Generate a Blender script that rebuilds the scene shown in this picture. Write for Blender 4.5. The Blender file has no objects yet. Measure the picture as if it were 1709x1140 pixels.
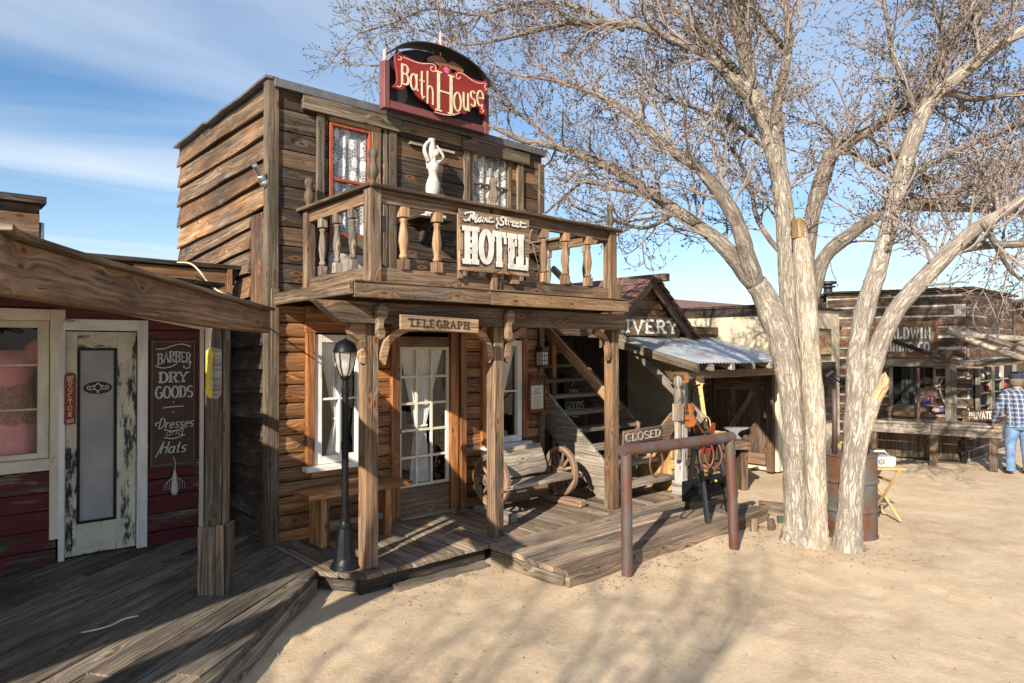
import bpy, math, random
from mathutils import Vector, Matrix, noise as mn
V = Vector
sin, cos, pi, sqrt = math.sin, math.cos, math.pi, math.sqrt
R = math.radians
rng = random.Random(11)
C = bpy.context.scene.collection
SC = bpy.context.scene

# ------------------------------------------------------------------ camera
A = R(48.4); PITCH = R(0.5); CAM = V((0, 0, 2.0)); FPX = 1139.3
F0 = V((cos(A), sin(A), 0)); RT = V((sin(A), -cos(A), 0)); ZZ = V((0, 0, 1))
FW = F0*cos(PITCH) + ZZ*sin(PITCH); UPV = ZZ*cos(PITCH) - F0*sin(PITCH)
cd = bpy.data.cameras.new('camera'); cam = bpy.data.objects.new('camera', cd); C.objects.link(cam)
cd.lens = 24.0; cd.sensor_width = 36.0; cd.clip_end = 2000; cd.clip_start = 0.05
cam.location = CAM; cam.rotation_euler = (pi/2 + PITCH, 0, A - pi/2)
SC.camera = cam

# ------------------------------------------------------------------ sun, sky, exposure
SUN_AZ = R(24.0); SUN_EL = R(27.0)          # direction the light travels, in plan, and its height
sd = V((cos(SUN_AZ)*cos(SUN_EL), sin(SUN_AZ)*cos(SUN_EL), -sin(SUN_EL)))
sl = bpy.data.lights.new('sun', 'SUN'); sl.energy = 5.0; sl.angle = R(0.53); sl.color = (1.0, 0.90, 0.75)
so = bpy.data.objects.new('sun', sl); C.objects.link(so); so.rotation_euler = sd.to_track_quat('-Z', 'Y').to_euler()
so.location = (-10, -5, 12)
w = bpy.data.worlds.new('World'); SC.world = w; w.use_nodes = True
wt = w.node_tree; wt.nodes.clear()
sky = wt.nodes.new('ShaderNodeTexSky'); sky.sky_type = 'NISHITA'; sky.sun_disc = False
sky.sun_elevation = SUN_EL; sky.sun_rotation = math.atan2(-sd.x, -sd.y); sky.air_density = 1.0; sky.dust_density = 0.35; sky.ozone_density = 3.0
tc = wt.nodes.new('ShaderNodeTexCoord')
def wn(t, ins=None, **at):
    n = wt.nodes.new(t)
    for k, v in at.items(): setattr(n, k, v)
    for k, v in (ins or {}).items():
        if isinstance(v, bpy.types.NodeSocket): wt.links.new(v, n.inputs[k])
        else: n.inputs[k].default_value = v
    return n
# thin cirrus: the direction is projected on a high flat layer
sp = wn('ShaderNodeSeparateXYZ', {0: tc.outputs['Generated']})
zc = wn('ShaderNodeMath', {0: sp.outputs[2], 1: 0.06}, operation='MAXIMUM')
px_ = wn('ShaderNodeMath', {0: sp.outputs[0], 1: zc.outputs[0]}, operation='DIVIDE')
py_ = wn('ShaderNodeMath', {0: sp.outputs[1], 1: zc.outputs[0]}, operation='DIVIDE')
cb = wn('ShaderNodeCombineXYZ', {0: px_.outputs[0], 1: py_.outputs[0]})
mp = wn('ShaderNodeMapping', {0: cb.outputs[0], 'Rotation': (0, 0, R(-35)), 'Scale': (0.20, 0.52, 1), 'Location': (2.35, 0.5, 0)})
n1 = wn('ShaderNodeTexNoise', {'Vector': mp.outputs[0], 'Scale': 1.25, 'Detail': 8, 'Roughness': 0.50, 'Distortion': 0.8})
mp2 = wn('ShaderNodeMapping', {0: cb.outputs[0], 'Rotation': (0, 0, R(-35)), 'Scale': (0.10, 0.22, 1), 'Location': (5.1, 3.7, 0)})
n2 = wn('ShaderNodeTexNoise', {'Vector': mp2.outputs[0], 'Scale': 1.2, 'Detail': 3, 'Roughness': 0.5})
sm = wn('ShaderNodeMath', {0: n1.outputs[0], 1: n2.outputs[0]}, operation='ADD')
cr = wn('ShaderNodeMapRange', {0: sm.outputs[0], 1: 0.82, 2: 1.34, 3: 0.0, 4: 0.85})
hz = wn('ShaderNodeMapRange', {0: sp.outputs[2], 1: 0.0, 2: 0.26, 3: 0.42, 4: 0.0})
hz2 = wn('ShaderNodeMath', {0: cr.outputs[0], 1: hz.outputs[0]}, operation='MAXIMUM')
hs = wn('ShaderNodeHueSaturation', {'Saturation': 1.13, 'Value': 1.06, 'Color': sky.outputs[0]})
cm = wn('ShaderNodeMix', {0: hz2.outputs[0], 6: hs.outputs[0], 7: (5.6, 6.2, 6.9, 1)}, data_type='RGBA')
bg = wn('ShaderNodeBackground', {0: cm.outputs[2], 1: 0.085})
wo = wn('ShaderNodeOutputWorld', {0: bg.outputs[0]})
SC.view_settings.view_transform = 'Standard'; SC.view_settings.look = 'None'
SC.view_settings.exposure = 0.88; SC.view_settings.gamma = 1.0
SC.cycles.max_bounces = 6; SC.cycles.transparent_max_bounces = 24; SC.cycles.caustics_reflective = False; SC.cycles.caustics_refractive = False
SC.cycles.use_denoising = True

# ------------------------------------------------------------------ survey: where a sight line meets a real plane
def ray(px, py): return FW + RT*((px - 854.5)/FPX) + UPV*((570 - py)/FPX)
def onP(px, py, p0, n):
    d = ray(px, py); return CAM + d*((V(p0) - CAM).dot(V(n))/d.dot(V(n)))
def onY(px, py, Y): return onP(px, py, (0, Y, 0), (0, 1, 0))
def onX(px, py, X): return onP(px, py, (X, 0, 0), (1, 0, 0))
def onZ(px, py, z=0.0): return onP(px, py, (0, 0, z), (0, 0, 1))
def atD(px, py, d): return CAM + ray(px, py)*d

# ------------------------------------------------------------------ mesh builder
def wl(o):
    p = V((0, 0, 0))
    while o is not None: p = p + o.location; o = o.parent
    return p
def frame(d, up=V((0, 0, 1))):
    d = d.normalized()
    if abs(d.dot(up)) > 0.97: up = V((0, 1, 0)) if abs(d.y) < .9 else V((1, 0, 0))
    x = up.cross(d).normalized(); return x, d.cross(x).normalized()
class MB:
    def __init__(s): s.v = []; s.f = []; s.uv = []; s.b = []; s.mi = []; s.cur = None; s.m = 0
    def rnd(s): s.cur = (rng.random(), rng.random(), rng.random(), 1.0); return s.cur
    def face(s, idx, uvs):
        s.f.append(tuple(idx)); s.uv.extend(uvs)
        c = s.cur or s.rnd(); s.b.append(c); s.mi.append(s.m)
    def poly(s, pts, uvs=None):
        i = len(s.v); s.v.extend(tuple(p) for p in pts)
        if uvs is None:
            o = V(pts[0]); ux = (V(pts[1]) - o).normalized(); nn = V((0, 0, 0))
            for k in range(1, len(pts)-1): nn = nn + (V(pts[k]) - o).cross(V(pts[k+1]) - o)
            uy = nn.normalized().cross(ux); uvs = [((V(p)-o).dot(ux), (V(p)-o).dot(uy)) for p in pts]
        s.face(range(i, i+len(pts)), uvs)
    def loft(s, rings, caps=True, new=True, us=None, closed=True, loop=False):
        if new: s.rnd()
        n = len(rings[0]); base = len(s.v); o1 = s.cur[0]*7; o2 = s.cur[1]*5
        for r in rings: s.v.extend(tuple(p) for p in r)
        if us is None:
            us = [0.0]
            for a, b in zip(rings, rings[1:]): us.append(us[-1] + (V(b[0]) - V(a[0])).length)
        k = len(rings)//2; vs = [0.0]
        for j in range(n): vs.append(vs[-1] + (V(rings[k][(j+1) % n]) - V(rings[k][j])).length)
        m = n if closed else n-1
        for i in range(len(rings)-1):
            for j in range(m):
                a = base+i*n+j; b = base+i*n+(j+1) % n
                s.face((a, b, b+n, a+n), [(us[i]+o1, vs[j]+o2), (us[i]+o1, vs[j+1]+o2), (us[i+1]+o1, vs[j+1]+o2), (us[i+1]+o1, vs[j]+o2)])
        if loop:
            i = len(rings)-1
            for j in range(m):
                a = base+i*n+j; b = base+i*n+(j+1) % n; c = base+(j+1) % n; d = base+j
                s.face((a, b, c, d), [(us[i]+o1, vs[j]+o2), (us[i]+o1, vs[j+1]+o2), (us[i]+.1+o1, vs[j+1]+o2), (us[i]+.1+o1, vs[j]+o2)])
        elif caps and closed:
            e = base+(len(rings)-1)*n
            for st, rev in ((base, True), (e, False)):
                idx = list(range(st, st+n)); ps = [V(s.v[q]) for q in idx]
                if rev: idx = idx[::-1]; ps = ps[::-1]
                x, y = frame((V(rings[-1][0])-V(rings[0][0])) if len(rings) > 1 else ZZ)
                s.face(idx, [(p.dot(x)*.3+o1, p.dot(y)+o2) for p in ps])
    def board(s, a, b, wv, tv, seg=1, jit=0.0, tw=0.0, new=True):
        """a-b the centre line, wv and tv half width and half thickness vectors"""
        a = V(a); b = V(b); wv = V(wv); tv = V(tv); rings = []
        if (b-a).dot(wv.cross(tv)) < 0: tv = -tv
        for i in range(seg+1):
            t = i/seg; p = a.lerp(b, t); j = lambda: 1 + rng.uniform(-jit, jit)
            p = p + tv*rng.uniform(-jit, jit)*2
            w1 = wv*j(); w2 = wv*j(); t2 = tv*(1 + tw*t)
            rings.append([p-w1-t2, p+w2-t2, p+w2+t2, p-w1+t2])
        s.loft(rings, new=new)
    def bx(s, x0, x1, y0, y1, z0, z1, seg=1, jit=0.0, new=True):
        lo = V((min(x0, x1), min(y0, y1), min(z0, z1))); hi = V((max(x0, x1), max(y0, y1), max(z0, z1)))
        d = hi-lo; c = (lo+hi)/2; k = max(range(3), key=lambda q: d[q]); o = [q for q in range(3) if q != k]
        if d[o[0]] < d[o[1]]: o.reverse()
        e = lambda q, l: V([l if i == q else 0 for i in range(3)])
        s.board(c-e(k, d[k]/2), c+e(k, d[k]/2), e(o[0], d[o[0]]/2), e(o[1], d[o[1]]/2), seg, jit, new=new)
    def tube(s, path, rad, n=8, caps=True, new=True, jit=0.0):
        path = [V(p) for p in path]
        if not hasattr(rad, '__len__'): rad = [rad]*len(path)
        d0 = path[1]-path[0]; x, y = frame(d0); rings = []
        for i, p in enumerate(path):
            d = (path[min(i+1, len(path)-1)] - path[max(i-1, 0)])
            if d.length < 1e-9: d = d0
            d.normalize(); x = (x - d*x.dot(d))
            x = x.normalized() if x.length > 1e-6 else frame(d)[0]
            y = d.cross(x)
            rings.append([p + (x*cos(2*pi*k/n) + y*sin(2*pi*k/n))*rad[i]*(1+rng.uniform(-jit, jit)) for k in range(n)])
        s.loft(rings, caps, new)
    def lathe(s, prof, o, n=16, M=None, new=True, sq=None):
        """prof: (radius, height); sq: heights range drawn square"""
        o = V(o); M = M or Matrix.Identity(3); rings = []
        for r, z in prof:
            rings.append([o + M @ V((cos(2*pi*(k+.5)/n)*max(r, 1e-4), sin(2*pi*(k+.5)/n)*max(r, 1e-4), z)) for k in range(n)])
        s.loft(rings, True, new)
    def prism(s, pts, o, ux, uy, depth, new=True, z0=0.0):
        """outline in (ux, uy), thick along ux x uy from z0 to z0+depth"""
        if new: s.rnd()
        o = V(o); ux = V(ux); uy = V(uy); nn = ux.cross(uy).normalized()
        ar = sum(pts[i][0]*pts[(i+1) % len(pts)][1] - pts[(i+1) % len(pts)][0]*pts[i][1] for i in range(len(pts)))
        if ar < 0: pts = pts[::-1]
        f = [o + ux*p[0] + uy*p[1] + nn*(z0+depth) for p in pts]; b = [o + ux*p[0] + uy*p[1] + nn*z0 for p in pts]
        n = len(pts); i = len(s.v); s.v.extend(tuple(p) for p in f+b)
        a1 = s.cur[0]*7; a2 = s.cur[1]*5; uv = [(p[0]+a1, p[1]+a2) for p in pts]
        s.face(range(i, i+n), uv); s.face([i+n+k for k in range(n)][::-1], uv[::-1])
        for k in range(n):
            q = (k+1) % n; s.face((i+k, i+n+k, i+n+q, i+q), [uv[k], (uv[k][0], uv[k][1]+depth), (uv[q][0], uv[q][1]+depth), uv[q]])
    def ball(s, c, r, n=10, m=7, sc=(1, 1, 1), M=None, new=True):
        c = V(c); M = M or Matrix.Identity(3); rings = []
        for i in range(m+1):
            t = -pi/2 + pi*i/m; rr = max(cos(t), 1e-3)
            rings.append([c + M @ V((cos(2*pi*k/n)*rr*r*sc[0], sin(2*pi*k/n)*rr*r*sc[1], sin(t)*r*sc[2])) for k in range(n)])
        s.loft(rings, True, new)
    def build(s, name, mats, parent=None, bevel=0.0, smooth=False, auto=None):
        o0 = wl(parent) if parent is not None else V((0, 0, 0))
        me = bpy.data.meshes.new(name); me.from_pydata([(p[0]-o0.x, p[1]-o0.y, p[2]-o0.z) for p in s.v], [], s.f)
        if not isinstance(mats, (list, tuple)): mats = [mats]
        for m in mats: me.materials.append(m)
        uvl = me.uv_layers.new(name='UVMap'); uvl.data.foreach_set('uv', [c for t in s.uv for c in t])
        at = me.attributes.new('brd', 'FLOAT_COLOR', 'FACE'); at.data.foreach_set('color', [c for t in s.b for c in t])
        if len(mats) > 1: me.polygons.foreach_set('material_index', s.mi)
        if smooth: me.polygons.foreach_set('use_smooth', [True]*len(me.polygons))
        o = bpy.data.objects.new(name, me); C.objects.link(o)
        if parent is not None: o.parent = parent
        if bevel:
            bm = o.modifiers.new('bevel', 'BEVEL'); bm.width = bevel; bm.segments = 1; bm.limit_method = 'ANGLE'; bm.angle_limit = R(50)
        if auto:
            try: me.set_sharp_from_angle(angle=R(auto))
            except Exception: pass
        return o
def tag(o, label=None, cat=None, group=None, kind=None):
    if label: o['label'] = label
    if cat: o['category'] = cat
    if group: o['group'] = group
    if kind: o['kind'] = kind
    return o
def thing(name, label, cat, loc=(0, 0, 0), group=None):
    o = bpy.data.objects.new(name, None); C.objects.link(o); o.location = loc; o.empty_display_size = .1
    return tag(o, label, cat, group)
def dup(root, loc, rotz=None, label=None, scale=None):
    def cp(o, par):
        c = o.copy(); C.objects.link(c)
        if par is not None: c.parent = par
        for ch in [q for q in bpy.data.objects if q.parent == o]: cp(ch, c)
        return c
    r = cp(root, None); r.location = loc
    if rotz is not None: r.rotation_euler = (0, 0, rotz)
    if scale: r.scale = scale
    if label: r['label'] = label
    return r
def catmull(pts, k=4):
    """smooth a polyline of tuples of any length"""
    out = []; n = len(pts)
    for i in range(n-1):
        p0 = pts[max(i-1, 0)]; p1 = pts[i]; p2 = pts[i+1]; p3 = pts[min(i+2, n-1)]
        for j in range(k):
            t = j/k; a = []
            for q in range(len(p1)):
                a.append(.5*((2*p1[q]) + (-p0[q]+p2[q])*t + (2*p0[q]-5*p1[q]+4*p2[q]-p3[q])*t*t + (-p0[q]+3*p1[q]-3*p2[q]+p3[q])*t**3))
            out.append(tuple(a))
    out.append(tuple(pts[-1])); return out

# ------------------------------------------------------------------ materials
def newmat(name):
    m = bpy.data.materials.new(name); m.use_nodes = True; nt = m.node_tree; nt.nodes.clear()
    def n(t, ins=None, **at):
        q = nt.nodes.new(t)
        for k, v in at.items(): setattr(q, k, v)
        for k, v in (ins or {}).items():
            if isinstance(v, bpy.types.NodeSocket): nt.links.new(v, q.inputs[k])
            else: q.inputs[k].default_value = v
        return q
    def M(op, a, b=0.0, c=None, clamp=False):
        ins = {0: a, 1: b}
        if c is not None: ins[2] = c
        return n('ShaderNodeMath', ins, operation=op, use_clamp=clamp).outputs[0]
    def mix(f, a, b, mode='MIX'): return n('ShaderNodeMix', {0: f, 6: a, 7: b}, data_type='RGBA', blend_type=mode).outputs[2]
    def mr(x, a, b, c=0.0, d=1.0): return n('ShaderNodeMapRange', {0: x, 1: a, 2: b, 3: c, 4: d}, interpolation_type='SMOOTHSTEP').outputs[0]
    def vec(x, y, z=0.0): return n('ShaderNodeCombineXYZ', {0: x, 1: y, 2: z}).outputs[0]
    def noi(v, sc=1.0, det=4, ro=.55, dist=0.0): return n('ShaderNodeTexNoise', {'Vector': v, 'Scale': sc, 'Detail': det, 'Roughness': ro, 'Distortion': dist}).outputs[0]
    def ramp(f, stops):
        q = n('ShaderNodeValToRGB', {0: f}); el = q.color_ramp.elements
        while len(el) < len(stops): el.new(.5)
        for e, (p, c) in zip(el, stops): e.position = p; e.color = (*c, 1)
        return q.outputs[0]
    def out(col, rough=.8, bump=None, bs=.3, bd=.01, **kw):
        b = n('ShaderNodeBsdfPrincipled', {'Base Color': col if isinstance(col, bpy.types.NodeSocket) else (*col, 1), 'Roughness': rough})
        for k, v in kw.items():
            k = k.replace('_', ' ')
            if isinstance(v, bpy.types.NodeSocket): nt.links.new(v, b.inputs[k])
            else: b.inputs[k].default_value = v
        if bump is not None:
            q = n('ShaderNodeBump', {'Height': bump, 'Strength': bs, 'Distance': bd}); nt.links.new(q.outputs[0], b.inputs['Normal'])
        o = n('ShaderNodeOutputMaterial', {0: b.outputs[0]}); return b
    class G: pass
    g = G(); g.m = m; g.nt = nt; g.n = n; g.M = M; g.mix = mix; g.mr = mr; g.vec = vec; g.noi = noi; g.ramp = ramp; g.out = out
    g.tc = n('ShaderNodeTexCoord'); g.uv = g.tc.outputs['UV']; g.ob = g.tc.outputs['Object']
    s = n('ShaderNodeSeparateXYZ', {0: g.uv}); g.u, g.v = s.outputs[0], s.outputs[1]
    a = n('ShaderNodeAttribute', attribute_name='brd'); s2 = n('ShaderNodeSeparateColor', {0: a.outputs[0]}); g.r = s2.outputs
    return g
def wood(name, c0, c1, c2, alt=None, tone=(.65, 1.3), rough=.82, bump=.55, knots=.45, altamt=.8, paint=None, pamt=.5, prough=.6, grey=.8):
    """sawn boards: grain along u, knots, checks, one tone per board; paint = colour of a worn coat over it"""
    g = newmat(name); M = g.M
    low = g.noi(g.vec(M('MULTIPLY', g.u, .9), M('MULTIPLY', g.v, 4.0), M('MULTIPLY', g.r[0], 37.0)), 1, 3)
    v2 = M('ADD', g.v, M('MULTIPLY', M('SUBTRACT', low, .5), .07))
    vo = g.n('ShaderNodeTexVoronoi', {'Vector': g.vec(M('ADD', M('MULTIPLY', g.u, 2.3), M('MULTIPLY', g.r[0], 37.0)), M('ADD', M('MULTIPLY', g.v, 6.5), M('MULTIPLY', g.r[1], 91.0))), 'Scale': 1.0}, voronoi_dimensions='2D')
    pick = M('LESS_THAN', g.n('ShaderNodeSeparateColor', {0: vo.outputs['Color']}).outputs[0], knots)
    near = M('MULTIPLY', g.mr(vo.outputs['Distance'], .42, .0), pick)
    v3 = M('ADD', v2, M('MULTIPLY', near, .05))
    grain = g.noi(g.vec(M('MULTIPLY', g.u, 1.3), M('MULTIPLY', v3, 26.0), M('MULTIPLY', g.r[0], 53.0)), 1, 8, .68)
    fine = g.noi(g.vec(M('MULTIPLY', g.u, 3.2), M('MULTIPLY', v3, 95.0), M('MULTIPLY', g.r[1], 71.0)), 1, 4, .6)
    ring = M('SINE', M('ADD', M('MULTIPLY', v3, 170.0), M('MULTIPLY', low, 15.0)))
    fac = M('ADD', M('ADD', M('MULTIPLY', grain, .72), M('MULTIPLY', fine, .28)), M('MULTIPLY', ring, .035))
    col = g.ramp(fac, [(.345, c0), (.50, c1), (.665, c2)])
    blot = g.noi(g.vec(M('MULTIPLY', g.u, 1.1), M('MULTIPLY', g.v, 3.2), M('MULTIPLY', g.r[2], 29.0)), 1, 4, .6)
    if alt:
        am = g.mr(M('ADD', M('MULTIPLY', blot, .75), M('MULTIPLY', g.r[2], .45)), .45, .85, 0, altamt)
        col = g.mix(am, col, g.mix(1.0, g.ramp(fac, [(.3, tuple(x*.35 for x in alt)), (.55, alt), (.75, tuple(min(1, x*1.55) for x in alt))]), (1, 1, 1, 1), 'MULTIPLY'))
    st = g.noi(g.vec(M('MULTIPLY', g.u, .55), M('MULTIPLY', g.v, 1.3), M('MULTIPLY', g.r[1], 83.0)), 1, 5, .65)
    tn = M('MULTIPLY', g.n('ShaderNodeMapRange', {0: g.r[1], 1: 0, 2: 1, 3: tone[0], 4: tone[1]}).outputs[0], g.mr(st, .30, .64, .36, 1.2))
    col = g.mix(1.0, col, g.vec(tn, tn, tn), 'MULTIPLY')
    edge = g.noi(g.vec(M('MULTIPLY', g.u, 2.6), M('MULTIPLY', v3, 9.0), M('MULTIPLY', g.r[2], 47.0)), 1, 5, .7)
    gm = g.mr(edge, .52, .68, 0, .55); gl = M('ADD', M('MULTIPLY', fac, .42), -.02)
    col = g.mix(M('MULTIPLY', gm, grey), col, g.vec(gl, M('MULTIPLY', gl, .90), M('MULTIPLY', gl, .78)))
    crack = g.mr(fine, .37, .29)
    col = g.mix(M('MULTIPLY', crack, .92), col, (*[x*.35 for x in c0], 1))
    kn = M('MULTIPLY', g.mr(vo.outputs['Distance'], .20, .10), pick); kc = M('MULTIPLY', g.mr(vo.outputs['Distance'], .10, .05), pick)
    kcol = alt or c2
    col = g.mix(M('MULTIPLY', kn, .7), col, (kcol[0]*.9, kcol[1]*.72, kcol[2]*.6, 1)); col = g.mix(M('MULTIPLY', kc, .75), col, (*[x*.5 for x in c0], 1))
    h = M('SUBTRACT', M('ADD', M('MULTIPLY', grain, .7), M('ADD', M('MULTIPLY', fine, .45), M('MULTIPLY', ring, .05))), M('MULTIPLY', crack, .5))
    rg = rough
    if paint:
        wr = g.noi(g.vec(M('MULTIPLY', g.u, 3.0), M('MULTIPLY', v3, 11.0), M('MULTIPLY', g.r[0], 17.0)), 1, 8, .72)
        big = g.noi(g.vec(M('MULTIPLY', g.u, .8), M('MULTIPLY', g.v, 2.0), M('MULTIPLY', g.r[2], 13.0)), 1, 2)
        pm = g.mr(M('ADD', M('MULTIPLY', wr, .7), M('MULTIPLY', big, .35)), pamt-.03, pamt+.03)
        dirt = g.mr(g.noi(g.vec(M('MULTIPLY', g.u, 2.0), M('MULTIPLY', g.v, 5.0), 0.0), 1, 5), .3, .7, .72, 1.05)
        pc = g.mix(1.0, (*paint, 1), g.vec(dirt, dirt, dirt), 'MULTIPLY')
        col = g.mix(pm, col, pc); h = M('ADD', h, M('MULTIPLY', pm, .5))
        rg = g.n('ShaderNodeMapRange', {0: pm, 3: rough, 4: prough}).outputs[0]
    g.out(col, rg, h, bump, .008)
    return g.m
GREY = ((.030, .023, .017), (.135, .100, .068), (.30, .235, .165))
W_side = wood('lap_siding_wood', (.024, .014, .009), (.155, .092, .050), (.42, .29, .17), alt=(.32, .16, .062), tone=(.5, 1.4), knots=.5)
W_up = wood('upper_siding_wood', (.014, .009, .006), (.072, .047, .030), (.20, .14, .09), alt=(.25, .135, .062), altamt=.6, tone=(.45, 1.45), knots=.55)
W_log = wood('log_siding_wood', grey=.25, c0=(.038, .016, .007), c1=(.27, .125, .048), c2=(.56, .31, .13), alt=(.40, .16, .048), tone=(.6, 1.3), knots=.5, rough=.6)
W_trim = wood('weathered_trim_wood', *GREY, alt=(.20, .115, .058), altamt=.45, tone=(.7, 1.25))
W_post = wood('post_wood', (.034, .021, .013), (.17, .106, .062), (.36, .255, .16), alt=(.30, .155, .07), altamt=.6, tone=(.8, 1.2), bump=.8)
W_rail = wood('rail_wood', (.035, .022, .014), (.155, .098, .058), (.33, .23, .145), alt=(.27, .15, .065), altamt=.55, tone=(.7, 1.25), bump=.7)
W_deck = wood('boardwalk_wood', (.040, .032, .025), (.235, .180, .130), (.47, .385, .29), alt=(.28, .18, .11), altamt=.5, tone=(.7, 1.2), bump=.9, knots=.35)
W_deckL = wood('old_boardwalk_wood', (.030, .025, .020), (.145, .120, .093), (.32, .27, .21), alt=(.18, .13, .085), altamt=.5, tone=(.65, 1.25), bump=.95, knots=.4, )
W_orange = wood('varnished_casing_wood', (.05, .016, .006), (.28, .105, .034), (.48, .21, .075), grey=.1, tone=(.75, 1.2), rough=.5)
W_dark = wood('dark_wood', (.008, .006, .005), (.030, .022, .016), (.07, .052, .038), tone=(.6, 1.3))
W_dark2 = wood('shaded_side_boards', (.008, .006, .005), (.045, .031, .022), (.11, .08, .058), tone=(.5, 1.4))  # darker copy of the lap siding: shade below the shop roof put into colour
W_brown = wood('livery_wood', (.022, .013, .008), (.10, .062, .038), (.22, .15, .10), alt=(.2, .10, .05), altamt=.5)
W_signw = wood('sign_board_wood', (.11, .066, .034), (.29, .185, .105), (.44, .31, .195), tone=(.9, 1.12), knots=.2, bump=.35)
W_turn = wood('turned_wood', (.11, .058, .028), (.30, .175, .092), (.50, .33, .19), tone=(.75, 1.2), knots=.12, bump=.4)
W_grey = wood('bleached_wood', (.10, .085, .068), (.27, .225, .175), (.46, .395, .315), tone=(.8, 1.2), knots=.25)
W_wheel = wood('wagon_wood', (.06, .034, .022), (.22, .135, .085), (.42, .29, .19), tone=(.75, 1.2), knots=.1)
W_white = wood('white_painted_wood', *GREY, paint=(.80, .78, .72), pamt=.38, tone=(.9, 1.1), knots=.1, bump=.3)
W_cream = wood('cream_painted_wood', *GREY, paint=(.76, .68, .53), pamt=.37, tone=(.93, 1.07), knots=.1, bump=.25)
W_peel = wood('peeling_cream_door', (.01, .012, .011), (.03, .035, .03), (.07, .075, .06), paint=(.66, .60, .46), pamt=.472, tone=(.95, 1.05), knots=.05, bump=.4)
W_red = wood('worn_red_siding', (.03, .02, .016), (.12, .085, .062), (.30, .24, .19), paint=(.105, .009, .011), pamt=.47, tone=(.75, 1.2), knots=.2)
W_redsign = wood('red_sign_panel', (.22, .12, .09), (.34, .2, .16), (.5, .33, .27), paint=(.25, .020, .016), pamt=.40, tone=(.95, 1.05), knots=.05, bump=.3)
W_maroon = wood('maroon_frame_paint', (.05, .03, .025), (.14, .09, .08), (.25, .18, .16), paint=(.17, .055, .055), pamt=.36, tone=(.9, 1.1), knots=.05)
W_balda = wood('hewn_log_wood', (.014, .009, .006), (.075, .045, .027), (.22, .14, .085), alt=(.22, .10, .045), altamt=.5, tone=(.5, 1.5), bump=1.0)
W_ply = wood('stained_plywood', (.018, .012, .009), (.12, .062, .03), (.30, .17, .085), alt=(.36, .16, .05), altamt=.5, tone=(.95, 1.05), knots=.3)
W_yellow = wood('yellow_pine', (.30, .16, .05), (.55, .34, .12), (.70, .48, .21), tone=(.85, 1.1), knots=.1, bump=.2, rough=.5)
W_blackp = wood('black_painted_wood', (.06, .05, .04), (.14, .12, .1), (.25, .22, .2), paint=(.014, .015, .017), pamt=.36, knots=.05, bump=.3, prough=.45)

def plain(name, col, rough=.6, var=.15, sc=6.0, bump=0.0, **kw):
    g = newmat(name); a = g.noi(g.ob, sc, 5, .6); b = g.noi(g.ob, sc*7, 3, .6)
    f = g.mr(g.M('ADD', g.M('MULTIPLY', a, .7), g.M('MULTIPLY', b, .3)), .3, .7, 1-var, 1+var)
    c = g.mix(1.0, (*col, 1), g.vec(f, f, f), 'MULTIPLY')
    g.out(c, rough, b if bump else None, bump, .01, **kw); return g.m
P_black = plain('black_enamel', (.006, .007, .009), .42, .3, 12, .1, Specular_IOR_Level=.25)
P_white = plain('white_lettering_paint', (.62, .60, .555), .7, .25, 9)
P_cream = plain('cream_lettering_paint', (.60, .53, .35), .65, .2, 14)
P_lgrey = plain('faded_lettering_paint', (.52, .50, .47), .7, .2, 30)
P_ink = plain('dark_brown_lettering', (.035, .02, .013), .7, .2, 20)
P_shade = plain('black_sign_paint', (.018, .016, .015), .7, .3, 9)
P_brownsign = plain('brown_sign_paint', (.050, .022, .013), .6, .3, 5)
P_pink = plain('pink_dress_cloth', (.86, .33, .33), .85, .15, 5, .2)
P_waist = plain('beaded_pink_waist', (.46, .22, .17), .85, .6, 45, .5)
P_sleeve = plain('coral_sleeve_cloth', (.66, .20, .16), .85, .25, 9, .3)
P_pinklt = plain('pale_pink_trim', (.72, .36, .30), .85, .3, 40, .3)
P_alum = plain('aluminium', (.6, .61, .62), .35, .1, 20, 0, Metallic=.9)
P_dmetal = plain('dark_metal', (.05, .048, .046), .5, .3, 20, .2, Metallic=.6)
P_stone = plain('white_statue_plaster', (.47, .44, .40), .85, .3, 11, .5)
P_stucco = plain('pale_stucco', (.60, .52, .37), .9, .18, 2.2, .5)
P_mortar = plain('white_chinking', (.40, .375, .335), .95, .65, 2.6, .6)
P_shingle = plain('reddish_roofing', (.16, .085, .07), .95, .25, 9, .6)
P_flash = plain('grey_flashing', (.16, .16, .165), .5, .3, 4, .1, Metallic=.5)
P_skin = plain('skin', (.50, .27, .19), .6, .08, 20)
P_hair = plain('grey_brown_hair', (.16, .12, .085), .8, .3, 60, .5)
P_denim = plain('faded_denim', (.13, .22, .38), .85, .25, 7, .4)
P_navy = plain('navy_cloth', (.018, .022, .045), .85, .2, 15, .2)
P_burlap = plain('burlap', (.20, .14, .075), .95, .25, 30, .8)
P_brownhat = plain('brown_felt', (.10, .05, .035), .9, .2, 20, .2)
P_orange = plain('orange_guitar_lacquer', (.30, .095, .022), .2, .25, 5, 0, Coat_Weight=.6)
P_redlac = plain('red_guitar_lacquer', (.16, .035, .014), .2, .3, 5, 0, Coat_Weight=.6)
P_maple = plain('maple', (.62, .40, .17), .4, .12, 14)
P_yell = plain('yellow_paint', (.62, .42, .03), .6, .15, 20)
P_redp = plain('red_sign_enamel', (.22, .015, .012), .5, .2, 20)
P_orgsash = plain('red_orange_sash_paint', (.30, .060, .02), .6, .25, 12)
P_green = plain('green_sign_paint', (.05, .085, .06), .6, .2, 12)
P_blue = plain('blue_paint', (.05, .08, .35), .6, .2, 20)
P_carved = plain('carved_lettering', (.34, .31, .27), .8, .25, 20)
P_straw = plain('wicker', (.36, .22, .09), .8, .3, 40, .8)
P_paper = plain('paper_notice', (.62, .56, .47), .8, .12, 20)
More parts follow.
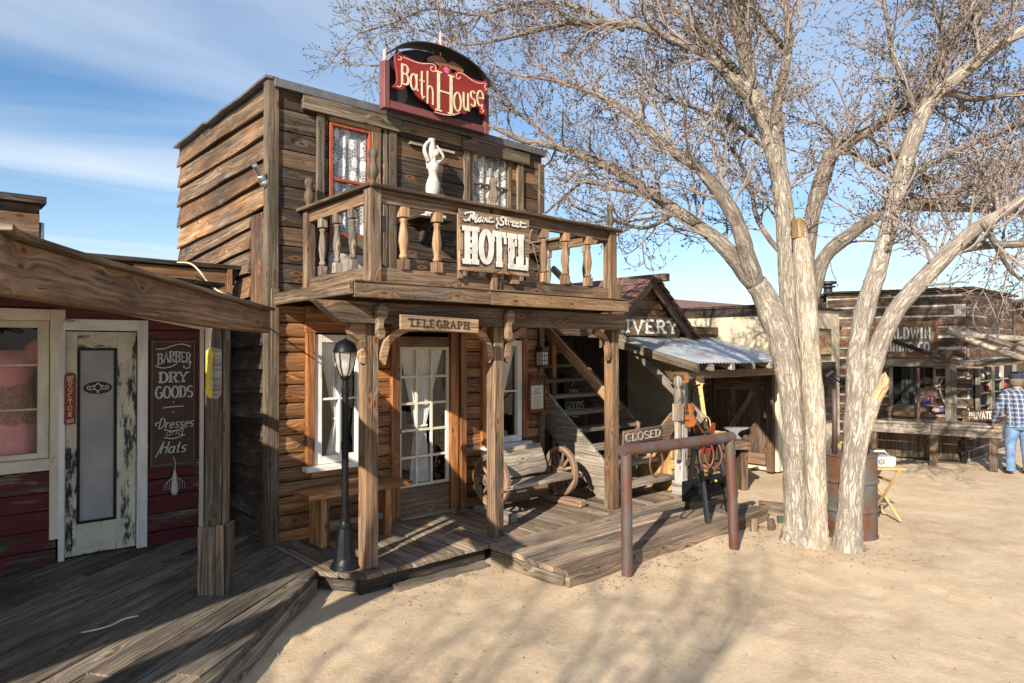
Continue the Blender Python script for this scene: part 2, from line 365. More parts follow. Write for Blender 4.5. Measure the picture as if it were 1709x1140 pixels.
P_cord = plain('pale_cord', (.60, .50, .32), .7, .1, 20)
P_bulb = plain('lamp_bulb_glass', (.75, .72, .66), .2, .05, 10)
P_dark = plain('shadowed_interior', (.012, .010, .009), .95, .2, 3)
P_lav = plain('grey_box_enamel', (.42, .43, .40), .5, .1, 12)

def glassmat(name, tint=(.985, .99, .99), refl=.9, mixf=.015):
    g = newmat(name)
    t = g.n('ShaderNodeBsdfTransparent', {0: (*tint, 1)}); s = g.n('ShaderNodeBsdfGlossy', {0: (refl, refl, refl, 1), 1: .02})
    wob = g.n('ShaderNodeBump', {'Height': g.noi(g.ob, 3.0, 2), 'Strength': .08, 'Distance': .05}); g.nt.links.new(wob.outputs[0], s.inputs['Normal'])
    ge = g.n('ShaderNodeNewGeometry'); dt = g.n('ShaderNodeVectorMath', {0: ge.outputs['Incoming'], 1: ge.outputs['Normal']}, operation='DOT_PRODUCT').outputs['Value']
    f = g.M('ADD', g.M('MULTIPLY', g.M('POWER', g.M('SUBTRACT', 1.0, g.M('ABSOLUTE', dt)), 5.0), .9), .05+mixf, clamp=True)   # Schlick, the same from both sides
    mx = g.n('ShaderNodeMixShader', {0: f, 1: t.outputs[0], 2: s.outputs[0]}); g.n('ShaderNodeOutputMaterial', {0: mx.outputs[0]}); return g.m
GL = glassmat('window_glass'); GL_shop = glassmat('shop_glass', (.97, .975, .975), .6, 0.0); GL_lamp = glassmat('lamp_glass', (.95, .93, .88), .9, .05)
def frosted():
    g = newmat('frosted_door_glass'); f = g.mr(g.noi(g.ob, 2.2, 4), .3, .7, .8, 1.1)
    g.out(g.mix(1.0, (.33, .32, .31, 1), g.vec(f, f, f), 'MULTIPLY'), .42); return g.m
GL_frost = frosted()
def pale_lamp():
    g = newmat('pale_lamp_glass'); d = g.n('ShaderNodeBsdfTranslucent', {0: (.9, .88, .82, 1)}); e = g.n('ShaderNodeBsdfPrincipled', {'Base Color': (.72, .70, .64, 1), 'Roughness': .15}); t = g.n('ShaderNodeBsdfTransparent', {0: (.97, .96, .93, 1)})
    m1 = g.n('ShaderNodeMixShader', {0: .5, 1: d.outputs[0], 2: e.outputs[0]}); m2 = g.n('ShaderNodeMixShader', {0: .55, 1: t.outputs[0], 2: m1.outputs[0]}); g.n('ShaderNodeOutputMaterial', {0: m2.outputs[0]}); return g.m
GL_pale = pale_lamp()
def lace(name, dens, sc=38.0):
    g = newmat(name)
    vo = g.n('ShaderNodeTexVoronoi', {'Vector': g.vec(g.u, g.v), 'Scale': sc}, voronoi_dimensions='2D', feature='DISTANCE_TO_EDGE')
    big = g.n('ShaderNodeTexVoronoi', {'Vector': g.vec(g.u, g.v), 'Scale': sc*.22}, voronoi_dimensions='2D')
    flower = g.mr(big.outputs['Distance'], .42, .30); net = g.mr(vo.outputs['Distance'], .10, .05)
    pet = g.mr(g.noi(g.uv, sc*1.2, 3), .45, .52)
    a = g.M('MAXIMUM', g.M('MULTIPLY', flower, g.M('ADD', g.M('MULTIPLY', pet, .5), .5)), g.M('MULTIPLY', net, .75)); a = g.mr(a, 0, 1, dens, .97)
    d = g.n('ShaderNodeBsdfDiffuse', {0: (.90, .89, .86, 1)}); tl = g.n('ShaderNodeBsdfTranslucent', {0: (.7, .69, .65, 1)})
    m1 = g.n('ShaderNodeMixShader', {0: .15, 1: d.outputs[0], 2: tl.outputs[0]}); t = g.n('ShaderNodeBsdfTransparent')
    m2 = g.n('ShaderNodeMixShader', {0: a, 1: t.outputs[0], 2: m1.outputs[0]}); g.n('ShaderNodeOutputMaterial', {0: m2.outputs[0]}); return g.m
LACE = lace('lace_curtain', .85, 42); LACE_UP = lace('floral_lace_curtain', .22, 30)

def rust(name, c1, c2, metal=.4, sc=7.0, streak=1.0):
    g = newmat(name); s = g.n('ShaderNodeMapping', {0: g.ob, 'Scale': (1, 1, streak)}).outputs[0]
    a = g.noi(s, sc, 7, .65, .4); b = g.noi(g.ob, sc*9, 3)
    c = g.ramp(a, [(.38, c1), (.56, c2), (.72, tuple(x*.55 for x in c2))])
    g.out(c, .55, g.M('ADD', g.M('MULTIPLY', a, .6), g.M('MULTIPLY', b, .4)), .3, .004, Metallic=metal); return g.m
RUST = rust('rusty_pipe', (.105, .095, .095), (.125, .054, .038), .3, 6.0, .45)
DRUM = rust('rusty_drum', (.12, .13, .12), (.15, .065, .038), .3, 3.2, .6)
SHOE = rust('rusty_horseshoe', (.12, .1, .1), (.22, .06, .035), .4, 20)
def zinc():
    g = newmat('corrugated_zinc'); a = g.noi(g.ob, 2.5, 6, .6); b = g.noi(g.ob, 1.1, 4)
    c = g.ramp(a, [(.35, (.40, .41, .42)), (.6, (.62, .64, .66))]); c = g.mix(g.mr(b, .60, .72, 0, .75), c, (.32, .16, .07, 1))
    g.out(c, .42, a, .1, .01, Metallic=.55); return g.m
ZINC = zinc()
def bark(name, c0, c1, c2, bs=.9):
    g = newmat(name); M = g.M
    wv = g.noi(g.vec(M('MULTIPLY', g.u, 2.2), M('MULTIPLY', g.v, 5.0)), 1, 3)
    vv = M('ADD', g.v, M('MULTIPLY', wv, .10))
    rd = g.noi(g.vec(M('MULTIPLY', g.u, 5.5), M('MULTIPLY', vv, 34.0), M('MULTIPLY', g.r[0], 9.0)), 1, 7, .62, .3)
    rd2 = g.noi(g.vec(M('MULTIPLY', g.u, 4.2), M('MULTIPLY', vv, 30.0), M('MULTIPLY', g.r[1], 9.0)), 1, 6, .68, .5)
    fur = M('ABSOLUTE', M('SUBTRACT', rd2, .5)); cr = g.mr(fur, .0, .085); fi = g.noi(g.ob, 38.0, 5, .7)
    h = M('ADD', M('ADD', M('MULTIPLY', rd, .55), M('MULTIPLY', cr, .22)), M('MULTIPLY', fi, .28))
    c = g.ramp(h, [(.34, c0), (.58, c1), (.80, c2)])
    pt = g.noi(g.ob, 2.3, 4); c = g.mix(g.mr(pt, .45, .7, 0, .5), c, g.mix(1.0, c, (.72, .70, .68, 1), 'MULTIPLY'))
    g.out(c, .92, h, bs, .03); return g.m
BARK = bark('cottonwood_bark', (.19, .158, .126), (.40, .348, .29), (.55, .495, .42))
BARK2 = bark('upper_limb_bark', (.10, .080, .062), (.24, .20, .162), (.36, .31, .26))
BARKL = bark('pale_peeled_bark', (.28, .225, .16), (.53, .455, .36), (.66, .59, .485))
BARKT = plain('twig_bark', (.245, .195, .165), .85, .25, 3)
BUD = plain('dry_catkins', (.06, .042, .034), .9, .4, 8)
RAWW = wood('raw_torn_wood', (.15, .075, .03), (.38, .235, .115), (.56, .42, .26), tone=(.9, 1.1), knots=.1, bump=1.2)
def dirt():
    g = newmat('sandy_dirt'); M = g.M
    a = g.noi(g.ob, .55, 5, .55); b = g.noi(g.ob, 3.0, 6, .6); c = g.noi(g.ob, 26.0, 5, .65); d = g.noi(g.ob, 130.0, 3, .6)
    f = M('ADD', M('ADD', M('MULTIPLY', a, .35), M('MULTIPLY', b, .30)), M('ADD', M('MULTIPLY', c, .22), M('MULTIPLY', d, .13)))
    col = g.ramp(f, [(.36, (.345, .245, .153)), (.5, (.51, .385, .255)), (.62, (.61, .48, .335))])
    vo = g.n('ShaderNodeTexVoronoi', {'Vector': g.ob, 'Scale': 95.0}); pk = M('MULTIPLY', g.mr(vo.outputs['Distance'], .35, .2), M('LESS_THAN', g.n('ShaderNodeSeparateColor', {0: vo.outputs['Color']}).outputs[1], .22))
    col = g.mix(M('MULTIPLY', pk, .32), col, g.mix(g.n('ShaderNodeSeparateColor', {0: vo.outputs['Color']}).outputs[0], (.16, .11, .08, 1), (.62, .52, .42, 1)))
    h = M('ADD', M('ADD', M('MULTIPLY', b, .6), M('MULTIPLY', c, .5)), M('ADD', M('MULTIPLY', d, .35), M('MULTIPLY', pk, .25)))
    g.out(col, .95, h, .55, .03); return g.m
DIRT = dirt()
def plaid():
    g = newmat('blue_plaid_cloth'); M = g.M; s = g.n('ShaderNodeSeparateXYZ', {0: g.ob}).outputs
    w_ = M('ADD', M('MULTIPLY', s[0], .75), M('MULTIPLY', s[1], -.66))
    fx_ = M('FRACT', M('MULTIPLY', w_, 14.0)); fz_ = M('FRACT', M('MULTIPLY', s[2], 14.0))
    b1 = M('LESS_THAN', fx_, .30); b2 = M('LESS_THAN', fz_, .30)
    c = g.mix(b1, (.10, .145, .24, 1), (.022, .032, .07, 1)); c = g.mix(M('MULTIPLY', b2, .75), c, (.03, .045, .09, 1))
    l1 = M('COMPARE', fx_, .65, .05); l2 = M('COMPARE', fz_, .65, .05); c = g.mix(M('MAXIMUM', l1, l2), c, (.38, .37, .37, 1))
    g.out(c, .9, g.noi(g.ob, 8, 4), .5, .02); return g.m
PLAID = plaid()

# ------------------------------------------------------------------ lettering: pen strokes
def arc(cx, cy, rx, ry, a0, a1, n=12): return [(cx+rx*cos(R(a0+(a1-a0)*i/n)), cy+ry*sin(R(a0+(a1-a0)*i/n))) for i in range(n+1)]
GLY = {
 'A': (.68, [[(0, 0), (.34, 1), (.68, 0)], [(.13, .36), (.55, .36)]]),
 'B': (.60, [[(.08, 0), (.08, 1)], [(.02, .98)]+arc(.30, .76, .24, .22, 90, -90, 8)+[(.08, .54)], [(.08, .53)]+arc(.32, .27, .26, .26, 90, -90, 8)+[(.02, .02)]]),
 'C': (.62, [arc(.34, .5, .32, .5, 45, 315, 16)]),
 'D': (.64, [[(.08, 0), (.08, 1)], [(.0, .98)]+arc(.26, .5, .34, .48, 90, -90, 12)+[(.0, .02)]]),
 'E': (.56, [[(.08, 0), (.08, 1)], [(0, .97), (.54, .97)], [(.08, .52), (.42, .52)], [(0, .03), (.56, .03)]]),
 'G': (.66, [arc(.34, .5, .32, .5, 50, 360, 18), [(.40, .46), (.70, .46)], [(.64, .48), (.64, .06)]]),
 'H': (.66, [[(.08, 0), (.08, 1)], [(.58, 0), (.58, 1)], [(.08, .52), (.58, .52)]]),
 'I': (.24, [[(.12, 0), (.12, 1)]]),
 'L': (.54, [[(.08, 0), (.08, 1)], [(0, .03), (.54, .03)], [(.51, .0), (.51, .22)]]),
 'M': (.80, [[(.06, 0), (.10, 1), (.40, .2), (.70, 1), (.74, 0)]]),
 'N': (.66, [[(.08, 0), (.08, 1), (.58, 0), (.58, 1)]]),
 'O': (.68, [arc(.34, .5, .32, .5, 0, 360, 20)]),
 'P': (.58, [[(.08, 0), (.08, 1)], [(.02, .98)]+arc(.30, .73, .25, .25, 90, -90, 8)+[(.08, .48)]]),
 'R': (.64, [[(.08, 0), (.08, 1)], [(.02, .98)]+arc(.30, .75, .24, .23, 90, -90, 8)+[(.08, .52)], [(.30, .52), (.60, 0)]]),
 'S': (.56, [arc(.28, .74, .24, .25, 30, 270, 10)+arc(.28, .255, .26, .255, 90, -150, 10)[1:]]),
 'T': (.64, [[(.32, 0), (.32, 1)], [(0, .97), (.64, .97)], [(.03, 1), (.03, .78)], [(.61, 1), (.61, .78)]]),
 'V': (.66, [[(0, 1), (.33, 0), (.66, 1)]]),
 'W': (.92, [[(0, 1), (.22, 0), (.46, .8), (.70, 0), (.92, 1)]]),
 'X': (.62, [[(0, 0), (.62, 1)], [(0, 1), (.62, 0)]]),
 'Y': (.64, [[(0, 1), (.32, .5), (.64, 1)], [(.32, .52), (.32, 0)]]),
 'a': (.50, [arc(.22, .27, .22, .27, 20, 380, 14), [(.44, .56), (.44, .08), (.54, 0)]]),
 'd': (.52, [arc(.22, .27, .22, .27, 0, 360, 14), [(.44, 1), (.44, 0)]]),
 'e': (.48, [[(.02, .28), (.44, .30)]+arc(.23, .28, .22, .28, 8, 315, 14)[1:]]),
 'h': (.50, [[(.06, 1), (.06, 0)], [(.06, .34)]+arc(.24, .36, .18, .20, 160, 0, 8)+[(.42, 0)]]),
 'n': (.50, [[(.06, .56), (.06, 0)], [(.06, .34)]+arc(.24, .36, .18, .20, 160, 0, 8)+[(.42, 0)]]),
 'o': (.50, [arc(.24, .28, .23, .28, 0, 360, 14)]),
 'r': (.38, [[(.06, .56), (.06, 0)], [(.06, .36)]+arc(.24, .34, .18, .20, 160, 50, 6)]),
 's': (.42, [arc(.21, .42, .17, .15, 30, 270, 8)+arc(.21, .14, .18, .145, 90, -150, 8)[1:]]),
 't': (.38, [[(.16, .9), (.16, .14), (.24, .0), (.36, .06)], [(0, .58), (.36, .58)]]),
 'u': (.50, [[(.06, .56), (.06, .2)]+arc(.24, .2, .18, .2, 180, 360, 8)+[(.42, .56)], [(.42, .3), (.44, .06), (.52, 0)]]),
 'f': (.40, []), ' ': (.36, []), '-': (.4, [[(0, .5), (.4, .5)]]),
}
class Pen:
    def __init__(s, mb, o, ux, uy, wv, wh, depth=.004, z0=0.0, warp=None):
        s.mb = mb; s.o = V(o); s.ux = V(ux).normalized(); s.uy = V(uy).normalized(); s.nn = s.ux.cross(s.uy); s.wv = wv; s.wh = wh; s.d = depth; s.z0 = z0; s.k = 0; s.warp = warp
    def stroke(s, pts, wv=None, wh=None, taper=False):
        wv = wv or s.wv; wh = wh or s.wh; n = len(pts); closed = n > 3 and abs(pts[0][0]-pts[-1][0])+abs(pts[0][1]-pts[-1][1]) < 1e-6
        if closed: pts = pts[:-1]; n -= 1
        s.k = (s.k+1) % 7; z1 = s.z0+s.d+.0006*s.k; rings = []
        for i in range(n):
            a = pts[(i-1) % n] if closed or i > 0 else pts[i]; c = pts[(i+1) % n] if closed or i < n-1 else pts[i]; b = pts[i]
            d1 = V((b[0]-a[0], b[1]-a[1])); d2 = V((c[0]-b[0], c[1]-b[1]))
            if d1.length < 1e-9: d1 = d2
            if d2.length < 1e-9: d2 = d1
            d1 = d1.normalized(); d2 = d2.normalized(); t = d1+d2
            t = t.normalized() if t.length > 1e-4 else d1
            m = min(1/max(.35, t.dot(d1)), 1.6); nx, ny = -t.y, t.x
            tp = 1.0 if not taper else (.35 + .65*sin(pi*min(1, max(0, (i+.4)/(n-.2)))))
            hx, hy = nx*wv/2*m*tp, ny*wh/2*m*tp; q = []
            for sx, zz in ((-1, s.z0), (1, s.z0), (1, z1), (-1, z1)):
                x, y = b[0]+hx*sx, b[1]+hy*sx
                if s.warp: x, y = s.warp(x, y)
                q.append(s.o + s.ux*x + s.uy*y + s.nn*zz)
            rings.append(q)
        s.mb.loft(rings, True, loop=closed)
    def text(s, txt, x, y, h, sx=1.0, gap=.16, slab=0.0, slant=0.0, shear=0.0):
        for ch in txt:
            w_, st = GLY[ch]
            f = lambda p: (x + (p[0]*sx + p[1]*slant)*h, y + p[1]*h + shear*(p[0]*sx*h))
            for p in st:
                q = [f(a) for a in p]; s.stroke(q)
                if slab:
                    for e, o in ((0, 1), (-1, -2)):
                        if len(p) < 2: continue
                        dx, dy = p[e][0]-p[o][0], p[e][1]-p[o][1]
                        if abs(dy) > 1.1*abs(dx) and (p[e][1] < .03 or p[e][1] > .97):
                            ex, ey = q[e]; yy = ey - math.copysign(s.wh*.5, dy); s.stroke([(ex-slab*s.wv, yy), (ex+slab*s.wv, yy)])
            x += (w_*sx + gap)*h
        return x
def textw(txt, h, sx=1.0, gap=.16): return sum((GLY[c][0]*sx+gap)*h for c in txt) - gap*h

# ------------------------------------------------------------------ ground
def axis(lo, hi, a, b, step):
    xs = []; x = a
    while x < b: xs.append(x); x += step
    st = step; x = b
    while x < hi: xs.append(x); st *= 1.35; x += st
    xs.append(hi); st = step; x = a - step; pre = []
    while x > lo: pre.append(x); st *= 1.35; x -= st
    return [lo]+pre[::-1]+xs
FOOT = {}; fr_ = random.Random(8)
for i in range(26):                         # lines of footprints across the street
    x, y, a = fr_.uniform(0, 11), fr_.uniform(-4, 3.5), fr_.choice((.5, .8, 1.0, -.3, .3, 3.9)) + fr_.gauss(0, .3)
    for k in range(fr_.randint(4, 11)):
        a += fr_.gauss(0, .1); x += cos(a)*.62; y += sin(a)*.62; s_ = .10 if k % 2 else -.10
        fx0, fy0 = x-sin(a)*s_, y+cos(a)*s_
        for cx_ in (-1, 0, 1):
            for cy_ in (-1, 0, 1): FOOT.setdefault((int(fx0*3)+cx_, int(fy0*3)+cy_), []).append((fx0, fy0, a))
def foot(x, y):
    d = 0
    for fx0, fy0, a in FOOT.get((int(x*3), int(y*3)), ()):
        u = ((x-fx0)*cos(a)+(y-fy0)*sin(a))/.15; v = (-(x-fx0)*sin(a)+(y-fy0)*cos(a))/.07; r = u*u+v*v
        if r < 3.2: d += (-.013 if r < 1 else .006*(1-(r-1)/2.2))
    return max(d, -.02)
def gz(x, y):
    p = V((x, y, 0)); k = max(0, 1-max(0, abs(x-8)-10)/6)
    z = (mn.noise(p*.55)*.035 + mn.noise(p*2.1+V((5, 3, 0)))*.012 + mn.noise(p*5.5)*.007)*k
    if 3.6 < x < 8 and 3.0 < y < 4.2: z += .055*max(0, 1-abs(y-3.88)/.55)*min(1, max(0, (x-3.7)/.5))*(.75+.5*mn.noise(p*1.7))   # sand drifted against the platform
    return z - .02 + foot(x, y)*k*.75
gx = axis(-400, 400, -.5, 16, .055); gy = axis(-400, 400, -4.5, 7.2, .055)
me = bpy.data.meshes.new('dirt_ground'); nx = len(gx)
me.from_pydata([(x, y, gz(x, y)) for y in gy for x in gx], [], [(j*nx+i, j*nx+i+1, (j+1)*nx+i+1, (j+1)*nx+i) for j in range(len(gy)-1) for i in range(nx-1)])
me.materials.append(DIRT); me.polygons.foreach_set('use_smooth', [True]*len(me.polygons))
go = bpy.data.objects.new('dirt_ground', me); C.objects.link(go); tag(go, kind='structure')

# ------------------------------------------------------------------ boardwalks
DZ = .15
def clip(poly, a, n):
    out = []
    for i in range(len(poly)):
        p, q = poly[i], poly[(i+1) % len(poly)]; dp, dq = (p-a).dot(n), (q-a).dot(n)
        if dp >= 0: out.append(p)
        if (dp >= 0) != (dq >= 0): out.append(p + (q-p)*(dp/(dp-dq)))
    return out
def planks(mb, poly, ang, wd, z, th, gap=.008, zj=.004, lens=(2.0, 4.5)):
    e = V((cos(ang), sin(ang))); f = V((-e.y, e.x)); poly = [V(p) for p in poly]
    vs = [p.dot(f) for p in poly]; us = [p.dot(e) for p in poly]; v = min(vs)
    while v < max(vs):
        ww = wd*rng.uniform(.9, 1.08); u = min(us) - rng.uniform(0, 1.5)
        while u < max(us):
            L = rng.uniform(*lens); q = [e*(u+.003)+f*(v+gap/2), e*(u+L-.003)+f*(v+gap/2), e*(u+L-.003)+f*(v+ww-gap/2), e*(u+.003)+f*(v+ww-gap/2)]
            for i in range(len(poly)):
                a, b = poly[i], poly[(i+1) % len(poly)]; d = b-a; q = clip(q, a, V((-d.y, d.x)))
                if len(q) < 3: break
            u += L
            if len(q) < 3: continue
            ar = abs(sum(q[i].x*q[(i+1) % len(q)].y-q[(i+1) % len(q)].x*q[i].y for i in range(len(q))))/2
            if ar < .004: continue
            qq = [q[0]]
            for p in q[1:]:
                if (p-qq[-1]).length > 1e-4: qq.append(p)
            mb.prism([(p.dot(e), p.dot(f)) for p in qq], (0, 0, z-th+rng.uniform(-zj, zj)), (e.x, e.y, 0), (f.x, f.y, 0), th)
        v += ww
def P2(lat, d): p = RT*lat + F0*d; return (p.x, p.y)
YF = 6.30; HX0 = 2.58; HX1 = 6.11
m = MB(); Pc = P2(-1.62, 5.66)
planks(m, [P2(-1.78, -1.5), Pc, (HX0-.02, YF-.02), (HX0-.02, 7.3), (-3.5, 7.3), (-4.5, 1.5)], R(37), .17, DZ, .045, zj=.005)
a = V((*P2(-1.76, -1.5), .045)); b = V((*P2(-1.60, 5.62), .045)); dd = (b-a).normalized(); nn = V((dd.y, -dd.x, 0))
m.board(a+nn*-.02, b+nn*-.02, (0, 0, .06), nn*.02, 14, .05)
o = m.build('boardwalk', W_deckL, bevel=.004); tag(o, kind='structure')
m = MB(); planks(m, [(Pc[0]+.02, Pc[1]-.0), (2.78, 4.93), (4.10, 4.95), (7.4, 4.95), (7.4, 6.32), (HX0, YF+.02)], R(90), .145, DZ, .04, zj=.004)
m.m = 1; m.board((2.78, 5.02, .04), (4.10, 5.02, .04), (0, 0, .06), (0, .02, 0), 6, .05); m.board((Pc[0]+.05, Pc[1]+.10, .04), (2.84, 5.06, .04), (0, 0, .06), (.02, .02, 0)); m.m = 2; m.board((3.05, 4.90, -.005), (4.02, 4.89, -.012), (0, .05, .006), (0, 0, .022), 5, .15)  # rim joists in near-black wood: shade of the gap under the deck put into colour
o = m.build('porch_deck', [W_deck, W_dark, W_deckL], bevel=.004); tag(o, kind='structure')
m = MB(); planks(m, [(4.08, 3.90), (7.42, 3.92), (7.42, 4.935), (4.10, 4.935)], 0.0, .19, DZ+.004, .045, zj=.005, lens=(3.5, 4))
m.board((4.10, 3.93, .055), (7.42, 3.95, .055), (0, 0, .065), (0, .025, 0), 12, .05); m.board((4.11, 3.98, .05), (4.12, 4.92, .05), (0, 0, .05), (.02, 0, 0), 4, .05)
o = m.build('platform_deck', W_deck, bevel=.005); tag(o, kind='structure')

# ------------------------------------------------------------------ the hotel
hotel = thing('hotel_building', 'two-storey weathered plank hotel with a railed balcony over its porch', 'building', (HX0, YF, 0))
HZ = 4.50; YB = 9.15
def fx(px, Y=YF): return onY(px, 570, Y).x
def fz(px, py, Y=YF): return onY(px, py, Y).z
def segs(x0, x1, z0, z1, ops):
    cuts = [(x0, x1)]
    for (a, b, c, d) in ops:
        if c < z1-.02 and d > z0+.02:
            n2 = []
            for (p, q) in cuts:
                if b <= p or a >= q: n2.append((p, q)); continue
                if a > p: n2.append((p, a))
                if b < q: n2.append((b, q))
            cuts = n2
    return [c for c in cuts if c[1]-c[0] > .01]
W1 = (fx(522), fx(604), fz(560, 771), fz(560, 559)); DR = (fx(664), fx(749), DZ, fz(706, 562)); W2 = (fx(812), fx(868), fz(840, 738), fz(840, 568))
BD = (fx(546), fx(634), 2.50, fz(590, 196)); UW = (fx(783), fx(852), fz(815, 372), fz(815, 247))
# lower storey: half-round log siding
m = MB(); z = DZ-.02
while z < 2.40:
    h = rng.uniform(.12, .185)
    for (p, q) in segs(HX0+.05, HX1-.03, z, z+h, [W1, (DR[0]-.10, DR[1]+.20, DR[2], DR[3]+.1), W2]):
        n = max(2, int((q-p)/.12)); rings = []; ph = rng.random()*9
        for i in range(n+1):
            x = p+(q-p)*i/n; k = mn.noise(V((x*3, z*9, ph)))*.012; b = .016+k*.9
            rings.append([V((x, YF+.02, z+.004)), V((x, YF+.0, z+.006)), V((x, YF-b*.8, z+h*.24+k)), V((x, YF-b, z+h*.55)), V((x, YF-b*.62, z+h*.86+k)), V((x, YF+.0, z+h-.006)), V((x, YF+.02, z+h-.004))][::-1])
        m.loft(rings)
    z += h
m.build('log_siding', W_log, hotel)
# upper storey: flat planks with gaps
m = MB(); z = 2.44
while z < 4.42:
    h = min(rng.uniform(.17, .215), 4.46-z)
    for (p, q) in segs(HX0+.05, HX1-.02, z, z+h, [BD, UW]):
        t = rng.uniform(-.006, .006); n = max(1, int((q-p)/.4))
        m.board((p, YF-.0+t, z+h/2), (q, YF-.0+t+rng.uniform(-.004, .004), z+h/2), (0, rng.uniform(-.006, .004), h/2-.005), (0, .014, 0), n, .025)
    z += h
m.build('plank_siding', W_up, hotel, bevel=.003)
# left wall: wide lapped boards, warped
m = MB(); Bz = [(4.478, 4.475), (4.24, 4.25), (4.01, 4.00), (3.79, 3.75), (3.58, 3.50), (3.33, 3.24), (3.18, 3.02), (2.98, 2.80), (2.74, 2.58), (2.5, 2.36), (2.27, 2.14), (2.03, 1.92), (1.8, 1.7), (1.57, 1.46), (1.33, 1.22), (1.1, 1.0), (.86, .78), (.62, .56), (.38, .34), (.14, .12)]
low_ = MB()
up_m = m
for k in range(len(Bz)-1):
    m = low_ if k >= 9 else up_m  # courses below the shop roof take the shade-darkened wood
    (n1_, f1), (n0, f0) = Bz[k], Bz[k+1]; y0 = YF+.03; y1 = YB
    if 4 < k < 9: y0 = YF+.46
    rings = []; N = 16; ph = rng.random()*50; amp = .022 if k < 5 else .008; out = rng.uniform(.03, .045)
    for i in range(N+1):
        t = i/N; y = y0+(y1-y0)*t; zt = n1_+(f1-n1_)*t+.035; zb = n0+(f0-n0)*t + mn.noise(V((t*4, ph, 0)))*.012
        wp = out + abs(mn.noise(V((t*2.3, ph, 3))))*amp*1.5 + (.03*max(0, 1-t*5) if k in (3, 4) else 0)
        rings.append([V((HX0-.012, y, zt)), V((HX0-wp-.020, y, zb)), V((HX0-wp+.004, y, zb-.004)), V((HX0+.012, y, zt))])
    m.loft(rings)
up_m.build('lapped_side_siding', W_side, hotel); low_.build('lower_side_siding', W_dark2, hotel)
m = MB(); m.bx(HX0-.035, HX0-.020, YF+.03, YF+.455, 2.05, 3.30); m.build('plywood_patch', W_ply, hotel); m = MB(); m.bx(HX0-.028, HX0-.013, YF+.03, YB, 4.40, 4.525); m.build('eave_board', W_dark, hotel)
# hidden walls, floor and roof close the box
m = MB(); m.bx(HX0+.02, HX0+.04, YF+.05, YB-.02, 0, 4.42); m.bx(HX0+.02, HX1, YB-.02, YB, 0, 4.42); m.bx(HX1-.05, HX1-.03, YF+.05, YB-.03, 0, 4.42)
m.bx(HX0+.05, HX1-.06, YF+.05, YB-.04, .08, .12); m.bx(HX0+.05, HX1-.06, YF+.03, YB-.04, 2.40, 2.44); m.build('interior_wall', W_dark, hotel)
m = MB(); m.bx(HX0-.02, HX1+.02, YF-.0, YB+.04, 4.46, 4.50)
pts = [(YF-.05, 4.53), (YF+.6, 4.51), (YF+1.1, 4.52), (YF+1.6, 4.50), (YF+1.75, 4.53), (YF+2.2, 4.512), (YB+.05, 4.508)]
for (p, q) in zip(pts, pts[1:]): m.board((HX0-.06, p[0], p[1]), (HX0-.06, q[0], q[1]), (.035, 0, 0), (0, 0, .012), new=False)
m.build('roof', P_flash, hotel)
m = MB(); z0 = 4.42
for x in range(24):
    z = 2.2
m.bx(HX1-.03, HX1-.0, YF+.03, YB, DZ, 4.46, 2); m.build('right_side_siding', W_up, hotel)
# corner boards and trim of the upper storey
m = MB()
m.board((HX0-.01, YF-.02, DZ-.02), (HX0-.01, YF-.02, 4.55), (.052, 0, 0), (0, .018, 0), 8, .02); m.board((HX0-.055, YF+.02, .1), (HX0-.055, YF+.02, 4.52), (0, .04, 0), (.014, 0, 0), 8, .03)
m.board((HX0+.005, YF-.045, DZ), (HX0+.005, YF-.045, 2.55), (.04, 0, 0), (0, .008, 0), 4, .03)
m.bx(HX1-.09, HX1+.0, YF-.05, YF-.016, DZ, 4.34, 6, .03)
for (a, b, t) in ((525, 538, .03), (637, 644, .02), (646, 658, .035), (771, 781, .03), (860, 870, .03)):
    m.bx(fx(a), fx(b), YF-.016-t, YF-.016, 2.48, 4.30, 6, .03)
m.bx(fx(500), fx(663), YF-.075, YF-.02, 4.30, 4.44, 4, .02); m.bx(fx(663), fx(770), YF-.045, YF-.02, 4.32, 4.44, 4, .02); m.bx(fx(766), fx(878), YF-.075, YF-.02, 4.28, 4.42, 4, .02)
m.build('facade_trim', W_trim, hotel, bevel=.004)
m = MB(); m.bx(HX0-.01, HX1+.02, YF-.08, YF+.02, 4.445, 4.525, 6, .02); m.build('parapet_cap', P_flash, hotel)
m = MB(); m.bx(fx(680), fx(754), YF-.055, YF-.02, 4.21, 4.235); m.build('tube_lamp', W_grey, hotel)
m = MB()
for i in range(26):
    x = fx(488)+rng.uniform(-.05, .07); z = 4.08+rng.uniform(-.11, .1); m.lathe([(.006, 0), (.006, .004)], (x, YF-.021, z), 6, Matrix(((1, 0, 0), (0, 0, 1), (0, -1, 0))))
m.build('drilled_vent', P_dark, hotel)

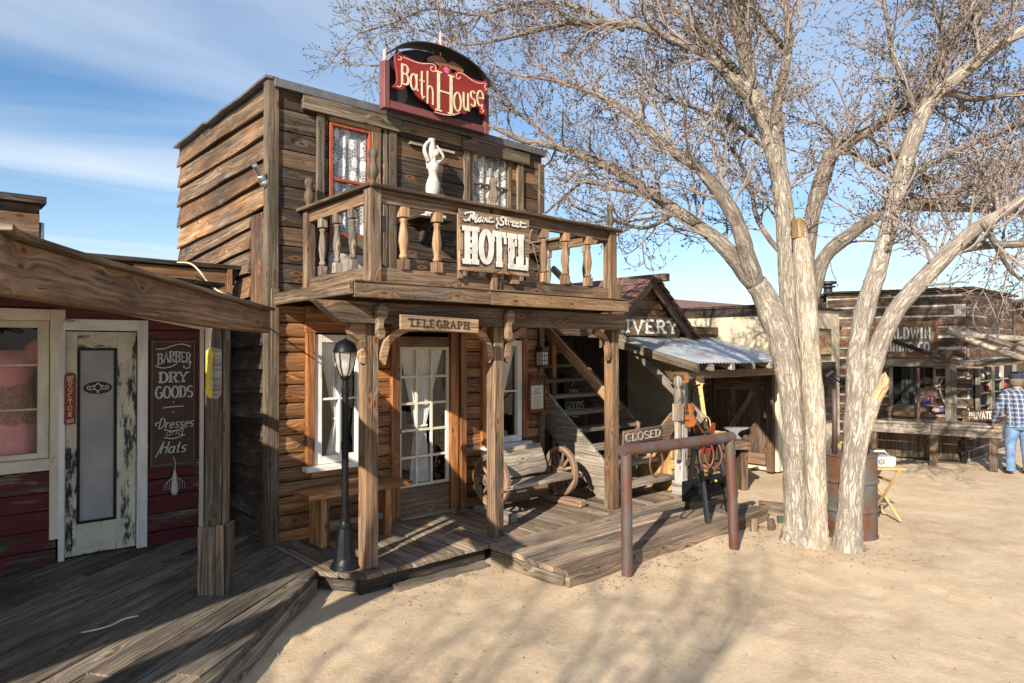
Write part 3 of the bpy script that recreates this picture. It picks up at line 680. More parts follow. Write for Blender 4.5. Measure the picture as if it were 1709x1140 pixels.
def wave_sheet(mb, f, ns=40, nt=24):
    """f(s,t) -> point; one open sheet with u,v in metres"""
    mb.rnd(); base = len(mb.v); g = [[f(i/ns, j/nt) for i in range(ns+1)] for j in range(nt+1)]
    for r in g: mb.v.extend(tuple(p) for p in r)
    W_ = (g[0][-1]-g[0][0]).length; H_ = (g[-1][0]-g[0][0]).length
    for j in range(nt):
        for i in range(ns):
            a = base+j*(ns+1)+i; q = [(i/ns*W_*1.6, j/nt*H_), ((i+1)/ns*W_*1.6, j/nt*H_), ((i+1)/ns*W_*1.6, (j+1)/nt*H_), (i/ns*W_*1.6, (j+1)/nt*H_)]
            mb.face((a, a+1, a+ns+2, a+ns+1), q)
def drape(parent, x0, x1, z0, z1, Y, tie=.66, cx=None, nar=.10, flare=.4, mat=LACE, tip=0.0, folds=11):
    cx = cx if cx is not None else (x0+x1)/2; m = MB()
    def f(s, t):
        k = (t/tie) if t < tie else 1-(t-tie)/(1-tie)*flare
        k = k**.85; l = x0+(cx-nar/2-x0)*k; r = x1+(cx+nar/2-x1)*k
        x = l+(r-l)*s; am = .010+.02*(1-abs((r-l)/(x1-x0)))
        return V((x, Y+am*sin(s*2*pi*folds+t*2)+.008*sin(s*9+t*5), z1-(z1-z0)*t*(1 - tip*s)))
    wave_sheet(m, f, 90, 26); o = m.build('curtain', mat, parent, smooth=True)
    if tie < .95:
        m = MB(); m.tube([(cx-nar*.6, Y-.03, z1-(z1-z0)*tie), (cx+nar*.6, Y-.035, z1-(z1-z0)*tie+.01)], .014, 6); m.tube([(cx-nar*.6, Y+.03, z1-(z1-z0)*tie), (cx-nar*.6, Y-.03, z1-(z1-z0)*tie)], .012, 6); m.build('curtain_tie', LACE, o)
    return o
def sash(parent, x0, x1, z0, z1, Y, cols, rows, st, mun, mat, name='window', th=.03, bot=None):
    """frame with glazing bars in the plane Y (front face Y-th), glass behind the bars"""
    bot = bot or st; m = MB()
    m.bx(x0, x0+st, Y-th, Y, z0, z1); m.bx(x1-st, x1, Y-th, Y, z0, z1); m.bx(x0+st, x1-st, Y-th+.002, Y, z1-st, z1); m.bx(x0+st, x1-st, Y-th+.002, Y, z0, z0+bot)
    for i in range(1, cols):
        x = x0+st+(x1-x0-2*st)*i/cols; m.bx(x-mun/2, x+mun/2, Y-th+.006, Y-.004, z0+bot, z1-st)
    for j in range(1, rows):
        z = z0+bot+(z1-st-z0-bot)*j/rows; m.bx(x0+st, x1-st, Y-th+.009, Y-.006, z-mun/2, z+mun/2)
    o = m.build(name, mat, parent, bevel=.003)
    g = MB(); g.poly([(x0+st-.004, Y-.010, z0+bot-.004), (x1-st+.004, Y-.010, z0+bot-.004), (x1-st+.004, Y-.010, z1-st+.004), (x0+st-.004, Y-.010, z1-st+.004)]); g.build('pane', GL, o); return o
# lower left window
x0, x1, z0, z1 = W1
wo_ = sash(hotel, x0+.005, x1-.002, z0, z1, YF+.02, 2, 2, .075, .022, W_white, th=.06)
m = MB(); m.bx(x0-.085, x0-.002, YF-.06, YF, z0-.03, z1+.02, 4, .02); m.bx(x0-.09, x1+.05, YF-.035, YF+.02, z1+.021, 2.405, 4, .02); m.bx(x0-.02, x1+.04, YF-.02, YF+.02, z0-.13, z0-.03); m.build('window_casing', W_orange, wo_, bevel=.003)
m = MB(); m.bx(x0-.11, x1+.10, YF-.12, YF+.0, z0-.055, z0-.004, 3, .03); m.build('sill', W_white, wo_, bevel=.004)
drape(wo_, x0+.07, x1-.05, z0+.05, z1-.07, YF+.055, .67, x0+.30, .08, .55)
# lower right window
x0, x1, z0, z1 = W2
wo_ = sash(hotel, x0+.005, x1-.002, z0, z1, YF+.02, 1, 2, .075, .022, W_white, th=.06)
m = MB(); m.bx(x0-.10, x0-.002, YF-.06, YF, z0-.03, z1+.02, 4, .02); m.bx(x1+.002, x1+.085, YF-.06, YF, z0+.03, z1+.02, 4, .02); m.bx(x0-.10, x1+.085, YF-.035, YF+.02, z1+.021, 2.405, 4, .02); m.bx(x0-.05, x1+.05, YF-.02, YF+.02, z0-.14, z0-.03); m.build('window_casing', W_orange, wo_, bevel=.003)
m = MB(); m.bx(x0-.10, x1+.10, YF-.12, YF+.0, z0-.06, z0-.004, 3, .03); m.build('sill', W_white, wo_, bevel=.004)
drape(wo_, x0+.07, x1-.02, z0+.05, z1-.07, YF+.055, .98, x0+.13, .05, .1)
# telegraph-office door
x0, x1, z0, z1 = DR
dr = MB(); dr.bx(x0+.005, x1-.005, YF-.018, YF+.02, z0+.02, z0+.33, 1); door = dr.build('front_door', W_signw, hotel, bevel=.004); dr = MB(); dr.bx(x0+.005, x1-.005, YF-.0185, YF+.02, z1-.11, z1); dr.build('top_rail', W_signw, door, bevel=.004)
wo_ = sash(door, x0+.005, x1-.005, z0+.33, z1-.112, YF+.02, 3, 5, .035, .028, W_cream, 'glazed_frame', .035, .03)
drape(wo_, x0+.04, x1-.04, z0+.36, z1-.14, YF+.055, .58, x0+.32, .12, .38)
m = MB(); m.ball((x0+.03, YF-.05, z0+.95), .026); m.tube([(x0+.03, YF-.05, z0+.95), (x0+.03, YF, z0+.95)], .01, 6); m.build('handle', P_alum, door, smooth=True)
m = MB(); m.bx(x0-.10, x0-.0, YF-.055, YF+.01, DZ, z1+.05, 6, .02); m.bx(x1+.0, x1+.10, YF-.055, YF+.01, DZ, z1+.05, 6, .02); m.bx(x1+.125, x1+.205, YF-.075, YF+.01, DZ, z1+.05, 6, .02); m.bx(x1+.10, x1+.125, YF-.03, YF+.01, DZ, z1+.05); m.bx(x0-.10, x1+.21, YF-.05, YF+.01, z1+.052, 2.40)
m.build('door_casing', W_orange, hotel, bevel=.004)
m = MB(); m.bx(x0-.02, x1+.02, YF-.10, YF+.0, DZ+.006, DZ+.03); m.build('threshold', W_deck, hotel)
# balcony door
x0, x1, z0, z1 = BD
m = MB(); m.bx(x0+.002, fx(614)+.03, YF-.03, YF+.0, 2.95+.01, 3.12); m.bx(x0+.002, x1-.01, YF-.035, YF+.0, fz(590, 222)+.06, z1); m.bx(fx(614)+.03, x1-.01, YF-.034, YF+.0, 2.95, fz(590, 222)+.058); bdoor = m.build('balcony_door', W_signw, hotel, bevel=.004)
m = MB(); m.bx(x0+.002, x1-.01, YF-.028, YF+.0, z0+.01, 2.95, 1); m.build('lower_panel', wood('peeling_white_panel', *GREY, paint=(.5, .47, .42), pamt=.50), bdoor)
wo_ = sash(bdoor, x0+.01, fx(614)+.028, 3.12, fz(590, 222)+.056, YF+.02, 1, 2, .035, .03, P_orgsash, 'sash', .05)
def full(parent, x0, x1, z0, z1, Y, mat, fold=.02, n=7):
    m = MB(); wave_sheet(m, lambda s, t: V((x0+(x1-x0)*s, Y+fold*sin(s*n*2*pi+.6*sin(t*3))+.006*sin(s*31), z1-(z1-z0)*t)), 70, 4); return m.build('curtain', mat, parent, smooth=True)
full(wo_, x0+.035, fx(614)+.005, 3.14, z1-.1, YF+.034, LACE_UP, .012, 4)
# upper right window
x0, x1, z0, z1 = UW
wo_ = sash(hotel, x0+.004, x1-.004, z0, z1, YF+.02, 1, 2, .045, .03, W_trim, th=.04)
full(wo_, x0+.035, x1-.035, z0+.035, z1-.045, YF+.034, LACE_UP, .012, 5)
m = MB(); m.bx(x0-.0, x1+.0, YF-.06, YF-.02, z1-.01, z1+.06); m.build('window_casing', W_signw, wo_)

# balcony
BY = 4.81; BX0 = HX0; BX1 = 5.98
m = MB()
for i in range(24):
    x = BX0+.02+(BX1-BX0-.04)*i/24; m.bx(x, x+(BX1-BX0-.04)/24-.006, BY+.03, YF-.055, 2.475, 2.51)
m.build('balcony_deck', W_deckL, hotel, bevel=.003)
m = MB(); m.board((BX0+.03, BY, 2.455), (4.0, BY, 2.455), (0, 0, .06), (0, .022, 0), 6, .02); m.board((4.004, BY, 2.45), (BX1, BY, 2.45), (0, 0, .06), (0, .022, 0), 6, .02)
m.board((BX0+.005, BY-.02, 2.47), (BX0+.005, YF-.06, 2.45), (0, 0, .055), (.02, 0, 0), 4, .03); m.board((BX1-.02, BY+.03, 2.45), (BX1-.02, YF-.06, 2.45), (0, 0, .055), (.02, 0, 0), 3, .02)
m.board((BX0+.03, BY+.02, 2.525), (BX1, BY+.02, 2.525), (0, .05, 0), (0, 0, .008), 10, .1)
m.build('balcony_fascia', W_rail, hotel, bevel=.005)
m = MB(); by = 5.03
m.prism([(2.38, 2.37), (2.60, 2.20), (6.16, 2.20), (6.16, 2.375), (2.38, 2.375)], (0, by, 0), (1, 0, 0), (0, 0, 1), -.11, z0=.055)
beam = m.build('porch_beam', W_rail, hotel, bevel=.006)
m = MB()
for x in (3.0, 3.6, 4.2, 4.8, 5.4, 5.9): m.bx(x-.03, x+.03, 5.15, YF-.06, 2.33, 2.465)
m.build('joist', W_brown, hotel)
PX = ((2.925, 5.12), (4.335, 5.13), (6.08, 5.12))
for (x, y) in PX:
    m = MB(); m.bx(x-.062, x+.003, y-.062, y+.062, DZ, 2.20, 14, .03); m.bx(x+.005, x+.062, y-.06, y+.06, DZ, 2.20, 14, .03)
    m.build('porch_post', W_post, hotel, bevel=.006)
SCR = [(0, 0), (.035, .02), (.045, .07), (.025, .12), (.03, .16), (.06, .19), (.07, .24), (.055, .285), (.02, .30), (-.02, .295), (-.04, .26), (-.035, .2), (-.03, .12), (-.03, .03)]
def bracket(x, y, sx, L=.27):
    m = MB(); pts = []
    for i in range(11): t = i/10; a = pi/2*t; pts.append(((L)*(1-cos(a)), .30*sin(a)))
    inn = [((L-.02)*(1-cos(pi/2*i/10))+.055+.01*sin(i), .30*sin(pi/2*i/10)-.052) for i in range(11)][::-1]
    m.prism([(sx*p[0], p[1]) for p in pts+inn], (x, y+.03, 1.90), (1, 0, 0), (0, 0, 1), .06, z0=-.0)
    m.build('curved_bracket', W_turn, hotel, bevel=.005)
bracket(2.995, 5.08, 1, .33); bracket(4.27, 5.10, -1); bracket(4.405, 5.10, 1); bracket(6.01, 5.08, -1)
m = MB(); m.prism([(0, 0), (0, .02), (-.05, .10), (-.14, .16), (-.16, .20), (-.14, .25), (0, .25)], (2.86, 5.12, 1.95), (1, 0, 0), (0, 0, 1), .07); m.prism([(0, -.09), (.005, .05), (-.045, .02), (-.055, -.03), (-.035, -.08)], (2.862, 5.12, 1.95), (1, 0, 0), (0, 0, 1), .066); m.build('scrolled_bracket', W_turn, hotel, bevel=.006)
for (x, y) in PX[:2]:
    m = MB(); m.prism(SCR, (x, by-.06, 2.06), (1, 0, 0), (0, 0, 1), .06, z0=.0); m.build('scrolled_corbel', W_post, hotel, bevel=.008)
# railing
RY = 4.93; RX0 = 2.85; RX1 = 5.83; RXM = 4.15
FIN = [(.05, 0), (.05, .015), (.032, .03), (.036, .045), (.06, .085), (.062, .12), (.045, .165), (.036, .185), (.042, .20), (.038, .215), (.05, .235), (.052, .26), (.04, .285), (.012, .30)]
def newel(x, y, z1, fh=1.0, half=.055, low=2.50):
    m = MB(); m.bx(x-half, x+half, y-half, y+half, low, z1, 5, .015); o = m.build('newel_post', W_post, hotel, bevel=.006)
    m = MB(); m.lathe([(r*.80, z*fh) for r, z in FIN], (x, y, z1+.032), 14); m.build('finial', W_trim, o, smooth=True)
newel(RX0, RY, 3.30, 1.0); newel(RXM, RY+.01, 3.30, .92); newel(RX1, RY, 3.28, .9); newel(RX0+.03, 6.17, 3.30, .98, .045)
m = MB(); m.board((RX0-.06, RY-.01, 3.315), (RX1+.12, RY-.01, 3.295), (0, .085, 0), (0, 0, .014), 10, .03); m.board((RX0-.01, RY-.06, 3.318), (RX0+.02, YF-.03, 3.318), (.075, 0, 0), (0, 0, .013), 4, .03); m.board((RX1-.0, RY+.03, 3.295), (RX1, YF-.03, 3.295), (.06, 0, 0), (0, 0, .013), 4, .03)
m.board((RX0+.06, RY, 3.245), (RXM-.06, RY, 3.24), (0, 0, .055), (0, .02, 0), 6, .02); m.board((RXM+.06, RY, 3.24), (RX1-.05, RY, 3.225), (0, 0, .055), (0, .02, 0), 6, .02)
m.board((RX0, RY+.06, 3.245), (RX0+.03, 6.12, 3.245), (0, 0, .055), (.02, 0, 0), 3, .02); m.board((RX1, RY+.06, 3.225), (RX1, YF-.03, 3.225), (0, 0, .055), (.02, 0, 0), 3, .02)
m.build('handrail', W_rail, hotel, bevel=.005)
m = MB(); m.board((RX0+.06, RY, 2.60), (3.75, RY, 2.60), (0, 0, .06), (0, .02, 0), 5, .03); m.board((3.755, RY, 2.595), (RX1-.05, RY, 2.595), (0, 0, .055), (0, .02, 0), 5, .03)
m.board((RX0-.005, RY+.06, 2.60), (RX0+.03, 6.12, 2.60), (0, 0, .06), (.02, 0, 0), 3, .03); m.board((RX1, RY+.06, 2.59), (RX1, YF-.03, 2.59), (0, 0, .05), (.02, 0, 0), 3, .03)
m.board((5.90, RY-.05, 2.47), (5.90, RY-.05, 2.70), (.04, 0, 0), (0, .03, 0))
m.build('bottom_rail', W_rail, hotel, bevel=.005)
BAL = [(.030, .11), (.036, .13), (.030, .145), (.024, .16), (.032, .22), (.040, .28), (.036, .34), (.028, .41), (.023, .455), (.030, .47), (.031, .485), (.024, .495)]
def baluster(x, y, k, mat, z0=2.655, z1=3.19, flip=False, big=1.0):
    m = MB(); h = z1-z0; s = h/.60; q = .036*big
    m.bx(x-q, x+q, y-q, y+q, z0, z0+.105*s); m.bx(x-q, x+q, y-q, y+q, z1-.095*s, z1)
    pr = [(r*big, z0+z_*s+.0) for r, z_ in BAL]; m.lathe([(r, z_) for r, z_ in pr], (x, y, 0), 12, new=False)
    m.build('baluster', mat, hotel, bevel=.004, auto=40)
for i, px in enumerate((673, 729, 790, 850, 907, 943, 981)): baluster(fx(px, RY), RY, i, W_turn, 2.655, 3.185, big=1.12)
for i, y in enumerate((5.28, 5.58, 5.88)): baluster(RX0+.012+.008*i, y, i, W_grey, 2.66, 3.19, big=.95)
for i, y in enumerate((5.3, 5.6, 5.9)): baluster(RX1, y, i, W_grey, 2.64, 3.17, big=.9)
m = MB(); m.bx(RX0+.062, RX0+.10, RY-.05, RY+.02, 2.95, 3.08); m.build('gate_latch', P_dmetal, hotel)

m = MB(); m.cur = (.5, .5, .5, 1)
def nail(x, y, z): m.lathe([(.0055, 0), (.0055, .003), (.002, .004)], (x, y, z), 6, Matrix(((1, 0, 0), (0, 0, -1), (0, 1, 0))), new=False)
for i in range(15):
    for z in (2.43, 2.485): nail(BX0+.12+.23*i+rng.uniform(-.03, .03), BY-.022, z+rng.uniform(-.012, .012))
for i in range(14): nail(2.75+.25*i, 4.974, 2.29+rng.uniform(-.05, .04))
for px in (531, 640, 652, 776, 865): 
    for k in range(6): nail(fx(px)+rng.uniform(-.012, .012), YF-.05, 2.75+.27*k+rng.uniform(-.05, .05))
for k in range(60):
    x = rng.choice((fx(500), fx(517), fx(668), fx(762), fx(884))); nail(x+rng.uniform(-.02, .02), YF-.019, rng.uniform(2.6, 4.25))
o = m.build('nail_heads', P_dmetal, hotel); o['kind'] = 'stuff'

# ------------------------------------------------------------------ signs on the hotel
XX = V((1, 0, 0)); YY = V((0, 1, 0))
# BathHouse
BSY = 6.12; bs0 = onY(642, 180, BSY); bsx1 = onY(808, 228, BSY).x; BW = bsx1-bs0.x
bsign = thing('bath_house_sign', 'red and black arched sign lettered BathHouse on the hotel roof edge', 'sign', (bs0.x, BSY, 4.47))
def S6(x, y):
    s = (x-230)/1010; yb = 655+(x-230)*.287; s2 = s*(1+.06*(1-s)) ; return (BW*s2, (yb-y)/(948-107*s))
bo = V((bs0.x, BSY, 4.47))
m = MB(); arch = [(.03, .0), (BW-.03, .0), (BW-.03, .42)] + [(BW/2+(BW/2-.03)*cos(pi*i/16), .42+.33*sin(pi*i/16)) for i in range(1, 16)] + [(.03, .42)]
m.prism(arch, bo, XX, ZZ, .02, z0=-.03); m.build('back_board', P_shade, bsign)
m = MB(); m.bx(bo.x-.035, bo.x+.03, BSY-.05, BSY+.05, 4.46, 4.95); m.bx(bo.x+BW-.03, bo.x+BW+.035, BSY-.05, BSY+.05, 4.46, 4.92); m.bx(bo.x+.03, bo.x+BW-.03, BSY-.045, BSY+.04, 4.47, 4.55)
m.build('frame', W_maroon, bsign, bevel=.005)
for x in (bo.x, bo.x+BW):
    m = MB(); m.lathe([(.025, 0), (.025, .015), (.014, .02), (.022, .035), (.022, .045), (.013, .052), (.02, .066), (.02, .076), (.013, .084), (.019, .1), (.01, .125), (.004, .13)], (x, BSY, 4.95 if x < bo.x+.1 else 4.92), 12); m.build('finial', P_pinklt, bsign, smooth=True)
m = MB(); rings = []
for i in range(25):
    a = pi*(1-i/24); r0 = V((bo.x+BW/2+(BW/2+.02)*cos(a), 0, 4.90+.345*sin(a))); r1 = r0+V((.012*cos(a), 0, .012*sin(a)+.002))
    rings.append([V((r0.x, BSY-.14, r0.z)), V((r0.x, BSY+.06, r0.z)), V((r1.x, BSY+.06, r1.z)), V((r1.x, BSY-.14, r1.z))])
m.loft(rings[3:-2]); m.build('arched_hood', P_shade, bsign)
m = MB(); m.tube([(bo.x+BW*.53, BSY, 5.2), (bo.x+BW*.53, BSY, 5.33)], .008, 6); cx = bo.x+BW*.53
m.lathe([(.03, 0), (.03, .02), (.016, .03), (.028, .06), (.028, .075), (.014, .085), (.024, .11), (.024, .125), (.012, .135), (.018, .16), (.018, .17), (.008, .18), (.012, .2), (.003, .235)], (cx, BSY, 5.25), 12)
for s in (-1, 1): m.tube([(cx, BSY, 5.33), (cx+s*.05, BSY, 5.37), (cx+s*.09, BSY, 5.33), (cx+s*.10, BSY, 5.24)], .007, 6)
m.build('scrolled_finial', P_pinklt, bsign, smooth=True)
out = [(350, 125), (385, 165), (450, 205), (540, 245), (640, 260), (700, 275), (735, 320), (760, 290), (800, 285), (850, 305), (870, 360), (895, 365), (940, 345), (1000, 370), (1080, 420), (1180, 455), (1230, 465), (1270, 455), (1280, 500), (1265, 580), (1235, 620), (1240, 700), (1262, 785), (1200, 775), (1180, 720), (1120, 705), (1060, 735), (1010, 770), (960, 755), (880, 775), (800, 760), (700, 720), (630, 650), (560, 610), (510, 550), (490, 500), (440, 470), (390, 520), (310, 490), (340, 450), (345, 380), (330, 270), (325, 200)]
m = MB(); m.prism(catmull([S6(*p) for p in out]+[S6(*out[0])], 3)[:-1], bo+V((-.075, -.075, 0)), XX, ZZ, .028); panel = m.build('red_panel', W_redsign, bsign, bevel=.004)
m = MB(); pen = Pen(m, bo+V((-.075, -.1035, 0)), XX, ZZ, .030, .020, .004)
def put(ch, x0, y0, x1, y1, wv=.03, wh=.018, slab=0, cap=1.0):
    """a letter in the box whose lower left and upper right corners are given on the panel"""
    a = S6(x0, y0); b = S6(x1, y1); w_, st = GLY[ch]; ys = [q[1] for p in st for q in p]; top = max(ys)
    pen.wv, pen.wh = wv, wh
    sl = (S6(x1, y0)[1]-a[1])*0
    for p in st:
        q = [(a[0]+(b[0]-a[0])*t[0]/w_, a[1]+(b[1]-a[1])*t[1]/top) for t in p]; pen.stroke(q)
        if slab:
            for e, o in ((0, 1), (-1, -2)):
                if abs(p[e][1]-p[o][1]) > .5: pen.stroke([(q[e][0]-slab, q[e][1]), (q[e][0]+slab, q[e][1])], .02, .018)
put('B', 380, 460, 448, 288, .024, .016); put('a', 465, 512, 528, 372, .018, .014); put('t', 548, 590, 598, 350, .018, .014); put('h', 615, 650, 688, 360, .018, .014); put('H', 712, 715, 882, 400, .036, .018, .042)
put('o', 890, 725, 972, 572, .022, .015); put('u', 988, 722, 1056, 575, .021, .014); put('s', 1070, 688, 1130, 562, .021, .015); put('e', 1148, 688, 1228, 568, .022, .015)
m.build('lettering', P_cream, panel)
m = MB(); pen = Pen(m, bo+V((-.075, -.1035, 0)), XX, ZZ, .011, .011, .0025)
for q in ([(400, 205), (470, 235), (560, 265), (660, 268), (700, 290), (705, 325), (680, 345), (655, 325), (660, 300), (680, 300)], [(1225, 485), (1150, 475), (1080, 440), (1000, 385), (950, 365), (920, 380), (920, 415), (945, 425), (960, 405)],
          [(380, 150), (350, 165), (355, 190), (380, 205), (378, 230), (350, 230)], [(385, 465), (375, 490), (350, 490), (345, 480)], [(1215, 710), (1200, 725), (1225, 750), (1205, 765)], [(1235, 480), (1250, 500), (1235, 520), (1260, 545), (1240, 550)],
          [(690, 735), (800, 765), (880, 770), (955, 752)]):
    pen.stroke(catmull([S6(*p) for p in q], 4))
m.build('scroll_line', P_pinklt, panel)
m = MB(); pen = Pen(m, bo+V((-.075, -.104, 0)), XX, ZZ, .02, .02, .003)
for k in range(5):
    a = k*2*pi/5; c = S6(812, 335); pen.stroke([(c[0]+.022*cos(a+t)+.012*cos(a), c[1]+.022*sin(a+t)+.012*sin(a)) for t in (0, 1.2, 2.4, 3.6, 4.8)], .014, .014)
m.build('painted_rose', plain('rose_paint', (.55, .12, .25), .6, .2, 30), panel)
m = MB(); q = [(590, 190), (620, 160), (690, 150), (760, 180), (800, 230), (850, 215), (920, 250), (970, 300), (965, 345), (930, 320), (880, 300), (830, 285), (790, 265), (740, 275), (700, 250), (650, 215), (610, 215)]
m.prism(catmull([S6(*p) for p in q]+[S6(*q[0])], 2)[:-1], bo+V((0, -.032, .0)), XX, ZZ, .012, z0=.0); m.build('painted_ornament', plain('bronze_paint', (.22, .10, .045), .6, .3, 12), bsign)

# HOTEL board
hs = thing('hotel_sign', 'brown board sign lettered Mane Street HOTEL on the balcony rail', 'sign', (fx(767, 4.84), 4.84, 2.68))
hx0 = onY(766.5, 400, 4.84).x; hx1 = onY(882.5, 400, 4.84).x; hw = hx1-hx0; ho = V((hx0, 4.862, 2.685)); hh = .55
m = MB(); n_ = 3
for i in range(n_): m.bx(hx0, hx1, 4.832, 4.860, 2.685+hh*i/n_+.0015, 2.685+hh*(i+1)/n_)
board_ = m.build('board', W_signw, hs, bevel=.003)
m = MB(); m.bx(hx0+.02, hx0+.06, 4.865, 4.90, 2.62, 3.2); m.bx(hx0+hw*.48, hx0+hw*.55, 4.862, 4.90, 2.53, 3.2); m.bx(hx1-.2, hx1-.10, 4.865, 4.9, 2.61, 3.2); m.build('batten', W_turn, hs)
def H7(x, y):   # from the sign's own corners: left edge 205, right edge 1085 wide; tops 135..290, bottoms 930..1000
    s = (x-205)/880.; t0 = 135+155*s; t1 = 930+70*s; s = s*(1+.055*(1-s)); return (hw*s, hh*(t1-y)/(t1-t0))
def poly_letters(dx, dy, z0, mat, name):
    m = MB(); pen = Pen(m, V((hx0+dx, 4.8315, 2.685+dy)), XX, ZZ, .052, .038, .0035, z0)
    def bar(pts, wv, wh): pen.stroke([H7(*p) for p in pts], wv, wh)
    V_, Hh = .060, .046
    bar([(283, 405), (283, 800)], V_, .04); bar([(370, 420), (370, 810)], V_, .04); bar([(300, 605), (360, 610)], .05, .04)
    for (x0, x1, y0) in ((228, 322, 385), (328, 418, 398), (232, 322, 812), (326, 418, 815)): bar([(x0, y0), (x1, y0+8)], .05, .046)
    bar([(325, 500), (325, 540)], .012, .03); bar([(325, 660), (325, 715)], .012, .03)
    pts = [(H7(505+62*cos(a), 0)[0], H7(505, 625-195*sin(a)*(1.0))[1]) for a in [2*pi*i/24 for i in range(24)]]
    pts = [(p[0], p[1]) for p in pts]; pen.stroke(pts+[pts[0]], .058, .045)
    bar([(425, 618), (450, 620)], .02, .02); bar([(560, 640), (585, 643)], .02, .02)
    bar([(663, 450), (665, 850)], V_, .04); bar([(582, 450), (752, 478)], .05, .052); bar([(590, 450), (592, 560)], .030, .03); bar([(740, 478), (745, 590)], .030, .03); bar([(625, 842), (712, 850)], .05, .05); bar([(632, 655), (702, 660)], .02, .03)
    bar([(815, 480), (820, 870)], V_, .04); bar([(768, 478), (895, 498)], .05, .05); bar([(885, 500), (888, 620)], .026, .03); bar([(780, 868), (915, 880)], .05, .05); bar([(905, 880), (907, 750)], .026, .03); bar([(830, 650), (860, 655)], .03, .04); bar([(855, 570), (857, 760)], .018, .03); bar([(780, 658), (800, 660)], .03, .03)
    bar([(955, 505), (958, 880)], V_, .04); bar([(912, 498), (1002, 508)], .05, .05); bar([(922, 878), (1058, 895)], .05, .052); bar([(1045, 885), (1047, 760)], .028, .03); bar([(918, 685), (990, 690)], .02, .03)
    pen2 = Pen(m, V((hx0+dx*.6, 4.8315, 2.685+dy*.6)), XX, ZZ, .013, .013, .003, z0)
    for q in ([(262, 215), (262, 195), (290, 188), (360, 190), (330, 240), (270, 290), (242, 275)], [(325, 210), (300, 300)], [(370, 195), (345, 250), (352, 270), (395, 220), (375, 290), (378, 310), (395, 300)],
              [(440, 250), (415, 262), (405, 295), (430, 300), (448, 250), (448, 290), (460, 300)], [(462, 300), (475, 258), (470, 300), (500, 262), (510, 265), (508, 300), (522, 302)], [(575, 250), (545, 255), (545, 275), (565, 278), (540, 285), (535, 305), (570, 308), (600, 300)],
              [(640, 250), (630, 270), (650, 300), (640, 340), (628, 360), (645, 390)], [(735, 265), (715, 245), (690, 262), (695, 290), (720, 310), (715, 340), (680, 345), (650, 320)], [(755, 255), (750, 300), (755, 335), (772, 335)], [(735, 288), (790, 295)],
              [(795, 300), (792, 345), (800, 310), (830, 305)], [(870, 310), (845, 315), (848, 330), (866, 332), (840, 345), (850, 362), (880, 358)], [(925, 320), (895, 325), (898, 340), (915, 342), (892, 355), (900, 372), (935, 365)], [(960, 300), (952, 345), (960, 375), (1035, 378)], [(940, 320), (1030, 335)]):
        pen2.stroke(catmull([H7(*p) for p in q], 4), .015, .015)
    return m.build(name, mat, board_)
poly_letters(-.011, -.016, 0.0, P_shade, 'painted_shadow'); poly_letters(0, 0, .006, P_white, 'lettering')

# TELEGRAPH board
tx0 = onY(667.5, 540, 4.87).x; tx1 = onY(797.5, 540, 4.87).x
ts = thing('telegraph_sign', 'narrow light brown board lettered TELEGRAPH under the balcony beam', 'sign', (tx0, 4.87, 2.15))
m = MB(); c0 = V((tx0, 4.87, 2.213)); c1 = V((tx1, 4.87, 2.193)); m.bx(tx0+.1, tx0+.16, 4.883, 4.974, 2.19, 2.25); m.bx(tx1-.16, tx1-.1, 4.883, 4.974, 2.19, 2.25); m.board(c0, c1, (0, 0, .062), (0, .012, 0), 4, .01); b_ = m.build('board', W_signw, ts, bevel=.003)
m = MB(); L = tx1-tx0; hgt = .068; tw_ = textw('TELEGRAPH', hgt, 1.0, .32); sx = (L*.80/tw_)
pen = Pen(m, c0+V((L*.10, -.0125, -.036)), (c1-c0), ZZ, .0125, .0085, .002); pen.text('TELEGRAPH', 0, 0, hgt, sx*.95, .32*sx*.95, slab=1.6); m.build('lettering', P_ink, b_)

# ------------------------------------------------------------------ statue
stx = onY(722.5, 300, 6.10).x; sz0 = 3.40
stt = thing('statue', 'small white statue of a woman with raised arms on the hotel wall shelf', 'statue', (stx, 6.10, sz0))
def skin(name, nodes, edges, mat, parent, sub=2, root=0, loc=None, smooth_it=True):
    """one continuous surface grown round a skeleton: nodes (x, y, z, rx, ry)"""
    o0 = wl(parent) if parent is not None else V((0, 0, 0)); off = V(loc) if loc is not None else V((0, 0, 0))
    me = bpy.data.meshes.new(name); me.from_pydata([tuple(V(n[:3])+off-o0) for n in nodes], edges, [])
    o = bpy.data.objects.new(name, me); C.objects.link(o); me.materials.append(mat)
    if parent is not None: o.parent = parent
    k = o.modifiers.new('skin', 'SKIN'); k.use_smooth_shade = True; k.branch_smoothing = .4
    for i, n in enumerate(nodes):
        sv = me.skin_vertices[0].data[i]; sv.radius = (n[3], n[4] if len(n) > 4 else n[3]); sv.use_root = (i == root)
    s = o.modifiers.new('subdivision', 'SUBSURF'); s.levels = sub; s.render_levels = sub
    return o
def rings_body(mb, o, rows, n=18, ax=V((1, 0, 0)), ay=V((0, 1, 0)), wr=0.0):
    """rows: (x, y, z, rx, ry) stacked ellipses -> one closed surface"""
    o = V(o); rows = catmull(rows, 4)
    f = lambda r, k: 1+wr*mn.noise(V((cos(2*pi*k/n)*2.2, sin(2*pi*k/n)*2.2, r[2]*15)))
    mb.loft([[o+ax*(r[0]+cos(2*pi*k/n)*r[3]*f(r, k))+ay*(r[1]+sin(2*pi*k/n)*r[4]*f(r, k))+ZZ*r[2] for k in range(n)] for r in rows])
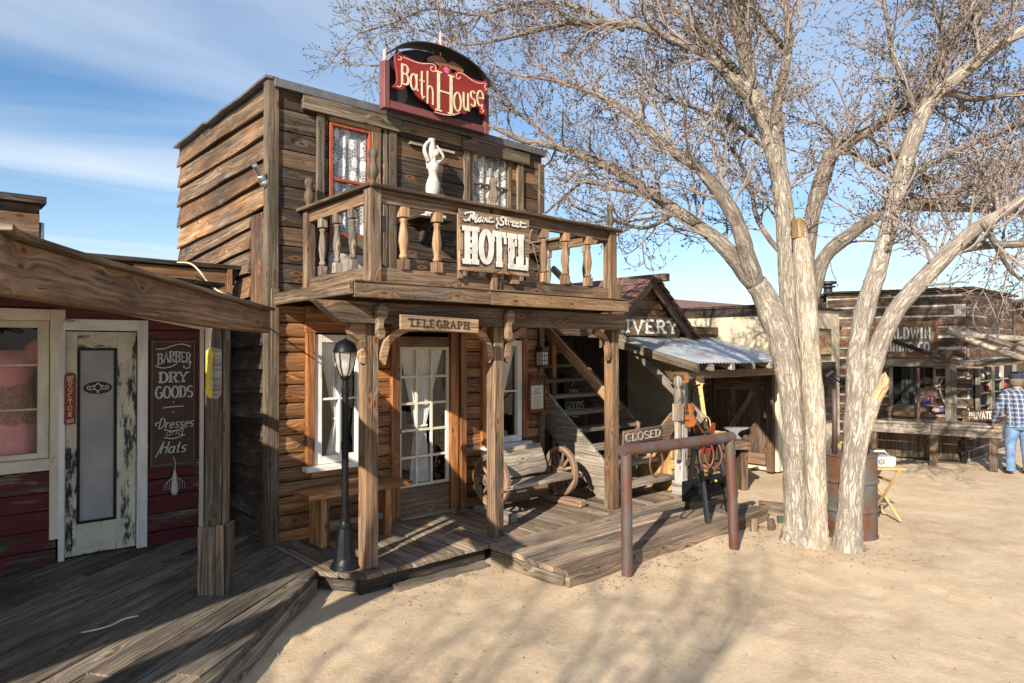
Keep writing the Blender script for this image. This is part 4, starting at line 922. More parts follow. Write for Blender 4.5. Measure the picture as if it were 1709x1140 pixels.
def limb_tube(mb, o, pts, n=10, ax=V((1, 0, 0)), ay=V((0, 1, 0)), wr=0.0):
    pts = catmull(pts, 5 if wr else 3); mb.tube([V(o)+ax*p[0]+ay*p[1]+ZZ*p[2] for p in pts], [p[3]*(1+wr*mn.noise(V((p[2]*22, p[0]*9, 1)))) for p in pts], n, jit=wr*.25)
so_ = (stx, 6.10, sz0+.035); m = MB()
rings_body(m, so_, ax=V((.82, 0, 0)), ay=V((0, .9, 0)), rows=[(-.035, 0, 0, .085, .075), (-.035, 0, .05, .070, .065), (-.02, 0, .13, .064, .060), (-.008, 0, .22, .088, .075), (0, 0, .31, .100, .08), (.004, 0, .37, .085, .066), (.004, 0, .435, .056, .05), (.0, -.008, .50, .074, .066), (.0, -.004, .545, .082, .062), (.0, 0, .58, .066, .045), (.012, 0, .605, .030, .030), (.018, -.004, .625, .028, .030), (.028, -.012, .65, .046, .050), (.034, -.014, .685, .044, .050), (.036, -.01, .715, .025, .03)])
limb_tube(m, so_, n=10, ax=V((.86, 0, 0)), pts=[(-.065, 0, .575, 0.0286), (-.10, -.005, .62, 0.0252), (-.135, -.01, .675, 0.0227), (-.115, -.0, .735, 0.0202), (-.07, .0, .785, 0.0176), (-.01, 0, .80, 0.0160), (.015, 0, .795, 0.0118)])
limb_tube(m, so_, n=10, ax=V((.86, 0, 0)), pts=[(.065, 0, .575, 0.0286), (.105, -.005, .605, 0.0244), (.145, -.01, .645, 0.0218), (.13, -.01, .69, 0.0185), (.09, -.0, .735, 0.0160), (.055, 0, .765, 0.0126)])
m.build('body', P_stone, stt, smooth=True)
m = MB(); rings_body(m, so_, ax=V((.82, 0, 0)), ay=V((0, .9, 0)), rows=[(-.03, .03, .50, .04, .03), (-.025, .03, .58, .058, .045), (-.01, .025, .66, .062, .05), (-.005, .02, .73, .058, .05), (-.01, .015, .80, .045, .045), (-.01, .015, .83, .048, .046)], n=14); m.build('hair', P_stone, stt, smooth=True)
m = MB(); m.bx(stx-.13, stx+.13, 6.03, 6.20, sz0, sz0+.035); m.build('base', P_stone, stt, bevel=.006)
m = MB(); m.bx(stx-.24, stx+.22, 6.0, YF-.02, sz0-.03, sz0-.002); m.prism([(0, 0), (.24, 0), (.22, -.05), (.10, -.10), (.04, -.2), (0, -.22)], (stx-.02, YF-.02, sz0-.031), (0, -1, 0), (0, 0, 1), .04); sh = m.build('wall_shelf', W_dark, bevel=.006); tag(sh, 'dark wooden bracket shelf under the white statue', 'shelf')

# ------------------------------------------------------------------ street lamp
lx, ly = 2.775, 5.245
lamp = thing('street_lamp', 'black iron lamp post with glass lantern at the porch corner', 'lamp', (lx, ly, DZ))
m = MB(); m.lathe([(.125, 0), (.128, .012), (.118, .03), (.108, .04), (.104, .055), (.096, .065), (.090, .10), (.078, .20), (.066, .29), (.058, .33), (.062, .335), (.062, .35), (.052, .36), (.045, .375), (.036, .39), (.034, .40)], (lx, ly, DZ), 10); m.build('base', P_black, lamp, auto=35)
m = MB(); m.lathe([(.036, .39), (.040, .395), (.040, .42), (.030, .43), (.029, .9), (.029, .99), (.034, .995), (.034, 1.055), (.027, 1.065), (.026, 1.46), (.031, 1.465), (.031, 1.505), (.024, 1.51), (.022, 1.575), (.03, 1.58)], (lx, ly, DZ), 14); m.build('post', P_black, lamp, auto=35)
lz = DZ+1.58
m = MB(); prof = [(.030, 0), (.050, .03), (.072, .09), (.086, .17), (.090, .215)]
m.lathe([(r-.004, z) for r, z in prof], (lx, ly, lz+.02), 6); m.build('lantern_glass', GL_pale, lamp)
m = MB()
for k in range(6):
    a = 2*pi*(k+.5)/6; m.tube([(lx+cos(a)*r, ly+sin(a)*r, lz+.02+z) for r, z in prof], .005, 5)
m.lathe([(.032, 0), (.045, .015), (.036, .03), (.02, .035)], (lx, ly, lz), 12); m.lathe([(.093, .228), (.106, .235), (.100, .252), (.085, .29), (.055, .322), (.03, .333), (.012, .34), (.008, .36)], (lx, ly, lz), 12); m.build('lantern_cage', P_black, lamp, auto=35)
m = MB(); m.ball((lx, ly, lz+.12), .03, 10, 8, (1, 1, 1.5)); m.tube([(lx, ly, lz+.03), (lx, ly, lz+.08)], .015, 8); m.build('bulb', P_bulb, lamp, smooth=True)

# ------------------------------------------------------------------ plain bench
bn = thing('wooden_bench', 'plain brown plank bench under the hotel front window', 'bench', (3.25, 6.0, DZ))
m = MB(); m.board((2.72, 5.98, .635), (3.83, 5.98, .635), (0, .165, 0), (0, 0, .022), 6, .03); m.build('seat', W_log, bn, bevel=.004)
for x in (2.92, 3.60):
    m = MB(); m.bx(x-.055, x+.0, 5.86, 6.12, DZ, .612); m.bx(x+.002, x+.04, 5.90, 6.08, DZ, .61); m.build('leg', W_log, bn, bevel=.004)
m = MB(); m.bx(2.965, 3.54, 5.90, 5.94, .31, .375, 3, .02); m.build('stretcher', W_grey, bn, bevel=.004)

# ------------------------------------------------------------------ wagon-wheel bench
wb = thing('wagon_wheel_bench', 'weathered plank bench with a wooden wagon wheel at each end', 'bench', (5.3, 5.75, DZ))
def wheel(x, y, z, r, rot):
    q = Matrix.Rotation(rot, 3, 'Z'); ax = q @ V((1, 0, 0)); hy = q @ V((0, 1, 0)); c = V((x, y, z))
    m = MB(); rings = []
    for k in range(40):
        a = 2*pi*k/40; d = hy*cos(a)+ZZ*sin(a); rings.append([c+d*(r-.062)-ax*.028, c+d*r-ax*.028, c+d*r+ax*.028, c+d*(r-.062)+ax*.028])
    m.loft(rings, False, loop=True); rim = m.build('wheel', W_wheel, wb, bevel=.004)
    for k in range(12):
        a = 2*pi*(k+.4)/12; d = hy*cos(a)+ZZ*sin(a); m = MB(); m.tube([c+d*.05, c+d*.12, c+d*(r-.1), c+d*(r-.058)], [.018, .021, .017, .015], 7); m.build('spoke', W_wheel, rim, smooth=True)
    m = MB(); Mx = Matrix((hy, ax.cross(hy)*1, ax)).transposed(); m.lathe([(.03, -.10), (.045, -.095), (.055, -.05), (.068, -.03), (.068, .03), (.055, .05), (.045, .095), (.03, .10)], c, 14, Mx); m.build('hub', W_wheel, rim, auto=40)
wheel(4.80, 5.74, .545, .29, .0); wheel(5.84, 5.70, .535, .29, -.12)
m = MB(); m.board((4.72, 5.58, .50), (5.93, 5.56, .505), (0, .13, .0), (0, 0, .022), 6, .04); m.board((4.82, 5.58, .52), (5.8, 5.58, .52), (0, 0, .03), (0, .01, 0)) if False else None
m.build('seat', W_grey, wb, bevel=.005)
m = MB(); m.board((4.86, 5.93, .66), (5.76, 5.91, .68), (0, .075, .16), (0, .016, -.008), 6, .04); m.build('backrest', W_grey, wb, bevel=.005)
m = MB(); m.board((4.80, 5.90, .30), (5.80, 5.88, .30), (0, 0, .075), (0, .018, 0), 4, .03); m.build('rail', W_wheel, wb, bevel=.004)
m = MB(); m.board((4.79, 5.35, .20), (4.79, 6.0, .20), (.05, 0, 0), (0, 0, .046), 4, .05); m.build('foot_block', W_grey, wb, bevel=.012)
m = MB(); m.board((5.84, 5.34, .20), (5.80, 5.98, .20), (.055, 0, 0), (0, 0, .045), 4, .05); m.build('foot_block', W_wheel, wb, bevel=.02)

# ------------------------------------------------------------------ notice frame and wall lantern
nc = onY(897, 660, 6.215); nf = thing('notice_frame', 'ornate brown fretwork frame holding a paper notice by the stairs', 'frame', (nc.x, 6.215, nc.z))
hwx = (onY(918, 660, 6.215).x-onY(876, 660, 6.215).x)/2; hzz = .30
m = MB(); iw, ih = hwx*.56, hzz*.60
m.bx(nc.x-iw-.022, nc.x-iw, 6.20, 6.22, nc.z-ih-.02, nc.z+ih+.02); m.bx(nc.x+iw, nc.x+iw+.022, 6.20, 6.22, nc.z-ih-.02, nc.z+ih+.02); m.bx(nc.x-iw, nc.x+iw, 6.20, 6.22, nc.z+ih, nc.z+ih+.022); m.bx(nc.x-iw, nc.x+iw, 6.20, 6.22, nc.z-ih-.022, nc.z-ih)
def loop_(x, z, r, k):
    m.tube([V((x+r*cos(a), 6.21+.003*(k % 3), z+r*sin(a))) for a in [2*pi*i/10 for i in range(11)]], .0065, 5, caps=False)
k = 0
for i in range(7):
    zz = nc.z - ih + 2*ih*i/6; o_ = .030+.016*sin(pi*i/6)
    for s in (-1, 1): loop_(nc.x+s*(iw+o_+.006), zz, .030, k); k += 1
for i in range(5):
    xx = nc.x - iw + 2*iw*i/4; o_ = .032+.022*sin(pi*i/4)
    for s in (-1, 1): loop_(xx, nc.z+s*(ih+o_+.008), .031, k); k += 1
m.build('fretwork', W_orange, nf, smooth=True)
m = MB(); m.bx(nc.x-iw, nc.x+iw, 6.222, 6.232, nc.z-ih, nc.z+ih); bd_ = m.build('backing', W_brown, nf)
m = MB(); m.bx(nc.x-iw+.008, nc.x+iw-.022, 6.214, 6.221, nc.z-ih+.012, nc.z+ih-.055); pp = m.build('notice', P_paper, nf)
m = MB(); pen = Pen(m, V((nc.x-iw, 6.2135, nc.z-ih)), XX, ZZ, .004, .005, .001)
for j in range(9):
    if j != 5: pen.stroke([(iw*.35+.01*(j % 3), .04+.028*j), (iw*1.45-.012*(j % 2), .04+.028*j)], .005, .007 if j > 5 else .004)
m.build('printed_line', P_ink, pp)
wlp = onY(905, 598, 6.17); wl_ = thing('wall_lantern', 'small caged wall lantern above the fretwork notice frame', 'lantern', (wlp.x, 6.17, wlp.z))
m = MB(); w2, h2 = .05, .085
m.bx(wlp.x-w2, wlp.x+w2, 6.17-w2, 6.17+w2, wlp.z-h2, wlp.z+h2*.9); m.build('frosted_glass', P_bulb, wl_)
m = MB()
for sx in (-1, -.33, .33, 1):
    m.bx(wlp.x+sx*w2-.004, wlp.x+sx*w2+.004, 6.17-w2-.006, 6.17-w2-.001, wlp.z-h2, wlp.z+h2); m.bx(wlp.x-w2-.006, wlp.x-w2-.001, 6.17+sx*w2-.004, 6.17+sx*w2+.004, wlp.z-h2, wlp.z+h2)
for t in (-1, -.3, .4, 1): m.bx(wlp.x-w2-.007, wlp.x+w2+.003, 6.17-w2-.007, 6.17-w2-.002, wlp.z+t*h2-.004, wlp.z+t*h2+.004)
m.bx(wlp.x-w2-.01, wlp.x+w2+.01, 6.17-w2-.01, 6.17+w2+.01, wlp.z+h2+.001, wlp.z+h2+.06); m.bx(wlp.x-w2-.01, wlp.x+w2+.01, 6.17-w2-.01, 6.17+w2+.02, wlp.z-h2-.02, wlp.z-h2-.001); m.bx(wlp.x-.02, wlp.x+.02, 6.17+w2+.0, YF-.02, wlp.z+.0, wlp.z+.05); m.build('cage', P_dmetal, wl_)

# corner spotlight
fl = thing('spotlight', 'small silver spotlight fixed to the upper corner of the hotel', 'spotlight', (HX0-.06, YF+.02, 3.58))
c = V((HX0-.10, YF+.0, 3.56)); d = V((-.55, -.35, .62)).normalized(); x, y = frame(d); Mx = Matrix((x, y, d)).transposed()
m = MB(); m.lathe([(.008, -.05), (.030, -.045), (.040, 0), (.042, .03), (.034, .05), (.026, .055), (.024, .15), (.027, .155), (.024, .165)], c, 12, Mx); m.build('housing', P_alum, fl, auto=35)
m = MB(); m.tube([c, c+V((.05, .01, -.03)), c+V((.09, .02, -.02))], .012, 7); m.ball(c+V((.02, 0, -.02)), .045, 10, 7); m.build('mount', P_alum, fl, smooth=True)

# ------------------------------------------------------------------ outside stairs
sa = thing('outside_staircase', 'open wooden staircase climbing beside the hotel, closed off with a board', 'staircase', (6.36, 5.4, DZ))
sl_ = .80
def zs(Y): return .60+.80*(Y-5.44)
for x in (6.36, 7.58):
    m = MB(); a = V((x, 5.16, zs(5.16)-.20)); b = V((x, 7.85, zs(7.85)-.20)); d = (b-a).normalized(); u = V((0, -d.z, d.y))
    m.prism([(5.06, DZ), (5.55, DZ), (7.9, zs(7.9)-.40), (7.9, zs(7.9)), (5.40, zs(5.40))], (x+.025, 0, 0), (0, 1, 0), (0, 0, 1), -.05) ; m.build('stringer', W_grey if x < 7 else W_wheel, sa, bevel=.006)
for k in range(11):
    zt = .335+.20*k; y = 5.28+.25*k
    m = MB(); m.board((6.39, y, zt), (7.55, y, zt+.004), (0, .12, 0), (0, 0, .024), 4, .04); m.build('tread', W_grey, sa, bevel=.005)
m = MB(); m.board((6.34, 5.25, zs(5.25)+.83), (6.34, 7.6, zs(7.6)+.83), (0, -.035, .045), (.022, 0, 0), 5, .02); m.build('handrail', W_turn, sa, bevel=.004)
m = MB(); m.board((7.60, 4.88, zs(4.88)+.92), (7.60, 7.6, zs(7.6)+.92), (.03, 0, 0), (0, -.03, .035), 5, .02); m.build('handrail', W_grey, sa, bevel=.004)
m = MB(); m.bx(6.33, 6.40, 7.5, 7.57, zs(7.5), zs(7.5)+.86); m.build('rail_post', W_trim, sa)
# gate board: a plank on each side of a dip
gy_ = 5.15; m = MB()
p = [onY(1028, 725, gy_), onY(1040, 722, gy_), onY(1100, 712, gy_), onY(1117, 690, gy_), onY(1128, 682, gy_), onY(1131, 702, gy_), onY(1112, 735, gy_), onY(1098, 742, gy_), onY(1040, 748, gy_), onY(1028, 742, gy_)]
m.prism([(q.x, q.z) for q in p], (0, gy_, 0), XX, ZZ, .03); gate = m.build('closed_board', W_wheel, sa, bevel=.004)
ca = onY(1041, 730, gy_-.035); cb_ = onY(1102, 720, gy_-.035)
cs = thing('closed_sign', 'small carved wooden sign lettered CLOSED hung across the stairs', 'sign', ca)
m = MB(); hh_ = .085; up_ = ZZ; d = cb_-ca; m.board(ca+V((-.02, 0, -.01)), cb_+V((.02, 0, -.01)), (0, 0, hh_), (0, .012, 0)); b_ = m.build('board', W_wheel, cs, bevel=.006)
m = MB(); pen = Pen(m, ca+V((.02, -.0125, -.055)), d, ZZ, .018, .013, .006); sx = (d.length-.04)/textw('CLOSED', .09, 1, .16); pen.text('CLOSED', 0, 0, .09, sx, .16*sx, slab=.9); m.build('lettering', P_carved, b_)

# ------------------------------------------------------------------ hitching rail
g1 = onZ(1047, 962, 0); g2 = onZ(1226, 915, 0); hr = thing('hitching_rail', 'rusty steel pipe hitching rail standing in the dirt by the platform', 'hitching rail', g1)
t1 = V((g1.x, g1.y, 1.075)); t2 = V((g2.x, g2.y, 1.09)); t1 = atD(1044.5, 752, g1.dot(F0)); t2 = atD(1217, 730, g2.dot(F0))
pr = .050
m = MB(); m.tube([g1+V((0, 0, -.1)), t1+V((0, 0, -.02)), t1+V((0, 0, -.05))], pr, 16, jit=0); m.v = []; m.f = []; m.uv = []; m.b = []; m.mi = []
d = (t2-t1).normalized()
m.tube([g1+V((0, 0, -.1)), (g1+t1)/2, t1-ZZ*.02], pr, 18, jit=0); m.build('post', RUST, hr, smooth=True, auto=40)
m = MB(); m.tube([g2+V((0, 0, -.1)), (g2+t2)/2, t2-ZZ*.02], pr, 18); m.build('post', RUST, hr, smooth=True, auto=40)
m = MB(); m.tube([t1-d*.048, t1.lerp(t2, .5), t2+d*.048], pr*1.03, 18); m.build('crossbar', RUST, hr, smooth=True, auto=40)
def shoe(px, py0, py1, wpx, rot=0):
    c = t1+d*((px-1047)/(1226-1047.))*(t2-t1).length*1.02; L = .23; w_ = .078
    pts = [(-w_*.7, 0), (-w_*1.05, -.07), (-w_*1.05, -.13), (-w_*.75, -.19), (0, -L), (w_*.75, -.19), (w_*1.05, -.13), (w_*1.05, -.07), (w_*.7, 0)]
    e = (d*cos(rot)+V((d.y, -d.x, 0))*sin(rot)); m = MB(); m.tube([c+e*p[0]+ZZ*(p[1]-.048) for p in catmull(pts, 3)], .0095, 6); m.build('horseshoe', SHOE, hr, smooth=True)
shoe(1094, 0, 0, 0); shoe(1180, 0, 0, 0, .2); shoe(1192, 0, 0, 0, 1.2)

# ------------------------------------------------------------------ the dry-goods shop on the left
SY = 7.05
shop = thing('dry_goods_shop', 'low red plank shop with a cream door and deep timber porch', 'building', (1.6, SY, 0))
def sx_(px): return onY(px, 570, SY).x
def sz_(px, py): return onY(px, py, SY).z
DX0 = sx_(108); DX1 = sx_(228); DZ1 = sz_(165, 552); SX1 = sx_(334)
WXR = sx_(84); WZ0 = sz_(40, 768); WZ1 = sz_(40, 535); WX0 = WXR-1.25
m = MB(); z = DZ-.05
while z < 2.62:
    h = rng.uniform(.15, .19)
    for (p, q) in segs(-4.0, SX1, z, z+h, [(DX0-.06, DX1+.07, 0, DZ1+.05), (WX0, WXR, WZ0, WZ1)]): m.board((p, SY+rng.uniform(-.003, .003), z+h/2), (q, SY, z+h/2), (0, -.008, h/2-.003), (0, .013, 0), max(1, int((q-p)/.5)), .02)
    z += h
m.bx(DX0-.06, DX1+.08, SY-.012, SY+.02, DZ1+.102, DZ1+.32); m.build('red_siding', W_red, shop, bevel=.003)
m = MB(); m.bx(SX1-.03, SX1, SY+.02, YB, 0, 2.6); m.bx(-4, SX1-.03, YB-.03, YB, 0, 2.6); m.bx(-4, -3.97, SY+.02, YB-.03, 0, 2.6); m.bx(-3.97, SX1-.03, SY+.02, YB-.03, .08, .11); m.bx(-4, SX1, SY+.02, YB, 2.60, 2.63); m.build('interior_wall', W_dark, shop)
# recess between shop and hotel: boards darkened to carry its shade
m = MB()
for k in range(9): m.bx(SX1+.03+.05*k, SX1+.075+.05*k, 7.75, 7.78, 0.1, 2.75)
m.build('alley_boards', W_dark, shop)
m = MB(); m.bx(SX1-.01, SX1+.03, SY-.03, SY-.001, DZ, 2.22); m.board((.2, SY-.03, 2.56), (SX1+.03, SY-.03, 2.19), (0, 0, .022), (0, .015, 0)); m.build('cream_trim', W_cream, shop, bevel=.003)
# upper false front, stepped
m = MB()
def parapet(x0, x1, z0, z1):
    z = z0
    while z < z1-.03:
        h = min(.17, z1-z); m.board((x0, SY+.02, z+h/2), (x1, SY+.02, z+h/2), (0, -.006, h/2-.002), (0, .013, 0), 6, .02); z += h
parapet(sx_(140), HX0-.08, 2.63, 2.80); parapet(-4.0, onY(66, 400, SY).x, 2.63, 3.22); m.build('false_front', W_brown, shop, bevel=.003)
m = MB(); m.bx(-4.05, onY(76, 400, SY).x, SY-.06, SY+.25, 3.22, 3.285, 5, .03); m.bx(-4, onY(66, 400, SY).x, SY+.03, YB, 2.63, 3.20) ; m.board((sx_(138), SY-.03, 2.81), (HX0-.06, SY-.03, 2.80), (0, .07, 0), (0, 0, .022), 4, .03); m.build('parapet_cap', W_dark, shop, bevel=.005)
m = MB(); m.bx(onY(222, 470, SY-.05).x, onY(378, 470, SY-.05).x, SY-.065, SY-.045, 2.58, 2.77); m.bx(onY(380, 470, SY-.09).x, onY(387, 470, SY-.09).x, SY-.10, SY-.07, 2.5, 2.78); m.build('plywood_panel', W_ply, shop)
m = MB(); a = onY(69, 372, SY+.1); m.tube([(a.x, SY+.1, 2.7), (a.x, SY+.1, a.z)], .022, 8); m.build('vent_pipe', P_alum, shop, smooth=True)
# shop window
m = MB(); cw = .085
m.bx(WXR-.005, WXR+.105, SY-.045, SY-.015, WZ0-.70, WZ1+.10); m.bx(WX0-.1, WXR-.006, SY-.046, SY-.015, WZ1, WZ1+.10); m.bx(WX0-.1, WXR-.006, SY-.05, SY-.015, WZ0-.10, WZ0-.0); m.bx(WXR-.09, WXR-.006, SY-.01, SY+.03, WZ0, WZ1); m.bx(WX0, WXR-.09, SY-.008, SY+.03, WZ1-.06, WZ1); m.bx(WX0, WXR-.09, SY-.008, SY+.03, WZ0, WZ0+.05)
for t in (.36, .68): m.bx(WX0, WXR-.09, SY-.002, SY+.02, WZ0+(WZ1-WZ0)*t-.008, WZ0+(WZ1-WZ0)*t+.008)
wf_ = m.build('shop_window', W_cream, shop, bevel=.004)
m = MB(); m.poly([(WX0, SY+.014, WZ0+.04), (WXR-.085, SY+.014, WZ0+.04), (WXR-.085, SY+.014, WZ1-.05), (WX0, SY+.014, WZ1-.05)]); m.build('pane', GL_shop, wf_)
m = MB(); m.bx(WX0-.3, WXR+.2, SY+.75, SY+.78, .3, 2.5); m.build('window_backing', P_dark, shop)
# door
m = MB(); m.bx(DX0-.075, DX0+.0, SY-.05, SY-.014, DZ, DZ1+.0) if False else None
m.bx(DX1+.0, DX1+.085, SY-.055, SY-.014, DZ, DZ1+.10); m.bx(DX0-.02, DX1-.002, SY-.054, SY-.014, DZ1+.0, DZ1+.10); m.bx(DX0-.045, DX0-.0, SY-.05, SY-.0, DZ, DZ1); m.build('door_casing', W_white, shop, bevel=.004)
gx0 = onY(128, 700, SY).x; gx1 = onY(194, 700, SY).x; gz0 = sz_(160, 870); gz1 = sz_(160, 581)
m = MB(); Yd = SY+.0
m.bx(DX0+.005, gx0, Yd-.02, Yd+.02, DZ+.02, DZ1-.01, 1); m.bx(gx1, DX1-.005, Yd-.02, Yd+.02, DZ+.02, DZ1-.01, 1); m.bx(gx0, gx1, Yd-.019, Yd+.02, DZ+.02, gz0); m.bx(gx0, gx1, Yd-.019, Yd+.02, gz1, DZ1-.01)
dd_ = m.build('shop_door', W_peel, shop, bevel=.004)
m = MB(); q = .022; m.bx(gx0, gx0+q, Yd-.024, Yd+.0, gz0, gz1); m.bx(gx1-q, gx1, Yd-.024, Yd+.0, gz0, gz1); m.bx(gx0+q, gx1-q, Yd-.023, Yd, gz1-q, gz1); m.bx(gx0+q, gx1-q, Yd-.023, Yd, gz0, gz0+q); m.build('glazing_bead', P_black, dd_)
m = MB(); m.bx(gx0+q-.003, gx1-q+.003, Yd-.008, Yd-.002, gz0+q, gz1-q); gp = m.build('pane', GL_frost, dd_)
oc = onY(163, 647, Yd); m = MB(); m.prism([(.113*cos(a)*1.0, .056*sin(a)) for a in [2*pi*i/28 for i in range(28)]], (oc.x, Yd-.008, oc.z), XX, ZZ, .003); ov = m.build('oval_ornament', P_shade, gp)
m = MB(); pen = Pen(m, V((oc.x, Yd-.011, oc.z)), XX, ZZ, .008, .008, .001)
for s in (-1, 1):
    pen.stroke(catmull([(s*.03, -.01), (s*.05, -.015), (s*.075, -.012), (s*.085, .006), (s*.07, .018), (s*.055, .008), (s*.065, -.002)], 4)); pen.stroke(catmull([(0, .042), (s*.02, .02), (s*.028, .0), (s*.015, -.02), (0, -.03), (s*-.006, -.045)], 4)); pen.stroke(catmull([(s*.025, .022), (s*.04, .018), (s*.042, .006)], 3))
m.build('scrollwork', P_lgrey, ov)
m = MB(); a = onY(113, 765, Yd); m.bx(a.x-.018, a.x+.022, Yd-.028, Yd-.019, a.z-.09, a.z+.09); m.ball((a.x, Yd-.055, a.z+.02), .024); m.tube([(a.x, Yd-.05, a.z+.02), (a.x, Yd-.02, a.z+.02)], .01, 6); m.build('handle', P_dmetal, dd_)
# signs
ra = onY(117, 665, SY-.06); rs = thing('doctor_sign', 'narrow red upright sign with small letters beside the cream door', 'sign', (ra.x, SY-.06, ra.z))
hw_ = .042; hh_ = .225; m = MB(); m.prism([(-hw_, -hh_), (hw_, -hh_)]+[(hw_*cos(a), hh_-.03+.03*sin(a)) for a in [pi*i/8 for i in range(9)]], (ra.x, SY-.052, ra.z), XX, ZZ, .012); b_ = m.build('board', P_redp, rs, bevel=.004)
m = MB(); pen = Pen(m, V((ra.x, SY-.0645, ra.z)), XX, ZZ, .007, .006, .001)
for i, ch in enumerate('DOCTOR'): w_ = GLY[ch][0]*.042; pen.text(ch, -w_/2, .115-.055*i, .042)
for k in range(3): pen.stroke([(-.026, .185-.012*k), (.022, .195-.012*k)], .006, .006); pen.stroke([(-.026, -.19-.011*k), (.026, -.18-.011*k)], .006, .006)
m.build('lettering', P_cream, b_)
# barber / dry goods board: proportions of the board read off its own edges
q0 = onY(250, 700, SY-.04).x; q1 = onY(327, 700, SY-.04).x; qz1 = onY(288, 567, SY-.04).z; qz0 = onY(288, 780, SY-.04).z
bb = thing('barber_sign', 'tall dark brown board lettered BARBER DRY GOODS Dresses and Hats', 'sign', (q0, SY-.04, qz0))
BWd = q1-q0; BH = qz1-qz0
m = MB(); m.prism([(0, .02), (.02, 0), (BWd*.46, 0), (BWd*.5, -.02), (BWd*.54, 0), (BWd-.02, 0), (BWd, .02), (BWd, BH), (0, BH)], (q0, SY-.026, qz0), XX, ZZ, .014); b_ = m.build('board', P_brownsign, bb, bevel=.003)
m = MB(); pen = Pen(m, V((q0, SY-.0405, qz0)), XX, ZZ, .006, .006, .0012); e = .018
pen.stroke([(e, e+.012), (e, BH-e), (BWd-e, BH-e), (BWd-e, e+.012), (e, e+.012)]); m.build('border_line', plain('tan_line_paint', (.22, .14, .08), .7, .2, 20), b_)
def bt(name, mat, dx, dy, dz, grow):
    m = MB(); o = V((q0+dx, SY-.0405-dz, qz0+dy)); W_ = BWd
    wv_ = lambda x, y: (x, y + .012*sin((x/W_)*2*pi-1.2) + .03*(x/W_-.5))
    def line(txt, xm, y, h, frac, slab=0, wv=.013, wh=.009, warp=None, slant=0):
        sx = frac*W_/textw(txt, h, 1, .14); pen = Pen(m, o, XX, ZZ, wv+grow, wh+grow, .0012, 0, warp); pen.text(txt, xm*W_-frac*W_/2, y, h, sx, .14*sx, slab, slant)
    line('BARBER', .52, BH*.815, BH*.085, .72, .9, .014, .009, wv_); line('DRY', .50, BH*.665, BH*.082, .60, .9, .022, .012); line('GOODS', .52, BH*.545, BH*.09, .80, .9, .019, .011)
    line('Dresses', .55, BH*.31, BH*.078, .76, 0, .011, .009, None, .25); line('and', .52, BH*.245, BH*.055, .36, 0, .006, .005, wv_, .25); line('Hats', .48, BH*.115, BH*.09, .56, 0, .013, .010, None, .3)
    pen = Pen(m, o, XX, ZZ, .010+grow, .010+grow, .0012)
    for p in ([(.12, .925), (.3, .93), (.5, .955), (.7, .965), (.88, .945)], [(.1, .80), (.25, .78), (.45, .79), (.65, .825), (.8, .83), (.86, .80), (.82, .775), (.73, .78), (.72, .80)], [(.28, .47), (.5, .475), (.72, .475)], [(.5, .505), (.5, .515)], [(.5, .425), (.5, .435)], [(.3, .24), (.5, .225), (.75, .25)], [(.3, .3), (.5, .285), (.75, .305)], [(.12, .09), (.2, .14), (.3, .21)], [(.14, .33), (.12, .35), (.2, .36)]):
        pen.stroke(catmull([(a*W_, b*BH) for a, b in p], 4))
    m.build(name, mat, b_)
bt('painted_shadow', P_shade, .006, -.007, 0, .006); bt('lettering', P_lgrey, 0, 0, .002, 0)
ta = onY(291, 808, SY-.04); tt = thing('tassel', 'white corn-husk tassel hanging under the brown barber sign', 'tassel', ta)
m = MB(); m.lathe([(.008, .14), (.014, .10), (.02, .09), (.016, .08), (.028, .02), (.034, -.06), (.022, -.10)], (ta.x, SY-.05, ta.z), 12)
m.build('tassel_body', P_lgrey, tt, smooth=True)
m = MB(); m.tube([(ta.x, SY-.045, ta.z+.13), (ta.x+.01, SY-.045, ta.z+.20), (ta.x-.01, SY-.045, ta.z+.26)], .004, 5)
for i in range(9): 
    a = -1+2*i/8; m.tube([(ta.x+a*.02, SY-.05, ta.z+.07), (ta.x+a*.085, SY-.05, ta.z+.05-.04*a*a), (ta.x+a*.095, SY-.045, ta.z-.05)], .002, 4)
m.build('cord', P_lgrey, tt)
# porch post with cladding, yellow sign, beam
pp_ = onZ(360, 988, DZ); m = MB(); m.board((pp_.x, pp_.y, DZ), (pp_.x, pp_.y, 2.20), F0*.06, RT*.062, 10, .02); m.board(V((pp_.x, pp_.y, DZ))+RT*.075, V((pp_.x, pp_.y, 2.22))+RT*.075, F0*.05, RT*.011, 10, .03)
post = m.build('porch_post', W_trim, shop, bevel=.007)
m = MB()
for (o_, hz_) in ((-.035, .66), (.062, .675)): m.board(V((pp_.x, pp_.y, DZ))-F0*.075+RT*o_, V((pp_.x, pp_.y, hz_))-F0*.075+RT*o_, RT*(.066 if o_ < 0 else .028), F0*.014, 4, .03)
m.board(V((pp_.x, pp_.y, DZ))+RT*.105, V((pp_.x, pp_.y, .68))+RT*.105, F0*.06, RT*.014, 4, .03); m.build('post_cladding', W_trim, post, bevel=.005)
ys = thing('yellow_sign', 'small half-yellow board with a rounded foot on the shop porch post', 'sign', V((pp_.x, pp_.y, 1.75))-F0*.07)
o_ = V((pp_.x, pp_.y, 1.62))-F0*.064+RT*.006; m = MB(); hw_ = .056
m.prism([(-hw_, .36), (-.02, .385), (hw_, .365), (hw_, .04)]+[(hw_*cos(a), .04-.05*sin(a)) for a in [pi*i/8 for i in range(9)]][1:], o_, RT, ZZ, -.012) ; b_ = m.build('board', W_grey, ys, bevel=.003)
m = MB(); m.prism([(-hw_+.002, .355), (-.018, .375), (.003, .34), (-.005, .25), (.004, .1), (-.006, .0), (-.03, .005), (-hw_+.002, .04)], o_-F0*.0125, RT, ZZ, -.002); m.build('yellow_paint', P_yell, b_)
